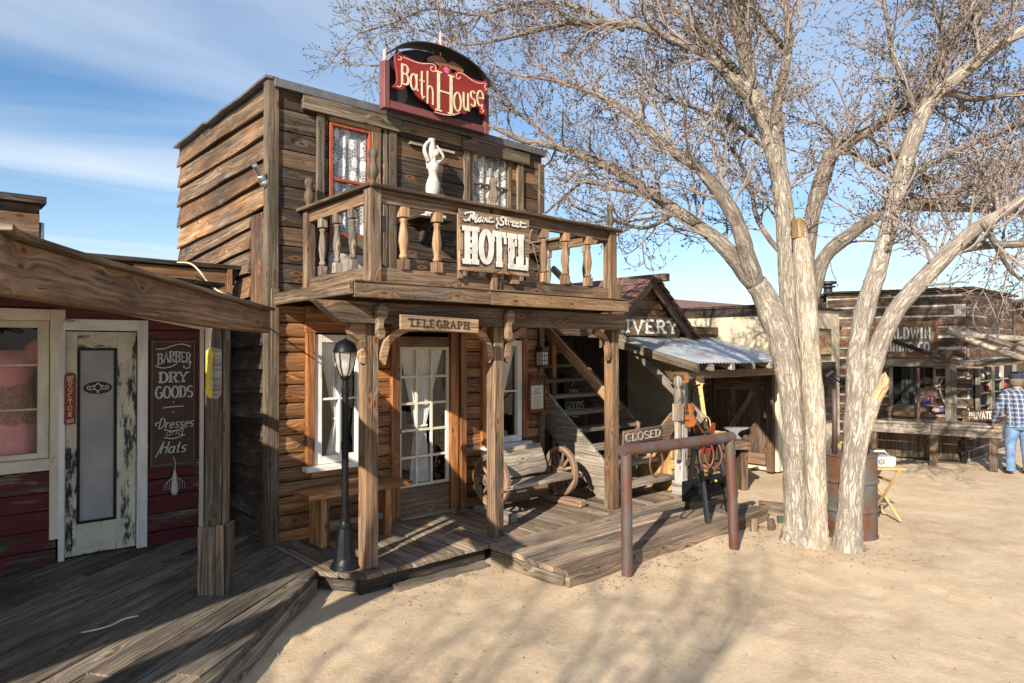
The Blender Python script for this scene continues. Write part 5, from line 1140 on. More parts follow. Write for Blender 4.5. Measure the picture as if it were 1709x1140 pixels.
m = MB(); pen = Pen(m, o_-F0*.0148, RT, ZZ, .006, .006, .001)
for i in range(7): pen.stroke([(-.018, .06+.03*i), (.0+.006*(i % 3), .06+.03*i), (-.006, .075+.03*i), (-.018, .073+.03*i)], .005, .005)
for i in range(2): pen.stroke([(-.045, .31-.015*i), (-.01, .312-.015*i)], .004, .005)
m.build('lettering', plain('green_lettering', (.25, .33, .22), .7, .2, 30), b_)
m = MB(); pts = [(-30, 385, 490, 2.3), (0, 400, 492, 2.62), (110, 432, 508, 3.2), (230, 462, 527, 4.1), (366, 500, 548, 5.05), (440, 519, 556, 5.95)]
rings = []
for (px, t_, b__, d) in catmull(pts, 4):
    a = atD(px, t_, d); b = atD(px, b__, d); a.x, a.y = b.x, b.y; k = RT*.055 
    rings.append([b-k, b+k, a+k, a-k])
m.loft(rings, caps=True); m.build('porch_beam', W_post, shop, bevel=.006)
m = MB(); rings = [[q[3]+ZZ*.001-RT*.02, q[2]+ZZ*.001+RT*.05, q[2]+ZZ*.026+RT*.05, q[3]+ZZ*.026-RT*.02] for q in rings]; m.loft(rings); m.build('beam_cap', W_trim, shop, bevel=.004)
m = MB(); b = V((pp_.x, pp_.y, 2.11))-F0*.03; m.board(b+RT*.095-ZZ*.05, b+RT*.095+ZZ*.11, F0*.03, RT*.003); m.bx(0, .001, 0, .001, -.1, -.099) if False else None; m.build('steel_strap', P_flash, post)
# rafters, and unseen roof panels added and cut to shape the shadows
for k, t in enumerate((.35,)):
    pa = P2(-2.16-.02*k, 3.4+1.15*k); m = MB(); m.board((pa[0], pa[1]+.05, 2.28-.03*k), (pa[0]-.0, SY-.03, 2.46-.06*k), (0, 0, .045), (.022, 0, 0)); m.build('rafter', W_brown, shop)
m = MB(); m.prism([(-5.5, 1.45), (-.3, 3.3), (-.3, 3.58), (-5.5, 1.73)], (0, 0, 2.64), (1, 0, 0), (0, 1, 0), .03); m.prism([(-5.5, 2.15), (-.3, 4.0), (-.3, SY-.02), (-5.5, SY-.02)], (0, 0, 2.64), (1, 0, 0), (0, 1, 0), .03); m.prism([(-.29, 5.22), (1.7, 6.1), (2.15, 6.32), (2.2, SY-.02), (-.34, SY-.02)], (0, 0, 2.55), (1, 0, 0), (0, 1, 0), .03); m.prism([(-.29, 3.95), (1.25, 4.78), (1.45, 5.2), (-.29, 4.5)], (0, 0, 2.315), (1, 0, 0), (0, 1, 0), .03); m.build('shadow_roof_panels', W_brown, shop)
for (x, y) in ((-3.0, 2.45), (-5.2, 1.68)):
    m = MB(); m.bx(x-.06, x+.06, y-.06, y+.06, 0, 2.64); m.build('porch_post', W_post, shop)
# cable over the beam, string on the boards
cb0 = thing('cable', 'pale cable looping from the shop parapet down to the porch beam', 'cable', atD(330, 440, 5.9))
m = MB(); pts = [onY(296, 438, 6.9), onY(318, 440, 6.7), onY(335, 455, 6.5), atD(350, 475, 6.2), atD(372, 490, 5.75), atD(392, 497, 5.6)]; m.tube([V(p) for p in catmull([tuple(p) for p in pts], 4)], .008, 5); m.build('cable_run', P_cord, cb0, smooth=True)
m = MB(); pts = [onZ(136, 1056, DZ+.012), onZ(160, 1051, DZ+.012), onZ(185, 1044, DZ+.012), onZ(205, 1034, DZ+.012), onZ(230, 1028, DZ+.012)]; m.tube([V(p) for p in catmull([tuple(p) for p in pts], 4)], .006, 5); o = m.build('white_string', P_white, smooth=True); tag(o, 'bit of white string lying on the dark boardwalk', 'string')
m = MB()
for k in range(2): m.tube([(-3.4, 7.3+.1*k, 3.0+.03*k), (.6, 7.25+.1*k, 2.92), (1.4, 7.2+.1*k, 2.80)], .005, 4)
o = m.build('wire', P_dmetal); tag(o, 'thin wires running along the low shop roof', 'wires')
# dress in the shop window
df = thing('dress_form', 'pink gown with a puff sleeve on a stand in the shop window', 'dress', (0, 0, 0)); dc = onY(15, 650, SY+.35); df.location = (dc.x-.02, SY+.35, .2)
dx = dc.x-.02
m = MB(); rings = []
for (z, rx, ry) in ((.55, .33, .26), (.95, .30, .24), (1.25, .27, .215), (1.46, .225, .17), (1.58, .18, .14), (1.66, .18, .135), (1.78, .205, .155), (1.88, .21, .135), (1.94, .195, .105)):
    n = 36; zb = z+.25*0
    rings.append([V((dx+cos(2*pi*k/n)*rx*(1+.06*sin(k*2.6)*(z < 1.5)), SY+.35+sin(2*pi*k/n)*ry*(1+.06*sin(k*2.6)*(z < 1.5)), z+(.035 if (z > 1.86 and abs(cos(2*pi*k/n)) > .5) else 0))) for k in range(n)])
m.loft(rings); m.build('gown', P_pink, df, smooth=True)
m = MB(); rings = []
for (z, rx, ry) in ((1.34, .275, .22), (1.46, .242, .187), (1.57, .195, .155), (1.63, .192, .148)):
    rings.append([V((dx+cos(2*pi*k/40)*rx, SY+.35+sin(2*pi*k/40)*ry, z+.012*sin(k*1.6)+(.05*abs(sin(pi*k/20-.78)) if z > 1.6 else 0))) for k in range(40)])
m.loft(rings, caps=False); m.build('lace_waist', P_waist, df, smooth=True)
for s in (-1, 1):
    m = MB(); M3 = Matrix.Rotation(s*.5, 3, 'Y'); n = 24; rings = []
    for i in range(12):
        t = -pi/2+pi*i/11; rr = max(cos(t), .12)
        rings.append([V((dx+s*.235, SY+.34, 1.95)) + M3 @ V((cos(2*pi*k/n)*rr*.115*(1+.05*sin(k*3.1)), sin(2*pi*k/n)*rr*.12*(1+.05*sin(k*3.1)), sin(t)*.155)) for k in range(n)])
    m.loft(rings); m.build('puff_sleeve', P_sleeve, df, smooth=True)
m = MB(); m.tube([(dx, SY+.35, .1), (dx, SY+.35, .6)], .02, 8); m.lathe([(.2, 0), (.2, .02), (.03, .05)], (dx, SY+.35, .11), 14); m.build('stand', P_dmetal, df)

# ------------------------------------------------------------------ livery stable
LY = 6.45
lv = thing('livery_stable', 'brown livery stable with a shingled gable and low corrugated metal awning', 'building', (8.4, LY, 0))
ap = onY(1075, 466, LY); LXL = 7.36; LXR = onY(1140, 560, LY).x; EZ = 2.17
m = MB(); z = EZ+.26
while z < ap.z-.03:
    h = .15; t = (z+h/2-EZ)/(ap.z-EZ); hw2 = (LXR-LXL)/2*(1-t); c = ap.x
    m.board((c-hw2, LY+rng.uniform(-.004, .004), z+h/2), (c+hw2, LY, z+h/2), (0, -.004, h/2-.003), (0, .012, 0), 4, .02); z += h
m.bx(6.3, 10.42, LY, LY+.03, 2.16, 2.34, 6, .01); m.bx(LXR-.1, 10.42, LY-.04, LY-.002, 2.22, 2.345, 4, .02)
m.build('gable_boards', W_brown, lv, bevel=.003)
m = MB()
for s, xe in ((-1, LXL-.12), (1, LXR+.1)):
    a = V((ap.x, 0, ap.z+.03)); b = V((xe, 0, EZ-.02)); d = (b-a).normalized(); u = V((d.z, 0, -d.x)) if s < 0 else V((-d.z, 0, d.x))
    if u.z < 0: u = -u
    n = 8; m.rnd()
    for i in range(n):
        p, q = a.lerp(b, i/n), a.lerp(b, (i+1)/n+.04); k = u*(.030-.012*0); m.rnd()
        pts = [V((p.x, 6.22, p.z)), V((p.x, 10.2, p.z)), V((q.x, 10.2, q.z)), V((q.x, 6.22, q.z))]; t2 = u*(.004+.0)
        lo = [w_+t2*.2 for w_ in pts[:2]]+[w_+u*.03 for w_ in pts[2:]]; up = [w_+u*.018 for w_ in pts[:2]]+[w_+u*.045 for w_ in pts[2:]]
        i0 = len(m.v); m.v.extend(tuple(w_) for w_ in lo+up)
        for f_ in ((3, 2, 1, 0), (4, 5, 6, 7), (0, 1, 5, 4), (1, 2, 6, 5), (2, 3, 7, 6), (3, 0, 4, 7)): m.face([i0+q_ for q_ in f_], [(0, 0), (1, 0), (1, 1), (0, 1)])
m.build('shingle_roof', P_shingle, lv)
m = MB()
for xe in (LXL-.12, LXR+.1): m.board((ap.x, 6.30, ap.z-.06), (xe, 6.30, EZ-.10), (0, 0, .075), (0, .02, 0), 3, .02)
m.bx(ap.x-.055, ap.x+.055, 6.02, 7.0, ap.z-.06, ap.z+.055, 3, .02); m.build('rake_board', W_trim, lv, bevel=.004)
# awning
AX0, AX1, AY0, AZ0, AY1, AZ1 = 7.52, 10.42, 4.93, 1.795, 6.44, 2.165
m = MB(); xs = [AX0+.019*i for i in range(int((AX1-AX0)/.019)+1)]; ys_ = [AY0+(AY1-AY0)*j/6 for j in range(7)]; b0 = len(m.v); m.rnd()
for j, y in enumerate(ys_):
    for i, x in enumerate(xs):
        z = AZ0+(AZ1-AZ0)*(y-AY0)/(AY1-AY0) + .009*sin(i*pi/2) + mn.noise(V((x*1.5, y*1.5, 0)))*.012
        m.v.append((x, y - (.02*mn.noise(V((x*2, 7, 0))) if j == 0 else 0), z))
nX = len(xs)
for j in range(6):
    for i in range(nX-1):
        a = b0+j*nX+i; m.face((a, a+1, a+1+nX, a+nX), [(xs[i], ys_[j]), (xs[i+1], ys_[j]), (xs[i+1], ys_[j+1]), (xs[i], ys_[j+1])])
aw = m.build('corrugated_roof', ZINC, lv, smooth=True); so_ = aw.modifiers.new('thickness', 'SOLIDIFY'); so_.thickness = .004
def azz(y): return AZ0+(AZ1-AZ0)*(y-AY0)/(AY1-AY0)
m = MB(); m.board((AX0-.015, AY0-.03, azz(AY0)-.055), (AX0-.015, 6.44, azz(6.44)-.055), (0, 0, .055), (.028, 0, 0), 5, .02); m.build('rake_board', W_trim, lv, bevel=.004)
for i, x in enumerate((7.88, 8.39, 8.93, 9.43, 9.95, 10.3)):
    m = MB(); m.board((x, AY0+.0, azz(AY0)-.058), (x, 6.44, azz(6.44)-.058), (0, 0, .045), (.045, 0, 0)); m.build('rafter', W_grey, lv, bevel=.005)
m = MB(); m.prism([(7.22, 1.70), (7.32, 1.585), (10.42, 1.585), (10.42, 1.695), (7.22, 1.695)], (0, 5.11, 0), XX, ZZ, -.10); m.build('awning_beam', W_post, lv, bevel=.006)
m = MB(); px_0, py_0 = 7.36, 5.06
m.bx(px_0-.062, px_0+.002, py_0-.06, py_0+.06, DZ, 1.585, 8, .02); m.bx(px_0+.004, px_0+.062, py_0-.058, py_0+.06, DZ, 1.58, 8, .02); m.bx(px_0-.085, px_0+.085, py_0-.085, py_0+.085, DZ, DZ+.17)
m.build('awning_post', wood('half_painted_post', *GREY, paint=(.45, .42, .39), pamt=.49), lv, bevel=.006)
nb = thing('carved_newel', 'grey turned wooden newel with a ball top at the stair foot', 'newel', (7.29, 4.93, 1.1))
m = MB(); m.bx(7.155, 7.265, 4.955, 5.045, 1.09, 1.30); m.lathe([(.05, 1.30), (.055, 1.32), (.05, 1.34), (.058, 1.40), (.05, 1.47), (.035, 1.49), (.045, 1.51), (.06, 1.55), (.055, 1.60), (.03, 1.635), (.005, 1.65)], (7.21, 5.0, 0), 14); m.bx(7.18, 7.24, 4.98, 5.03, .6, 1.09); m.build('turning', W_grey, nb, auto=40)
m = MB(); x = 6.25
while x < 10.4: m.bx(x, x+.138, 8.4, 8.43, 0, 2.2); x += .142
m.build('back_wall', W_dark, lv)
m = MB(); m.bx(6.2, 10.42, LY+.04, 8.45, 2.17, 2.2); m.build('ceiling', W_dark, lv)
for (a, b, z) in ((6.9, 6.98, 2.1), ): 
    m = MB(); m.bx(a, b, 6.9, 6.98, 0, 2.16); m.build('inner_post', W_log, lv)
m = MB(); m.bx(6.7, 7.3, 7.9, 7.93, 1.75, 1.95); m.build('hanging_board', W_dark, lv)
ls0 = onY(1018, 540, 6.40).x; ls1 = onY(1131, 540, 6.40).x; lsg = thing('livery_sign', 'brown board lettered LIVERY in white under the stable gable', 'sign', (ls0, 6.40, 2.2))
m = MB(); LW = ls1-ls0; m.prism(catmull([(0, -.02), (LW*.3, .0), (LW*.6, .0), (LW*.85, -.015), (LW, .01), (LW, .27), (LW*.7, .285), (LW*.3, .30), (0, .31)], 3), (ls0, 6.40, 2.175), XX, ZZ, .03); b_ = m.build('board', W_rail, lsg, bevel=.004)
m = MB(); pen = Pen(m, (ls0+.06, 6.3685, 2.215), XX, ZZ, .045, .034, .004); hgt = .20; gap = .22; sx = (LW-.13)/textw('LIVERY', hgt, 1.0, gap); pen.text('LIVERY', 0, 0, hgt, sx, gap*sx, slab=1.0); m.build('lettering', plain('bright_lettering_paint', (.80, .78, .73), .7, .15, 9), b_)
dk = onX(958, 668, 6.75); dks = thing('chalk_sign', 'dark board with small pale lettering in the gloom behind the stairs', 'sign', (6.9, 8.3, 1.2))
a = onY(941, 650, 8.30); b = onY(976, 700, 8.30); m = MB(); m.bx(a.x, b.x, 8.29, 8.315, b.z, a.z+.25); b_ = m.build('board', P_shade, dks)
m = MB(); W_ = b.x-a.x; pen = Pen(m, (a.x+.04, 8.289, b.z), XX, ZZ, .014, .014, .002); sx = (W_-.08)/textw('DRY', .10, 1, .2)*.6; pen.text('DRY', .08, .46, .09, sx, .2*sx); sx = (W_-.08)/textw('GOODS', .13, 1, .2); pen.text('GOODS', 0, .20, .13, sx, .2*sx); pen.stroke([(W_*.3, .07), (W_*.6, .07)])
for p in ([(W_*.3, .62), (W_*.4, .7), (W_*.5, .63)], [(W_*.32, .75), (W_*.36, .80)]): pen.stroke(p)
m.build('lettering', P_lgrey, b_)

# ------------------------------------------------------------------ stucco building
st = thing('stucco_building', 'pale stucco building with a plank door beside the livery awning', 'building', (10.45, 5.35, 0))
SX = 10.45; SF = 5.35; SEX = 12.75; SZT = 2.66
m = MB(); m.bx(SX, SX+.12, SF, 8.5, 0, SZT); m.bx(SX+.121, SEX, SF, SF+.12, 0, SZT); m.bx(SX+.121, SEX, 8.38, 8.5, 0, SZT); m.bx(SEX-.12, SEX, SF+.121, 8.379, 0, SZT); m.bx(SX+.12, SEX-.12, SF+.12, 8.38, SZT-.10, SZT-.05); m.build('wall', P_stucco, st, bevel=.01)
m = MB(); m.bx(SX-.04, SX+.16, SF-.05, 8.5, SZT-.10+.101, SZT+.045); m.bx(SX-.02, SX-.002, SF-.02, 7.4, SZT-.14, SZT-.003, 5, .02); m.bx(SX+.161, SEX+.03, SF-.05, SF+.15, SZT+.001, SZT+.045); m.build('parapet_cap', W_dark, st, bevel=.004)
m = MB()
for k in range(7): m.bx(SX-.035, SX-.003, 5.52+.142*k, 5.52+.142*k+.138, .08, 1.58)
dl = m.build('plank_door', W_brown, st, bevel=.003)
m = MB(); m.bx(SX-.06, SX-.037, 5.54, 6.48, .10, .27); m.bx(SX-.06, SX-.037, 5.54, 6.48, 1.30, 1.45); m.board((SX-.05, 6.4, .30), (SX-.05, 5.75, 1.28), (0, .035, .028), (.012, 0, 0)); m.build('door_brace', W_wheel, dl, bevel=.003)
m = MB(); m.bx(SX-.08, SX-.002, 5.40, 5.515, 0, 1.62, 5, .02); m.bx(SX-.08, SX-.002, 6.53, 6.64, 0, 1.62, 5, .02); m.bx(SX-.08, SX-.002, 5.40, 6.64, 1.621, 1.74); m.build('door_frame', W_brown, st, bevel=.004)
m = MB(); m.bx(SX-.064, SX-.061, 6.05, 6.45, .17, .20); m.tube([(SX-.066, 5.55, .75), (SX-.10, 5.55, .78), (SX-.066, 5.55, .85)], .012, 6); m.build('hinge', P_dmetal, dl)
a = onY(1366, 552, SF-.04); b = onY(1386, 590, SF-.04); m = MB(); m.bx(a.x-.3, b.x, SF-.06, SF-.003, b.z-.05, a.z+.04); m.build('sign_box', W_brown, st)
psn = thing('faded_red_sign', 'faded board with red lettering on the stucco front wall', 'sign', (a.x, SF-.075, b.z)); m = MB(); m.bx(a.x-.26, b.x-.04, SF-.075, SF-.062, b.z-.01, a.z); bq = m.build('board', W_signw, psn)
m = MB(); pen = Pen(m, (a.x-.24, SF-.0755, b.z+.02), XX, ZZ, .012, .012, .002)
for k in range(6): pen.stroke([(.03+.07*k, .20), (.03+.07*k, .30)]); pen.stroke([(.04+.065*k, .06), (.04+.065*k, .13)])
m.build('lettering', P_redp, bq)
a = onY(1340, 617, SF); b = onY(1388, 700, SF); m = MB(); m.bx(a.x, b.x, SF-.05, SF-.003, b.z, a.z); m.build('dark_doorway', W_dark, st); m = MB(); m.bx(a.x, b.x+.02, SF-.07, SF-.004, a.z+.001, a.z+.12); m.bx(b.x+.001, b.x+.07, SF-.06, SF-.004, 0, a.z); m.build('lintel', W_brown, st)
pc = onY(1382, 500, 6.6); sp_ = thing('stove_pipe', 'black stove pipe with a flat cap on the stucco roof', 'chimney', (pc.x, 6.6, SZT-.1)); zt = onY(1382, 470, 6.6).z
m = MB(); m.lathe([(.09, SZT-.12), (.09, zt-.12)], (pc.x, 6.6, 0), 14); m.lathe([(.16, zt-.13), (.16, zt-.10), (.09, zt-.095), (.09, zt-.06), (.175, zt-.055), (.175, zt)], (pc.x, 6.6, 0), 14); m.build('pipe', P_dmetal, sp_, auto=40)
# reddish roof farther back
fr = thing('far_building', 'low building with a reddish roof far behind the livery stable', 'building', (13, 14, 0))
a = onY(1100, 560, 14); b = onY(1330, 560, 14); zr = onY(1215, 522, 15.5).z; ze = onY(1150, 548, 14).z
m = MB(); m.bx(a.x-2, b.x+3, 14, 18, 0, ze); m.build('wall', W_brown, fr)
m = MB(); m.prism([(13.7, ze-.05), (16, zr+.35), (18.3, ze-.05), (18.3, ze+.05), (16, zr+.45), (13.7, ze+.05)], (a.x-2.2, 0, 0), (0, 1, 0), (0, 0, 1), (b.x-a.x)+5.5); m.build('roof', P_shingle, fr)
q = onY(1187, 508, 16); m = MB(); m.tube([(q.x, 16, zr), (q.x, 16, q.z)], .03, 6); m.build('vent_pipe', P_white, fr)

# ------------------------------------------------------------------ the hewn-log mining office
c0_ = atD(1613, 700, 12.0); C0 = V((c0_.x, c0_.y, 0)); BE = V((-.291, .957, 0)).normalized(); BN = V((-BE.y, BE.x, 0)); BN = BN if BN.dot(-F0) > 0 else -BN
bd = thing('log_building', 'hewn-log mining office with white chinking and a pole awning', 'building', C0)
def bs_(px, py=580): p = onP(px, py, C0, BN); return (p-C0).dot(BE)
def bz_(px, py): return onP(px, py, C0, BN).z
def bp(s, z, o=0.0): return C0+BE*s+BN*o+ZZ*z
LT = bz_(1500, 488); SL = bs_(1390)+.1; RL = 2.9
wS0, wS1, wz0, wz1 = bs_(1557), bs_(1490), bz_(1520, 688), bz_(1520, 612)
m = MB(); m.prism([(0, 0), (SL, 0), (SL, LT-.02), (0, LT-.02)], C0-BN*.03, BE, ZZ, .02) if False else None
for (a, b, zz0, zz1) in ((0, wS0, 0, LT), (wS1, SL, 0, LT), (wS0, wS1, 0, wz0), (wS0, wS1, wz1, LT)): m.board(bp(a, (zz0+zz1)/2, .004), bp(b, (zz0+zz1)/2, .004), ZZ*(zz1-zz0)/2, BN*.03)
m.board(C0+V((.03, -.004, LT/2)), C0+V((RL, -.004, LT/2)), ZZ*LT/2, (0, .03, 0)); m.build('chinking', P_mortar, bd)
m = MB(); z = .02; k = 0
while z < LT-.05:
    h = min(rng.uniform(.15, .21), LT-z); g_ = rng.uniform(.026, .05)
    cuts = segs(-.10 if k % 2 else -.03, SL, z, z+h, [(wS0, wS1, wz0, wz1)])
    for (a, b) in cuts:
        brk = [a]+([a+(b-a)*rng.uniform(.3, .7)] if (b-a) > 1.2 and rng.random() < .6 else [])+[b]
        for p, q in zip(brk, brk[1:]): m.board(bp(p+.012, z+h/2, rng.uniform(-.01, .015)), bp(q-.012, z+h/2, rng.uniform(-.01, .015)), ZZ*(h-g_)/2, BN*.045, max(2, int((q-p)/.25)), .10)
    x = .05
    while x < RL:
        L = rng.uniform(.5, 1.2); L = min(L, RL-x); p = C0+V((x, 0, z+h/2+.06*(k % 2)*0)); m.board(p+V((.01, rng.uniform(-.02, .01), 0)), p+V((L-.02, rng.uniform(-.02, .01), 0)), ZZ*(h-g_)/2, (0, .05, 0), 3, .10); x += L
    z += h; k += 1
m.build('hewn_logs', W_balda, bd, bevel=.012)
m = MB(); pl = [V((C0.x, C0.y, 0)), C0+V((RL, 0, 0)), C0+V((RL, 3.0, 0)), C0+BE*SL+V((0, .3, 0)), C0+BE*SL]; m.prism([(p.x, p.y) for p in pl], (0, 0, LT-.01), XX, YY, .04)
m.board(bp(-.12, LT+.03, .09), bp(SL+.05, LT+.03, .09), BN*.06, ZZ*.018, 8, .1); m.board(C0+V((-.05, -.08, LT+.03)), C0+V((RL+.1, -.08, LT+.03)), (0, .06, 0), ZZ*.018, 8, .1); m.build('roof', W_dark, bd)
m = MB(); m.bx(C0.x+RL-.04, C0.x+RL, C0.y+.1, C0.y+3, 0, LT-.02); p = C0+BE*SL; m.bx(p.x, C0.x+RL-.04, C0.y+2.96, C0.y+3, 0, LT-.02); m.board(bp(SL-.02, LT/2, -.1), p+V((.05, 1.0, LT/2)), ZZ*(LT/2), BE*.015); m.build('rear_wall', W_dark, bd)
# window with plank shutter inside
m = MB(); n_ = 8
for i in range(n_): m.board(bp(wS0+(wS1-wS0)*(i+.03)/n_*.86, wz0+.02, -.35)+BE*.0, bp(wS0+(wS1-wS0)*(i+.03)/n_*.86, wz1, -.35), BE*((wS1-wS0)*.86/n_/2-.004), BN*.012)
inn = m.build('inner_planks', wood('grey_blue_planks', (.03, .033, .036), (.10, .11, .115), (.2, .21, .215), knots=.1), bd)
m = MB(); m.board(bp(wS0+.2, wz0+.15, -.33), bp(wS1-.4, wz1-.1, -.33), BE*.03, BN*.01); m.build('shutter_brace', W_dark, inn)
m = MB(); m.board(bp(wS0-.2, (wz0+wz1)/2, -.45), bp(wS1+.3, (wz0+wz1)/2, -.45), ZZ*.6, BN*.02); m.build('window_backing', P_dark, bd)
m = MB(); m.board(bp(wS1+.03, wz0, .03), bp(wS1+.03, wz1, .03), BE*.03, BN*.05); m.board(bp(wS0-.02, wz0, .03), bp(wS0-.02, wz1, .03), BE*.02, BN*.05); m.board(bp(wS0-.6, wz0-.03, .06), bp(wS1+.1, wz0-.03, .06), ZZ*.022, BN*.09); m.build('window_frame', W_grey, bd)
m = MB(); m.board(bp(bs_(1640), bz_(1550, 607), .12), bp(bs_(1440), bz_(1550, 605), .12), ZZ*.07, BN*.05, 6, .04); m.board(bp(bs_(1586), .5, .12), bp(bs_(1586), bz_(1586, 613), .12), BE*.085, BN*.05, 4, .02); m.build('beam_and_post', W_grey, bd, bevel=.008)
m = MB(); zz = bz_(1530, 692); s = bs_(1598)
while s < bs_(1440): m.board(bp(s+.06, .02, .10), bp(s+.06, zz, .10), BE*.058, BN*.012); s += .122
m.build('plank_apron', W_trim, bd)
# display shelves in the right-hand face
m = MB(); rp = lambda px, py: onP(px, py, C0+V((0, -.10, 0)), (0, 1, 0)); a = rp(1630, 612); b = rp(1692, 690); YR = C0.y-.10
m.bx(a.x, b.x, YR+.02, YR+.035, b.z, a.z); m.build('shelf_back', P_dark, bd)
m = MB(); xs_ = [a.x+(b.x-a.x)*t for t in (0, .28, .62, 1)]
for x in xs_: m.bx(x-.02, x+.02, YR-.05, YR+.02, b.z, a.z)
m.bx(xs_[1], xs_[1]+.2, YR-.055, YR+.02, b.z, a.z)
for t in (.0, .28, .5, .72): m.bx(a.x, b.x, YR-.045, YR+.018, b.z+(a.z-b.z)*t, b.z+(a.z-b.z)*t+.02)
m.build('display_shelf', W_grey, bd, bevel=.003)
for i in range(14):
    x = a.x+.08+(b.x-a.x-.15)*((i*.37) % 1); t = (.03, .31, .53, .75)[i % 4]; z = b.z+(a.z-b.z)*t+.02; r = rng.uniform(.02, .035); h = rng.uniform(.07, .13)
    m = MB(); m.lathe([(r, 0), (r*1.1, h*.5), (r*.8, h*.7), (r*.4, h*.8), (r*.4, h)], (x, YR-.01, z), 9); o = m.build('jar', (P_blue, P_white, P_redp, P_paper)[i % 4], smooth=True); tag(o, 'small coloured jars standing on the log building shelves', 'jar', 'jars on the display shelves')
# sign
q0 = bp(bs_(1562), 0, .09); q1 = bp(bs_(1462), 0, .09); zz0, zz1 = bz_(1555, 592), bz_(1555, 541); bsg = thing('mining_sign', 'dark board with orange frame lettered BALDWIN MINING CO', 'sign', q1+ZZ*zz0)
L = (q0-q1).length; ux = (q0-q1).normalized()
m = MB(); m.board(q1+ZZ*(zz0+zz1)/2, q0+ZZ*(zz0+zz1)/2, ZZ*(zz1-zz0)/2, BN*.015); b_ = m.build('board', plain('olive_board_paint', (.11, .085, .05), .7, .3, 8), bsg)
m = MB()
for zq in (zz0-.02, zz1+.02): m.board(q1-ux*.03+ZZ*zq, q0+ux*.03+ZZ*zq, ZZ*.03, BN*.025)
for qq in (q1, q0): m.board(qq+ZZ*zz0, qq+ZZ*zz1, ux*.03, BN*.024)
m.build('frame', W_orange, bsg)
m = MB(); pen = Pen(m, q1+BN*.0155+ZZ*zz0, ux, ZZ, .032, .026, .003)
for txt, y, fr_, h in (('BALDWIN', .53, .78, .36), ('MINING CO', .10, .76, .30)):
    h *= (zz1-zz0); sx = L*fr_/textw(txt, h, 1, .25); pen.text(txt, L*.13, y*(zz1-zz0), h, sx, .25*sx)
m.build('lettering', P_white, b_)
# pole awning over the right face
for i, (p, q) in enumerate((((1578, 553), (1722, 603)), ((1600, 550), (1725, 590)), ((1625, 556), (1730, 578)), ((1588, 556), (1735, 566)))):
    a = rp(*p)+V((0, -.02, 0)); b = atD(q[0], q[1], 10.6+.25*i); m = MB(); m.tube([a, a.lerp(b, .5)+V((0, 0, rng.uniform(-.03, .03))), b], [.045, .05, .045], 8, jit=.08); m.build('awning_pole', W_grey, bd, smooth=True)
m = MB(); a = bp(bs_(1493), bz_(1493, 570), .10); b = bp(bs_(1600), bz_(1600, 606), .55); m.tube([a, b], [.035, .035], 8); m.build('awning_brace', W_dark, bd, smooth=True)
m = MB(); pts = [atD(1580, 601, 11.4), atD(1610, 607, 11.3), atD(1650, 607, 11.1), atD(1680, 604, 10.9), atD(1700, 601, 10.7)]
rings = [[p+ZZ*.035-F0*.1, p+ZZ*.035+F0*.3, p+F0*.3-ZZ*.0, p-ZZ*.045-F0*.1] for p in pts]; m.loft(rings); m.build('awning_flashing', W_trim, bd)
# counter
ct = thing('plank_counter', 'long weathered plank counter on thick legs before the log building', 'counter', bp(.5, 0, .9))
s0, s1 = -.45, bs_(1462)+.1; czt = .70
m = MB()
for k in range(3): m.board(bp(s0, czt, .35+.17*k+.08), bp(s1, czt, .35+.17*k+.08), BN*.082, ZZ*.022, 6, .02)
m.build('top', W_grey, ct, bevel=.004)
m = MB(); m.board(bp(s0, czt-.10, .87), bp((s0+s1)/2, czt-.10, .87), ZZ*.075, BN*.015, 3, .02); m.board(bp((s0+s1)/2+.004, czt-.10, .87), bp(s1, czt-.10, .87), ZZ*.075, BN*.015, 3, .02); m.build('front_board', W_grey, ct, bevel=.004)
for s in (s0+.12, (s0+s1)*.47, s1-.1):
    m = MB(); m.board(bp(s, -.02, .80), bp(s, czt-.024, .80), BE*.06, BN*.05); m.build('leg', W_trim, ct, bevel=.006)
# things on the counter
c = bp(bs_(1533), czt+.022, .62); dp = thing('drill_press', 'rusty iron drill press standing on the log building counter', 'drill press', c)
m = MB(); m.board(c-BE*.32+ZZ*.02, c+BE*.06+ZZ*.02, BN*.10, ZZ*.02); m.tube([c+ZZ*.02, c+ZZ*.92], .028, 8); m.board(c+ZZ*.52, c-BE*.28+ZZ*.50, ZZ*.06, BN*.05); m.tube([c-BE*.2+ZZ*.25, c-BE*.2+ZZ*.62], .04, 8); m.lathe([(.13, 0), (.13, .03), (.02, .035)], c-BE*.2+ZZ*.27, 14); m.tube([c-BE*.2+ZZ*.55, c-BE*.75+ZZ*.80], .012, 6); m.build('iron_body', RUST, dp, bevel=.005)
c = bp(bs_(1487), czt+.022, .6); vs_ = thing('bench_vise', 'small rusty iron clamp at the left end of the counter', 'clamp', c)
m = MB(); m.lathe([(.07, 0), (.06, .03), (.025, .05), (.022, .28), (.03, .30)], c, 10); m.board(c+ZZ*.20-BE*.04, c+ZZ*.20+BE*.05, ZZ*.035, BN*.03); m.build('iron_body', RUST, vs_, auto=40)
c = bp(bs_(1512), wz0-.01, .15); sk = thing('burlap_sacks', 'slumped brown burlap sack hanging over the log window sill', 'sack', c)
m = MB(); rings = []
for i in range(15):
    t = i/14; s = -.36+.72*t; w_ = sin(pi*min(1, max(.06, t)))**.5; rings.append([c+BE*s+BN*(cos(2*pi*k/16)*.15*w_*(1+.25*mn.noise(V((t*6, k*.9, 1)))))+ZZ*(.05+sin(2*pi*k/16)*.13*w_*(1+.3*mn.noise(V((t*5, k*.9, 4))))) for k in range(16)])
m.loft(rings); m.build('sacking', P_burlap, sk, smooth=True)
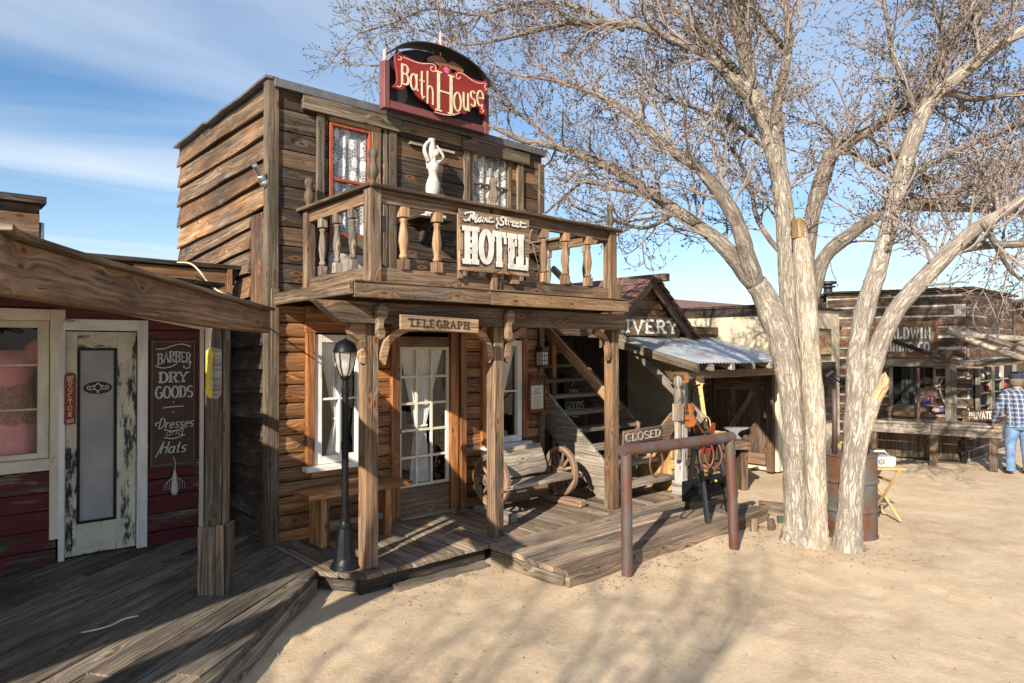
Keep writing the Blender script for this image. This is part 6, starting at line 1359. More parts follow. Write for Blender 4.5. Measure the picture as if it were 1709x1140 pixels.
c = bp(bs_(1573), bz_(1573, 655), .10); an = thing('antler', 'pale curved antler fixed to the logs beside the window', 'antler', c)
m = MB(); m.tube([V(p) for p in catmull([tuple(c+ZZ*-.22-BE*.05), tuple(c+ZZ*-.05+BE*.02), tuple(c+ZZ*.12+BE*.05), tuple(c+ZZ*.24+BE*.0)], 5)], [.024]*6+[.02]*6+[.014]*3+[.006], 7); m.tube([c+ZZ*.08+BE*.04, c+ZZ*.05+BE*.2, c+ZZ*.0+BE*.38], [.018, .014, .006], 6); m.build('antler_horn', P_stone, an, smooth=True)
# miner mannequin in the window
c = bp(bs_(1549), wz0-.02, -.12); mq = thing('miner_mannequin', 'mannequin in a brown hat and blue shirt behind the counter window', 'mannequin', c)
q = lambda s, o, z: tuple(c+BE*s+BN*o+ZZ*z)
N = [(*q(0, 0, .0), .16, .12), (*q(0, .01, .16), .15, .11), (*q(0, .02, .28), .15, .10), (*q(0, .03, .35), .055, .055), (*q(0, .05, .42), .08, .09), (*q(0, .06, .52), .078, .09), (*q(-.17, .03, .27), .062), (*q(-.26, .12, .10), .05), (*q(-.12, .28, .08), .042), (*q(-.06, .34, .09), .035), (*q(.17, .03, .27), .062), (*q(.24, .10, .06), .05), (*q(.16, .26, .02), .042)]
E = [(0, 1), (1, 2), (2, 3), (3, 4), (4, 5), (2, 6), (6, 7), (7, 8), (8, 9), (2, 10), (10, 11), (11, 12)]
skin('body', N, E, P_skin, mq, 2)
N2 = [(n[0], n[1], n[2], n[3]*1.1, (n[4] if len(n) > 4 else n[3])*1.12) for n in N]
skin('shirt', N2[:3]+N2[6:9]+N2[10:13], [(0, 1), (1, 2), (2, 3), (3, 4), (4, 5), (2, 6), (6, 7), (7, 8)], plain('blue_patterned_cloth', (.10, .11, .32), .85, .5, 30), mq, 2)
hc = V(q(0, .06, .54)); Mx = Matrix((BE, BN, ZZ)).transposed(); m = MB(); m.lathe([(.175, .0), (.18, .012), (.105, .02), (.10, .09), (.075, .125), (.01, .13)], hc, 18, Mx); m.build('hat', P_brownhat, mq, smooth=True)
# PRIVATE board
a = bp(bs_(1606), bz_(1630, 694), .22); b = a+XX*.75+V((0, -.28, 0)); b.z = a.z; pv = thing('private_sign', 'dark plank lettered PRIVATE across the log building entrance', 'sign', a)
m = MB(); m.board(a, b, ZZ*.095, (0, .014, 0), 3, .03); b_ = m.build('board', W_balda, pv); m = MB(); pen = Pen(m, a+(b-a).normalized()*.12+V((-.005, -.017, -.06)), b-a, ZZ, .022, .018, .003); L = (b-a).length; sx = (L-.22)/textw('PRIVATE', .12, 1, .2); pen.text('PRIVATE', 0, 0, .12, sx, .2*sx); m.build('lettering', P_white, b_)
m = MB(); m.board(V((a.x+.04, a.y, -.05)), V((a.x+.04, a.y, a.z-.1)), XX*.05, YY*.03); m.board(V((b.x-.05, b.y, -.05)), V((b.x-.05, b.y, b.z-.1)), XX*.06, YY*.03); m.board(a-ZZ*.13, b-ZZ*.13, ZZ*.03, YY*.02)
s = a.x+.14
while s < b.x-.14: m.board((s+.05, a.y+.03, 0), (s+.05, a.y+.03, a.z-.15), XX*.045, YY*.012); s += .1
m.build('gate_planks', W_dark, pv)
# building beyond at the right edge
rb = thing('plank_shed', 'brown plank shed at the right edge beyond the log building', 'building', (19, 4.5, 0))
m = MB(); a = atD(1694, 700, 16.5); 
for k in range(15): p = V((a.x, a.y, .1+.2*k)); m.board(p, p+XX*6, ZZ*.095, YY*.02, 4, .03)
m.bx(a.x, a.x+6, a.y+.05, a.y+4, 0, 3.0); m.build('plank_wall', W_brown, rb); m = MB(); m.bx(a.x-.2, a.x+6.2, a.y-.3, a.y+4.2, 3.06, 3.14); m.build('roof', W_dark, rb)

# ------------------------------------------------------------------ things under the awning
def dk_(px, py): return onZ(px, py, DZ)
# black trestle carrying a keyboard case
tr = thing('black_trestle', 'black painted wooden trestle standing on the platform behind the pipe rail', 'trestle', (7.0, 4.4, DZ))
pa = dk_(1146, 850); pb = dk_(1181, 874); ptop = .95
tcx = (pa+pb)/2
a1 = V((pa.x, pa.y, DZ)); a2 = V((pb.x, pb.y, DZ)); off = V((.60, .12, 0)); topc = (a1+a2)/2
for o_ in (V((0, 0, 0)), off):
    for p, sgn in ((a1, 1), (a2, -1)):
        m = MB(); d = (topc-p)*.80; m.board(p+o_, p+o_+d+ZZ*(ptop-DZ-.06), (a2-a1).normalized()*.038, (a2-a1).cross(ZZ).normalized()*.018, 4, .02); m.build('leg', W_blackp, tr, bevel=.004)
    m = MB(); m.board(a1+o_+(topc-a1)*.4+ZZ*.30, a2+o_+(topc-a2)*.4+ZZ*.30, ZZ*.035, (a2-a1).cross(ZZ).normalized()*.012); m.build('cross_tie', W_blackp, tr)
m = MB(); m.board(topc-off*.12+ZZ*(ptop-DZ-.03), topc+off*1.12+ZZ*(ptop-DZ-.03), (a2-a1).normalized()*.05, ZZ*.03); m.build('top_rail', W_blackp, tr, bevel=.004)
kb = thing('keyboard', 'black keyboard amplifier panel with small knobs resting in the trestle', 'amplifier', (7.0, 4.5, DZ)); kc = onY(1180, 806, 4.36); ka = onY(1150, 816, 4.36); kd = onY(1213, 812, 4.36)
m = MB(); m.bx(ka.x, kd.x, 4.34, 4.46, DZ+.13, kc.z+.05); b_ = m.build('case', P_black, kb, bevel=.008)
m = MB(); m.bx(ka.x+.02, kd.x-.02, 4.334, 4.339, DZ+.15, DZ+.20); m.build('grille', P_dmetal, b_)
for i in range(7):
    x = ka.x+.06+(kd.x-ka.x-.12)*i/6; m = MB(); m.lathe([(.015, 0), (.013, .02)], (x, 4.339, kc.z+.01), 8, Matrix(((1, 0, 0), (0, 0, -1), (0, 1, 0)))); m.build('knob', P_yell if i == 4 else P_dmetal, b_)
yc = thing('yellow_crate', 'bright yellow pine plank crate behind the black trestle', 'crate', (7.7, 5.4, DZ)); x0 = onY(1122, 790, 5.22).x; x1 = onY(1212, 790, 5.22).x
m = MB(); 
for k in range(5): m.bx(x0, x1, 5.22, 5.245, DZ+.01+.135*k, DZ+.135*k+.125)
m.build('front_slats', W_yellow, yc, bevel=.004); m = MB(); m.bx(x0, x0+.03, 5.246, 5.8, DZ, DZ+.66); m.bx(x1-.03, x1, 5.246, 5.8, DZ, DZ+.66); m.bx(x0+.03, x1-.03, 5.78, 5.8, DZ, DZ+.66); m.build('crate_sides', W_yellow, yc)
# guitars on a stand
def guitar(name, label, base, up, facing, L, mat, headmat, elec=False):
    t = thing(name, label, 'guitar', base); up = up.normalized(); rt = up.cross(facing).normalized(); fc = rt.cross(up).normalized()
    s = L/1.0
    half = [(.0, .0), (.10, .005), (.155, .06), (.16, .13), (.125, .20), (.10, .25), (.115, .31), (.125, .36), (.10, .42), (.05, .445), (.0, .45)] if not elec else [(.0, .0), (.09, .005), (.14, .05), (.145, .12), (.115, .19), (.10, .24), (.12, .31), (.13, .37), (.10, .385), (.06, .35), (.0, .34)]
    pts = [(x*s, y*s) for x, y in catmull(half, 3)]; pts = pts+[(-x, y) for x, y in pts[::-1]][1:-1]
    m = MB(); m.prism(pts, base-fc*.04*s, rt, up, .09*s if not elec else .045*s); b_ = m.build('body', mat, t, bevel=.006)
    m = MB(); m.board(base+up*.33*s+fc*.02*s*(2.8 if not elec else 1), base+up*.84*s+fc*.02*s*(2.8 if not elec else 1), rt*.025*s, fc*.014*s); m.build('neck', P_maple if elec else P_dmetal, t, bevel=.003)
    m = MB(); m.prism([(-.026*s, 0), (.026*s, 0), (.042*s, .04*s), (.036*s, .15*s), (-.036*s, .15*s), (-.042*s, .04*s)], base+up*.84*s+fc*.01*s*(2.8 if not elec else 1), rt, up, .02*s); hd = m.build('headstock', headmat, t, bevel=.003)
    for k in range(3):
        for q in (-1, 1):
            p = base+up*(.885+.04*k)*s+rt*q*.04*s+fc*.03*s; m = MB(); m.tube([p, p+rt*q*.018*s], .006*s, 6); m.build('tuning_peg', P_alum, hd)
    m = MB(); m.board(base+up*.13*s+fc*.056*s-rt*.05*s, base+up*.13*s+fc*.056*s+rt*.05*s, up*.014*s, fc*.006*s); m.build('bridge', P_dmetal if not elec else P_alum, b_)
    m = MB(); m.lathe([(.045*s, 0), (.045*s, .002)], base+up*.27*s+fc*(.0505*s if not elec else .01*s), 18, Matrix((rt, up, fc)).transposed()); m.build('sound_hole', P_shade, b_)
    return t
fcg = -F0*.9+RT*-.2
g1_ = onY(1147, 735, 5.02); guitar('guitar', 'orange acoustic guitar hanging beside the awning post', V((g1_.x-.05, 4.97, 1.00)), V((-.03, 0, 1)), (-RT*.6-F0*.8), .66, P_orange, P_orange)
g2_ = onY(1187, 775, 4.95); guitar('electric_guitar', 'red electric guitar with a long maple neck leaning on its stand', V((g2_.x, 4.98, .60)), -RT*.14+ZZ, -F0, 1.05, P_redlac, P_maple, True)
gs = thing('guitar_stand', 'black tubular guitar stand under the livery awning', 'stand', (7.6, 5.1, DZ)); c = onY(1155, 700, 5.08)
m = MB(); m.tube([(c.x, 5.08, DZ+.05), (c.x, 5.08, 1.58)], .016, 8); m.build('pole', P_black, gs, smooth=True)
for a in (.3, 2.4, 4.5): m = MB(); m.tube([(c.x, 5.08, .5), (c.x+.28*cos(a), 5.08+.28*sin(a), DZ+.01)], .011, 6); m.build('leg', P_black, gs, smooth=True)
for (dz_, l) in ((1.50, .22), (1.46, -.10), (.85, .2)): m = MB(); m.tube([(c.x, 5.08, dz_), (c.x+l, 5.02, dz_+.02)], .012, 6); m.tube([(c.x+l, 5.02, dz_+.02), (c.x+l, 4.94, dz_+.03)], .009, 6); m.build('yoke', P_black, gs)
m = MB(); pts = catmull([(c.x+.05, 5.0, 1.02), (c.x+.16, 4.98, 1.10), (c.x+.24, 4.97, 1.04), (c.x+.26, 4.97, .86)], 5); m.tube([V(p) for p in pts], .007, 5); m.build('gooseneck', P_cord, gs)
c = onY(1166, 720, 5.2); sb = thing('instrument_case', 'dark open instrument case stacked behind the guitars', 'case', (c.x, 5.45, DZ)); m = MB(); m.bx(c.x-.3, c.x+.12, 5.25, 5.6, DZ+.665, 1.12); m.build('case_shell', P_black, sb, bevel=.02); m = MB(); m.bx(c.x-.25, c.x+.08, 5.235, 5.249, .88, 1.08); m.build('lining', P_redlac, sb)
# anvil on a red-brown stand
c = onZ(1228, 800, .0); c = atD(1226, 745, 9.7); c = V((c.x, c.y, 0)); az = 2-(733-580)/FPX*9.7
tb = thing('anvil_block', 'red-brown timber block table carrying the anvil', 'table', c)
m = MB(); m.board(c-RT*.30+ZZ*(az-.06), c+RT*.16+ZZ*(az-.06), F0*.22, ZZ*.06); m.build('top', W_brown, tb, bevel=.005)
for s in (-.24, .10):
    m = MB(); m.board(c+RT*s, c+RT*s+ZZ*(az-.12), RT*.05, F0*.12); m.build('leg', W_brown, tb, bevel=.005)
av = thing('anvil', 'pale grey steel anvil on the red-brown block table', 'anvil', c+ZZ*az)
m = MB(); pr_ = [(-.10, 0), (.10, 0), (.085, .035), (.045, .06), (.045, .09), (.09, .125), (.23, .165), (.24, .18), (-.17, .18), (-.17, .155), (-.10, .12), (-.05, .09), (-.05, .06), (-.085, .035)]
m.prism([(x*.85, y*.95) for x, y in pr_], c+ZZ*(az+.001)+F0*.05, RT, ZZ, .10); m.build('iron_body', P_alum, av, bevel=.008)
# low retaining timbers between platform and tree
rt_ = thing('timber_edging', 'low weathered timber edging between the platform and the tree', 'edging', (7.6, 4.0, 0))
a = onZ(1268, 858, .0); b = onZ(1325, 868, .0); a.z = b.z = .09
m = MB(); m.board(a, b+RT*.2, ZZ*.07, F0*.04, 4, .03); m.build('beam', W_trim, rt_, bevel=.006)
for px, py, h in ((1258, 888, .15), (1287, 884, .12), (1303, 876, .10)):
    p = onZ(px, py, 0); m = MB(); m.board(p-ZZ*.1, p+ZZ*h, RT*.035, F0*.025, 3, .12); m.build('stake', W_trim if px < 1290 else P_green, rt_, bevel=.004)

# ------------------------------------------------------------------ drum, tray table, microphone, basket
c = onZ(1421, 902, 0); c = V((c.x, c.y, -.02))+F0*.30+RT*.12; rD = .29; k_ = 1.0
dr_ = thing('rusty_drum', 'rusty steel oil drum standing between the tree trunks', 'barrel', c)
pr_ = [(.275, 0), (.29, .005), (.29, .02), (.28, .03)]
for zc in (.30, .60): pr_ += [(.28, zc-.025), (.295, zc-.01), (.297, zc), (.295, zc+.01), (.28, zc+.025)]
pr_ += [(.28, .86), (.292, .87), (.292, .885), (.282, .89), (.272, .87), (.0, .868)]
m = MB(); m.lathe(pr_, c, 40); m.build('drum_shell', DRUM, dr_, auto=40)
p = onY(1386, 755, c.y); pz = V((c.x, c.y, .87))-RT*.17-F0*.05; mk = thing('microphone_stand', 'rusty pipe with a black microphone boom rising behind the drum', 'stand', pz)
m = MB(); m.tube([pz, V((pz.x, pz.y, 1.55))], .028, 10); m.build('pipe', RUST, mk, smooth=True)
q0 = V((pz.x, pz.y, 1.58)); m = MB(); m.tube([q0-RT*.05+ZZ*.12, q0+RT*.16-ZZ*.03, q0+RT*.36-ZZ*.18], .010, 6); m.tube([q0-RT*.10+ZZ*.10, q0-RT*.02+ZZ*.16], .03, 8); m.build('boom', P_black, mk)
m = MB(); m.tube([V(v_) for v_ in catmull([tuple(q0-RT*.05+ZZ*.12), tuple(q0+RT*.08+ZZ*.1), tuple(q0+RT*.18+ZZ*.04), tuple(q0+RT*.22-ZZ*.1)], 5)], .004, 4); m.build('wire_lead', P_dmetal, mk)
m = MB(); m.tube([q0+RT*.14-ZZ*.01, q0+RT*.2-ZZ*.055], .014, 6); m.build('red_clip', P_redp, mk); m = MB(); m.tube([q0+RT*.21-ZZ*.065, q0+RT*.235-ZZ*.085], .014, 6); m.build('yellow_clip', P_yell, mk)
bc = atD(1412, 752, 8.4); bk = thing('wicker_basket', 'round tan wicker basket on a stand behind the drum', 'basket', (bc.x, bc.y, 0)); m = MB(); m.lathe([(.13, .62), (.17, .68), (.19, .76), (.185, .80), (.16, .79), (.14, .70)], (bc.x, bc.y, .0), 20); m.build('weave', P_straw, bk, smooth=True); m = MB(); m.lathe([(.15, 0), (.12, .1), (.12, .62)], (bc.x, bc.y, 0), 12); m.build('stump', W_balda, bk)
c = onZ(1480, 868, 0); c = V((c.x, c.y, 0))+F0*.12-RT*.06; tt_ = thing('tray_table', 'folding pine tray table with crossed legs beside the drum', 'table', c)
TZ = .60; tw2 = .19; td = .17
m = MB(); m.board(c-RT*(tw2+.05)+ZZ*TZ, c+RT*(tw2+.05)+ZZ*TZ, F0*(td+.03), ZZ*.009); m.build('tray', W_yellow, tt_, bevel=.003)
for s in (-1, 1):
    for q in (-1, 1):
        m = MB(); m.board(c+F0*(td*s)+RT*(q*tw2), c+F0*(td*s*.98+.02*q)-RT*(q*tw2*.9)+ZZ*(TZ-.012), RT*.017, F0*.009); m.build('leg', W_yellow, tt_, bevel=.003)
for q in (-1, 1): m = MB(); m.board(c-F0*td+RT*q*tw2*.55+ZZ*(.30-.0+.15), c+F0*td+RT*q*tw2*.55+ZZ*.45, RT*.008, ZZ*.015); m.build('rung', W_yellow, tt_)
tbx = thing('tip_box', 'pale grey metal box with a blue and yellow painted flower on the tray table', 'box', c+ZZ*(TZ+.01))
bo_ = c+ZZ*(TZ+.01); m = MB(); m.prism([(-.16, 0), (.16, 0), (.175, .03), (.175, .12), (-.175, .12), (-.175, .03)], bo_+F0*.10, RT, ZZ, .22); b_ = m.build('box_body', P_lav, tbx, bevel=.008)
m = MB(); m.tube([bo_+ZZ*.125-RT*.14+F0*0, bo_+ZZ*.17-RT*.10, bo_+ZZ*.17+RT*.10, bo_+ZZ*.125+RT*.14], .013, 8); m.build('handle', P_stone, b_, smooth=True)
fo = bo_-F0*.122+RT*.0+ZZ*.065; m = MB(); pen = Pen(m, fo, RT, ZZ, .014, .014, .002)
for k in range(6): pen.stroke([(.018*cos(k*pi/3+.5), .014*sin(k*pi/3+.5)), (.040*cos(k*pi/3+.5), .034*sin(k*pi/3+.5))])
m.build('blue_petal', P_blue, b_); m = MB(); m.prism([(.016*cos(a), .014*sin(a)) for a in [2*pi*i/12 for i in range(12)]], fo-F0*.003, RT, ZZ, .003); m.build('yellow_disc', P_yell, b_)
bg_ = thing('cloth_bag', 'dark blue cloth bag on the dirt under the tray table', 'bag', c+F0*.05); m = MB(); m.ball(c+F0*.06+ZZ*.085, .10, 14, 9, (1.1, .8, .95)); m.tube([c+F0*.06+ZZ*.15-RT*.04, c+F0*.06+ZZ*.24, c+F0*.06+ZZ*.15+RT*.04], .008, 5); m.build('bag_body', P_navy, bg_, smooth=True)

# ------------------------------------------------------------------ man in plaid
c = onZ(1701, 789, 0); c = V((c.x, c.y, -.01)); fw_ = (F0*.93+RT*.25).normalized(); rt2 = V((fw_.y, -fw_.x, 0))
pn = thing('person', 'person seen from behind in a blue plaid shirt, jeans and dark cap', 'person', c)
def q(x, y, z): return tuple(c+rt2*x+fw_*y+ZZ*z)
hd = (.0, .085, 1.50)
pr = dict(ax=rt2, ay=fw_)
m = MB(); rings_body(m, c, [(0, .05, 1.30, .075, .075), (0, .055, 1.36, .062, .066), (0, .075, 1.40, .066, .075), (0, .085, 1.44, .076, .092), (0, .088, 1.50, .080, .100), (0, .085, 1.56, .074, .092), (0, .08, 1.60, .04, .055)], 16, **pr)
for s in (-1, 1): m.ball(c+rt2*(s*.08)+fw_*.085+ZZ*1.49, .022, 8, 6, (.5, .8, 1.3), Matrix((rt2, fw_, ZZ)).transposed())
m.ball(c+fw_*.185+ZZ*1.485, .02, 8, 6)
HN = (((-.305, .10, .80), -1), ((.15, .30, .90), 1))
for (hx_, hy_, hz_), s in HN:           # hands: palm, four bent fingers, thumb from the side of the palm
    wp = V(q(hx_, hy_, hz_)); limb_tube(m, (0, 0, 0), [(*wp, .026), (*(wp-ZZ*.03), .030), (*(wp-ZZ*.065), .036), (*(wp-ZZ*.095), .034), (*(wp-ZZ*.105), .02)], 10, XX, YY)
    for k in range(4):
        e0 = wp+fw_*(.017*(k-1.5))-ZZ*.092; L = (.040, .048, .046, .036)[k]; e1 = e0-ZZ*L-rt2*s*.004; e2 = e1-ZZ*L*.7-rt2*s*.02; m.tube([e0, e0.lerp(e1, .5), e1, e2], [.0095, .009, .0085, .006], 7)
    e0 = wp+fw_*.028-ZZ*.04; m.tube([e0, e0+fw_*.022-ZZ*.022, e0+fw_*.026-ZZ*.05], [.012, .010, .007], 7)
m.build('body', P_skin, pn, smooth=True)
m = MB(); rings_body(m, c, [(0, -.0, .74, .185, .155), (0, -.005, .80, .182, .155), (0, -.005, .92, .176, .150), (0, .01, 1.06, .182, .145), (0, .02, 1.18, .196, .140), (0, .035, 1.27, .186, .122), (0, .045, 1.315, .12, .092), (0, .052, 1.335, .078, .074), (0, .055, 1.36, .070, .070)], 30, wr=.10, **pr)
limb_tube(m, c, [(-.13, .03, 1.25, .085), (-.20, .025, 1.20, .078), (-.25, .01, 1.09, .068), (-.285, .0, 1.0, .062), (-.30, .04, .90, .055), (-.307, .09, .805, .046)], 14, rt2, fw_, .16)
limb_tube(m, c, [(.13, .03, 1.25, .085), (.20, .03, 1.20, .078), (.25, .04, 1.09, .068), (.26, .07, 1.0, .062), (.21, .19, .945, .054), (.165, .275, .915, .046)], 14, rt2, fw_, .16)
m.build('shirt', PLAID, pn, smooth=True)
m = MB(); rings_body(m, c, [(0, 0, .92, .15, .125), (0, -.005, .84, .165, .14), (0, -.012, .76, .172, .150), (0, 0, .70, .165, .135)], 22, **pr)
for s, kx in ((-1, 0), (1, .02)): limb_tube(m, c, [(s*.085, -.005, .76, .105), (s*.095, .0, .66, .102), (s*.105, .015, .55, .088), (s*.112, .02+kx, .44, .076), (s*.118, .0+kx, .28, .066), (s*.122, -.015+kx, .10, .064), (s*.122, -.015+kx, .045, .068)], 18, rt2, fw_, .13)
m.build('jeans', P_denim, pn, smooth=True)
for s, kx in ((-1, 0), (1, .02)):
    m = MB(); m.ball(c+rt2*(s*.13)+fw_*(.06+kx)+ZZ*.038, .05, 12, 8, (1.0, 2.7, .85), Matrix((rt2, fw_, ZZ)).transposed()); m.build('shoe', P_dmetal, pn, smooth=True)
h = V(q(*hd)); Mx = Matrix((rt2, fw_, ZZ)).transposed()
m = MB(); m.lathe([(.098, .0), (.10, .03), (.092, .075), (.06, .11), (.01, .12)], h+ZZ*.005, 18, Mx @ Matrix.Diagonal((1, 1.12, 1))); m.prism([(-.075, .08), (-.06, .17), (0, .19), (.06, .17), (.075, .08)], h+ZZ*.015, rt2, fw_, .012); m.build('cap', P_navy, pn, smooth=True)
m = MB(); m.lathe([(.07, -.12), (.092, -.08), (.098, -.03), (.094, .012)], h-fw_*.012, 18, Mx @ Matrix.Diagonal((1, 1.08, 1))); m.build('hair', P_hair, pn, smooth=True)

# ------------------------------------------------------------------ trees
TR = random.Random(5)
class Tree:
    def __init__(s, name, label, base): s.t = thing(name, label, 'tree', base); s.tw = MB(); s.tw.cur = (.5, .5, .5, 1); s.bd = MB(); s.bd.cur = (.5, .5, .5, 1); s.n = 0
    def limb(s, pts, mat=None, n=12, spawn=(.35, .13), name='limb', lift=.35, flare=False, size=1.0):
        mat = mat or (BARK if name == 'trunk' else BARK2)
        w3 = [(*atD(p[0], p[1], p[3]), p[2]/2/FPX*p[3]) for p in pts]
        if flare: r0 = w3[0][3]; w3[0] = (*w3[0][:2], .03, r0*1.14); w3.insert(1, (w3[0][0]*.6+w3[1][0]*.4, w3[0][1]*.6+w3[1][1]*.4, .15, r0*1.02)); w3.insert(0, (w3[0][0], w3[0][1], -.10, r0*1.5))
        c = catmull(w3, 5); P = [V(p[:3]) for p in c]; rad = [max(p[3], .004)*(1+.10*mn.noise(V(p[:3])*4.0)) for p in c]
        m = MB(); m.rnd(); m.tube(P, rad, n, jit=.05, new=False); m.build(name, mat, s.t, smooth=True)
        if spawn: s.sprout(P, rad, spawn[0], spawn[1], lift, size)
    def sprout(s, P, rad, start, step, lift, size=1.0):
        tot = sum((b-a).length for a, b in zip(P, P[1:])); acc = 0; nxt = tot*start
        for i in range(len(P)-1):
            L = (P[i+1]-P[i]).length
            while acc+L > nxt and L > 0:
                t = (nxt-acc)/L; p = P[i].lerp(P[i+1], t); r = rad[i]; d = (P[i+1]-P[i]).normalized(); f = nxt/tot
                s.grow(p, s.side(d, TR.uniform(.5, 1.15), lift), TR.uniform(.55, 1.15)*size*(1.0-.35*f), min(r*.42, .016), 1); nxt += step*TR.uniform(.6, 1.4)
            acc += L
        s.grow(P[-1], (P[-1]-P[-2]).normalized(), .8*size, rad[-1], 1)
    def side(s, d, ang, lift):
        v = V((TR.gauss(0, 1), TR.gauss(0, 1), TR.gauss(0, 1))); v = (v-d*v.dot(d)).normalized(); return (d*cos(ang)+v*sin(ang)+ZZ*lift*TR.random()).normalized()
    def tubelet(s, P, r0, r1, k):
        mb = s.tw; base = len(mb.v); n = len(P); d = (P[-1]-P[0]); x, y = frame(d if d.length > 1e-6 else ZZ)
        for i, p in enumerate(P):
            r = r0+(r1-r0)*i/(n-1)
            for j in range(k): a = 2*pi*j/k; mb.v.append(tuple(p+x*(cos(a)*r)+y*(sin(a)*r)))
        for i in range(n-1):
            for j in range(k):
                a = base+i*k+j; b = base+i*k+(j+1) % k; mb.f.append((a, b, b+k, a+k))
    def grow(s, p, d, L, r, lev):
        seg = (5, 4, 3)[lev-1]; P = [p]; cv = V((TR.gauss(0, 1), TR.gauss(0, 1), TR.gauss(0, 1)))*.22
        for i in range(seg):
            d = (d+cv*.5+V((TR.gauss(0, .16), TR.gauss(0, .16), TR.gauss(0, .16)+.07))).normalized(); P.append(P[-1]+d*L/seg)
        rr = (.0, .0045, .0030)[lev-1]; rr = r if lev == 1 else rr
        s.tubelet(P, rr, max(rr*.45, .0020), (5, 4, 3)[lev-1]); s.n += 1
        if lev == 3:
            for i in range(s.buds):
                t = TR.uniform(.25, 1.0)*seg; k = min(int(t), seg-1); q = P[k].lerp(P[k+1], t-k); s.bud(q, d)
            return
        st = (.085, .075)[lev-1]*s.sp; x = L*.18
        while x < L:
            t = x/L*seg; k = min(int(t), seg-1); q = P[k].lerp(P[k+1], t-k); dd = (P[k+1]-P[k]).normalized()
            s.grow(q, s.side(dd, TR.uniform(.45, 1.0), .25), ((TR.uniform(.22, .48)) if lev == 1 else TR.uniform(.08, .20)), 0, lev+1); x += st*TR.uniform(.6, 1.5)
    def bud(s, p, d):
        mb = s.bd; a = TR.uniform(.005, .010); l = TR.uniform(.010, .024); v = (d+V((TR.gauss(0, .6), TR.gauss(0, .6), TR.gauss(0, .6)-.2))).normalized(); x, y = frame(v); b = len(mb.v)
        mb.v.append(tuple(p)); c_ = p+v*l*.5
        for j in range(3): t = 2*pi*j/3; mb.v.append(tuple(c_+x*(cos(t)*a)+y*(sin(t)*a)))
        mb.v.append(tuple(p+v*l*1.3))
        for j in range(3): mb.f += [(b, b+1+(j+1) % 3, b+1+j), (b+4, b+1+j, b+1+(j+1) % 3)]
    def finish(s):
        for mb, nm, mt in ((s.tw, 'twigs', BARKT), (s.bd, 'catkins', BUD)):
            if not mb.v: continue
            o0 = wl(s.t); me = bpy.data.meshes.new(nm); me.from_pydata([(a-o0.x, b-o0.y, c-o0.z) for a, b, c in mb.v], [], mb.f); me.materials.append(mt); o = bpy.data.objects.new(nm, me); C.objects.link(o); o.parent = s.t; o['kind'] = 'stuff'
Tree.buds = 4; Tree.sp = 1.0
b_ = onZ(1345, 895); T = Tree('bare_tree', 'bare winter tree of three pale trunks, one snapped off short, at the platform corner', (b_.x, b_.y, 0))
NO = None
T.limb([(1330, 898, 46, 7.12), (1328, 860, 40, 7.1), (1326, 780, 37, 7.1), (1324, 705, 36, 7.1), (1318, 640, 38, 7.1), (1306, 580, 42, 7.08), (1284, 512, 40, 7.05), (1262, 472, 36, 7.0)], n=18, spawn=NO, name='trunk', flare=True)
T.limb([(1342, 870, 36, 7.3), (1340, 780, 34, 7.3), (1334, 650, 34, 7.28), (1322, 560, 32, 7.25), (1314, 470, 29, 7.25), (1312, 400, 30, 7.25), (1306, 330, 30, 7.25), (1295, 265, 30, 7.2), (1280, 210, 30, 7.15), (1260, 170, 31, 7.1), (1250, 130, 26, 7.1), (1244, 70, 20, 7.1), (1240, 0, 16, 7.1), (1238, -60, 12, 7.1)], n=16, spawn=(.5, .15), name='trunk')
T.limb([(1365, 906, 35, 6.95), (1363, 860, 33, 6.95), (1361, 780, 33, 6.95), (1360, 705, 33, 6.95), (1353, 610, 32, 6.95), (1347, 520, 33, 6.95), (1341, 440, 30, 6.95), (1336, 395, 26, 6.95), (1334, 385, 25, 6.95)], BARKL, 18, NO, 'trunk', flare=True)
m = MB(); m.rnd(); rings = []
for i in range(9):
    t = i/8; cc = atD(1334.5-3*t, 398-32*t, 6.95); rings.append([cc+ZZ*(.06*mn.noise(V((k*1.3, 3, 1)))*(t > .8))+V((cos(2*pi*k/18), sin(2*pi*k/18), 0))*(.082-.012*t)*(1+.10*mn.noise(V((k*1.1, 0, t*3))))*(1 if i < 8 else .55) for k in range(18)])
m.loft(rings); m.build('broken_top', RAWW, T.t, smooth=False)
T.limb([(1262, 474, 34, 7.0), (1225, 430, 28, 7.1), (1190, 395, 24, 7.25), (1165, 377, 22, 7.4), (1098, 330, 18, 7.8), (1040, 292, 16, 8.1), (977, 262, 14, 8.4), (920, 243, 12, 8.65), (876, 235, 10, 8.85), (825, 214, 6, 9.1)], spawn=(.12, .105))
T.limb([(1262, 478, 30, 7.0), (1248, 430, 28, 6.95), (1232, 377, 26, 6.95), (1210, 335, 24, 6.95), (1185, 303, 22, 7.0), (1160, 275, 20, 7.05), (1118, 249, 16, 7.2), (1058, 195, 13, 7.5), (1004, 161, 11, 7.8), (930, 135, 8, 8.2), (880, 128, 5, 8.5)], spawn=(.15, .095))
T.limb([(1120, 345, 10, 7.7), (1070, 322, 9, 7.6), (1031, 316, 8, 7.6), (977, 303, 6, 7.7), (940, 330, 5, 7.8), (910, 356, 4, 7.9)], n=8, spawn=(.1, .18), size=.6)
T.limb([(1250, 140, 22, 7.1), (1238, 80, 20, 7.0), (1226, 30, 18, 6.9), (1212, -30, 14, 6.8)], spawn=(.1, .14))
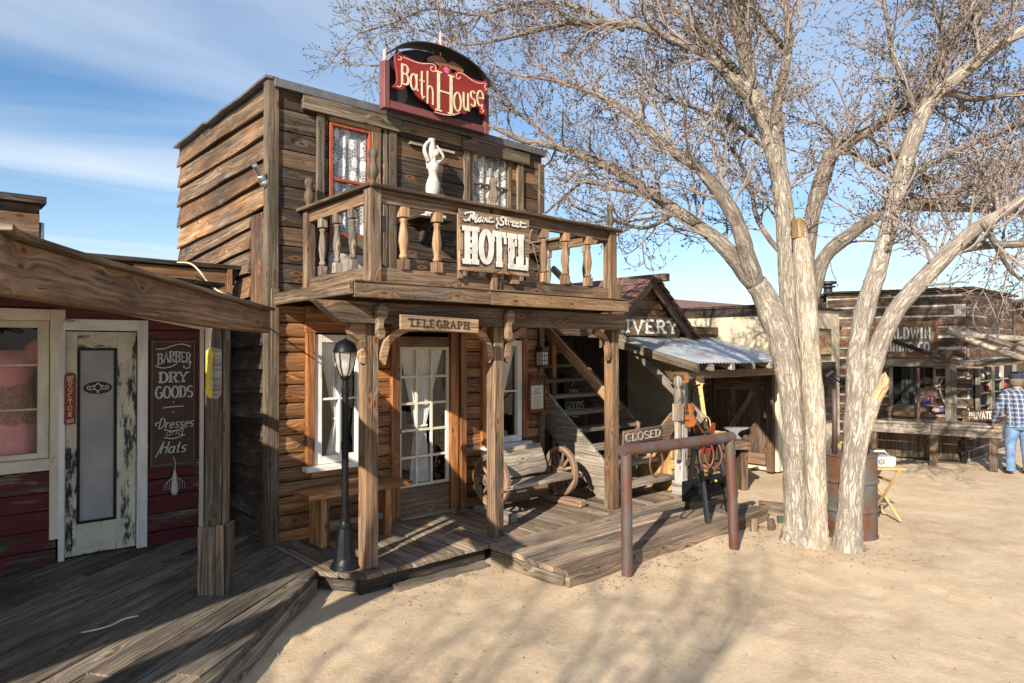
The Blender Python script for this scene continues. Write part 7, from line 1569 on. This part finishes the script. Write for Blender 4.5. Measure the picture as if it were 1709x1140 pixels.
T.limb([(1256, 168, 20, 7.1), (1219, 131, 17, 7.1), (1184, 95, 15, 7.2), (1130, 69, 13, 7.4), (1058, 42, 11, 7.7), (963, 37, 9, 8.0), (883, 54, 7, 8.3), (782, 74, 4, 8.7), (700, 50, 3, 8.9)], spawn=(.12, .085))
T.limb([(1252, 150, 16, 7.1), (1219, 108, 14, 7.3), (1192, 75, 12, 7.5), (1165, 55, 10, 7.7), (1118, 5, 8, 8.0), (1090, -30, 6, 8.2)], spawn=(.15, .10))
T.limb([(1303, 275, 18, 7.2), (1300, 220, 17, 7.3), (1297, 167, 17, 7.4), (1309, 119, 16, 7.5), (1316, 60, 14, 7.6), (1310, 0, 12, 7.7), (1305, -50, 10, 7.8)], spawn=(.2, .12))
T.limb([(1309, 80, 10, 7.5), (1295, 62, 9, 7.4), (1275, 40, 8, 7.3), (1262, 20, 6, 7.2), (1240, 10, 4, 7.1)], n=8, spawn=(.2, .15), size=.7)
T.limb([(1356, 510, 18, 7.0), (1365, 455, 24, 7.05), (1380, 425, 24, 7.1), (1399, 407, 23, 7.2), (1432, 382, 20, 7.3), (1473, 355, 20, 7.4), (1514, 341, 20, 7.5), (1569, 346, 17, 7.6), (1624, 347, 15, 7.7), (1706, 356, 12, 7.8), (1760, 362, 9, 7.9)], spawn=(.3, .11))
T.limb([(1348, 440, 20, 7.2), (1356, 360, 24, 7.3), (1369, 310, 26, 7.4), (1385, 262, 24, 7.5), (1400, 246, 22, 7.5), (1445, 221, 16, 7.6), (1504, 185, 12, 7.8), (1543, 161, 9, 8.0), (1600, 130, 6, 8.1)], spawn=(.3, .10))
T.limb([(1312, 430, 10, 7.2), (1285, 400, 9, 7.4), (1262, 360, 8, 7.7), (1250, 300, 6, 8.0), (1215, 240, 5, 8.3), (1180, 200, 4, 8.5)], n=8, spawn=(.2, .11), size=.9)
T.limb([(1290, 255, 9, 7.2), (1262, 235, 8, 7.5), (1225, 205, 7, 7.8), (1170, 185, 6, 8.2), (1110, 160, 4, 8.5), (1050, 110, 3, 8.7)], n=8, spawn=(.15, .10), size=.9)
T.limb([(1040, 50, 8, 7.75), (963, 12, 7, 8.2), (880, 5, 6, 8.5), (800, 25, 5, 8.7), (720, 15, 4, 8.9), (650, 40, 3, 9.0), (600, 55, 2.5, 9.1)], n=8, spawn=(.1, .095), size=.85)
T.limb([(930, 246, 7, 8.6), (880, 200, 6, 9.0), (800, 150, 5, 9.4), (700, 110, 4, 9.7), (620, 110, 3, 9.9)], n=8, spawn=(.12, .11), size=.8)
T.limb([(1130, 352, 8, 7.6), (1080, 380, 7, 7.9), (1030, 370, 5, 8.2), (970, 350, 4, 8.5)], n=8, spawn=(.1, .13), size=.7)
T.finish(); nA = T.n
b_ = onZ(1413, 913); T = Tree('bare_tree', 'bare winter tree forking low into two leaning trunks, with a torn orange branch stub', (b_.x, b_.y, 0))
T.limb([(1415, 914, 42, 6.85), (1418, 860, 39, 6.85), (1422, 800, 37, 6.85), (1427, 740, 38, 6.85), (1433, 690, 42, 6.85), (1437, 650, 44, 6.87), (1438, 625, 38, 6.88)], n=18, spawn=NO, name='trunk', flare=True)
T.limb([(1427, 720, 30, 6.85), (1428, 640, 30, 6.87), (1435, 560, 32, 6.9), (1448, 500, 31, 6.9), (1460, 465, 29, 6.95), (1473, 418, 27, 7.0), (1487, 369, 26, 7.05), (1498, 322, 26, 7.1), (1510, 275, 25, 7.1), (1525, 227, 25, 7.1), (1540, 190, 27, 7.1), (1560, 160, 23, 7.1), (1585, 140, 22, 7.0), (1624, 107, 20, 6.9), (1668, 75, 18, 6.8), (1720, 45, 16, 6.7), (1780, 10, 12, 6.6)], n=16, spawn=(.35, .10), name='trunk')
T.limb([(1545, 185, 18, 7.1), (1551, 150, 16, 7.2), (1561, 110, 16, 7.3), (1575, 80, 16, 7.4), (1590, 55, 17, 7.5), (1610, 20, 14, 7.6), (1625, -30, 11, 7.7)], spawn=(.15, .10))
T.limb([(1580, 70, 10, 7.4), (1566, 35, 8, 7.3), (1556, -10, 7, 7.2)], n=8, spawn=(.2, .13), size=.8)
T.limb([(1440, 700, 26, 6.82), (1451, 640, 28, 6.8), (1468, 575, 29, 6.8), (1499, 514, 28, 6.75), (1542, 465, 27, 6.7), (1583, 423, 25, 6.6), (1624, 385, 22, 6.5), (1660, 363, 18, 6.4), (1709, 330, 14, 6.3), (1760, 300, 10, 6.2)], n=16, spawn=(.5, .10), name='trunk')
T.limb([(1590, 420, 14, 6.6), (1638, 410, 14, 6.6), (1706, 407, 12, 6.6), (1780, 400, 9, 6.6)], n=8, spawn=(.15, .11))
T.limb([(1516, 250, 13, 7.1), (1490, 262, 11, 7.3), (1460, 275, 9, 7.6), (1420, 255, 7, 7.9), (1380, 215, 5, 8.1)], n=8, spawn=(.15, .10), size=.9)
T.limb([(1505, 300, 12, 7.1), (1560, 270, 11, 7.3), (1620, 240, 9, 7.5), (1690, 215, 7, 7.7), (1750, 200, 5, 7.8)], n=8, spawn=(.12, .09), size=.9)
T.limb([(1575, 150, 12, 7.0), (1620, 165, 10, 7.2), (1670, 160, 8, 7.3), (1740, 150, 6, 7.4)], n=8, spawn=(.12, .11), size=.9)
T.limb([(1535, 200, 10, 7.1), (1510, 140, 9, 7.3), (1490, 90, 8, 7.5), (1480, 30, 6, 7.7), (1470, -30, 5, 7.8)], n=8, spawn=(.12, .10), size=.9)
T.limb([(1640, 372, 10, 6.4), (1668, 420, 8, 6.5), (1690, 455, 6, 6.6), (1730, 480, 4, 6.7)], n=8, spawn=(.1, .11), size=.7)
T.limb([(1500, 315, 10, 7.1), (1540, 330, 9, 7.3), (1600, 320, 7, 7.6), (1660, 290, 6, 7.9), (1720, 270, 4, 8.1)], n=8, spawn=(.1, .10), size=.9)
T.limb([(1624, 107, 9, 6.9), (1650, 60, 8, 7.1), (1680, 20, 6, 7.3), (1700, -20, 5, 7.4)], n=8, spawn=(.1, .10), size=.8)
m = MB(); m.rnd(); rings = []
for i, (px, py, w_) in enumerate(catmull([(1431, 850, 7), (1436, 780, 14), (1443, 715, 22), (1453, 675, 28), (1461, 652, 31), (1469, 636, 28), (1473, 627, 16)], 3)):
    cc = atD(px, py, 6.79); r = w_/2/FPX*6.8; rings.append([cc+ZZ*(.10*mn.noise(V((k*1.7, 1, 8)))*(i > 14))+V((cos(2*pi*k/14), sin(2*pi*k/14), 0))*r*(1+.55*mn.noise(V((k*.9, i*.22, 2)))) for k in range(14)])
kk = len(rings)*5//9; m.loft(rings[:kk+1]); m.build('torn_strip', BARKL, T.t, smooth=True); m = MB(); m.rnd(); m.loft(rings[kk:]); m.build('torn_stub', RAWW, T.t, smooth=False)
T.finish(); print('twigs', nA, T.n)
# a third tree stands behind the photographer, towards the sun: its branches shade the dirt and the hotel's side wall
Tree.sp = 2.0; Tree.buds = 1
def free_tree(label, x, y, H, seed, spread):
    global TR
    TR = random.Random(seed); T = Tree('bare_tree', label, (x, y, 0))
    tp = [V((x, y, -.1)), V((x+.1, y, H*.2)), V((x+.05, y+.1, H*.4))]; m = MB(); m.tube(tp, [.15, .13, .11], 12); m.build('trunk', BARK, T.t, smooth=True)
    for k in range(13):
        a = 2*pi*k/13+TR.uniform(-.3, .3); L = spread*TR.uniform(.7, 1.1); e = TR.uniform(.5, 1.25); P = [tp[-1]]; d = V((cos(a)*cos(e), sin(a)*cos(e), sin(e)))
        for i in range(7): d = (d+V((TR.gauss(0, .12), TR.gauss(0, .12), TR.gauss(0, .12)+.03))).normalized(); P.append(P[-1]+d*L/7)
        c = catmull([tuple(p) for p in P], 3); P = [V(p) for p in c]; rad = [.05*(1-.8*i/(len(P)-1)) for i in range(len(P))]; m = MB(); m.tube(P, rad, 8); m.build('limb', BARK, T.t, smooth=True); T.sprout(P, rad, .2, .30, .3, 1.3)
    T.finish()
free_tree('tall bare tree behind the photographer whose branches shade the dirt', -6.4, -1.3, 7.6, 21, 2.7)
free_tree('bare tree left of the shop whose branches shade the hotel side wall', -9.5, 5.0, 10.0, 33, 3.6)

# ------------------------------------------------------------------ litter on the ground
LR = random.Random(3)
m = MB(); m.cur = (.5, .5, .5, 1); tbase = (onZ(1345, 895), onZ(1415, 912))
for i in range(1500):
    if i < 1000: p = (V((tbase[i % 2].x+LR.gauss(0, .33), tbase[i % 2].y+LR.gauss(0, .33), 0)) if i < 420 else V((LR.uniform(2.7, 7.4), 4.85-abs(LR.gauss(0, .22)), 0))) if LR.random() < .6 else V((LR.uniform(4.0, 7.6), 3.88-abs(LR.gauss(0, .15)), 0))
    else: p = V((LR.uniform(1, 11), LR.uniform(-2, 4.9), 0))
    if p.y > 3.86 and 4.06 < p.x < 7.44: continue
    z = gz(p.x, p.y); a = LR.uniform(0, pi); l = LR.uniform(.004, .014) if LR.random() < .95 else LR.uniform(.02, .045); e = V((cos(a), sin(a), LR.uniform(-.1, .1)))*l; f = V((-sin(a), cos(a), 0))*LR.uniform(.0012, .003 if l > .015 else .006); h = V((0, 0, .003))
    b = V((p.x, p.y, z+.006)); m.poly([b-e-f, b+e-f*.4, b+e+f*.4+h, b-e+f+h]); m.mi[-1] = 0
o = m.build('leaf_litter', plain('dry_leaf', (.20, .12, .06), .9, .4, 40)); tag(o, 'scattered dry leaves and twigs on the dirt along the platform', 'leaf litter', kind='stuff'); s_ = o.modifiers.new('thickness', 'SOLIDIFY'); s_.thickness = .002
m = MB(); m.cur = (.5, .5, .5, 1)
for i in range(1500):
    p = V((LR.uniform(.6, 9), LR.uniform(-3, 4.8), 0)); 
    if p.y > 3.86 and 4.06 < p.x < 7.44: continue
    r = .0025+.010*LR.random()**6; z = gz(p.x, p.y); c = V((p.x, p.y, z+r*.4)); b = len(m.v); m.v += [tuple(c+V(v_)*r*LR.uniform(.7, 1.2)) for v_ in ((1, 0, 0), (0, 1, 0), (-1, 0, 0), (0, -1, 0), (0, 0, .8), (0, 0, -.8))]
    for j in range(4): k2 = (j+1) % 4; m.face((b+j, b+k2, b+4), [(0, 0), (0, 1), (1, 1)]); m.face((b+k2, b+j, b+5), [(0, 0), (0, 1), (1, 1)])
o = m.build('pebbles', plain('pebble', (.36, .27, .19), .9, .35, 25)); tag(o, 'small pebbles strewn over the sandy dirt', 'pebbles', kind='stuff')
m = MB()
for i in range(16):
    p = onZ(1008+LR.uniform(-7, 7), 953, 0)+V((LR.uniform(-.03, .03), LR.uniform(-.03, .03), 0)); d = V((LR.gauss(0, .4), LR.gauss(0, .4), 1)).normalized(); m.tube([p, p+d*.03, p+d*.05+V((d.x, d.y, 0))*.02], [.003, .0025, .0008], 4)
o = m.build('grass_tuft', plain('grass_blade', (.10, .14, .03), .7, .2, 20)); tag(o, 'small green grass tuft at the platform front corner', 'grass')
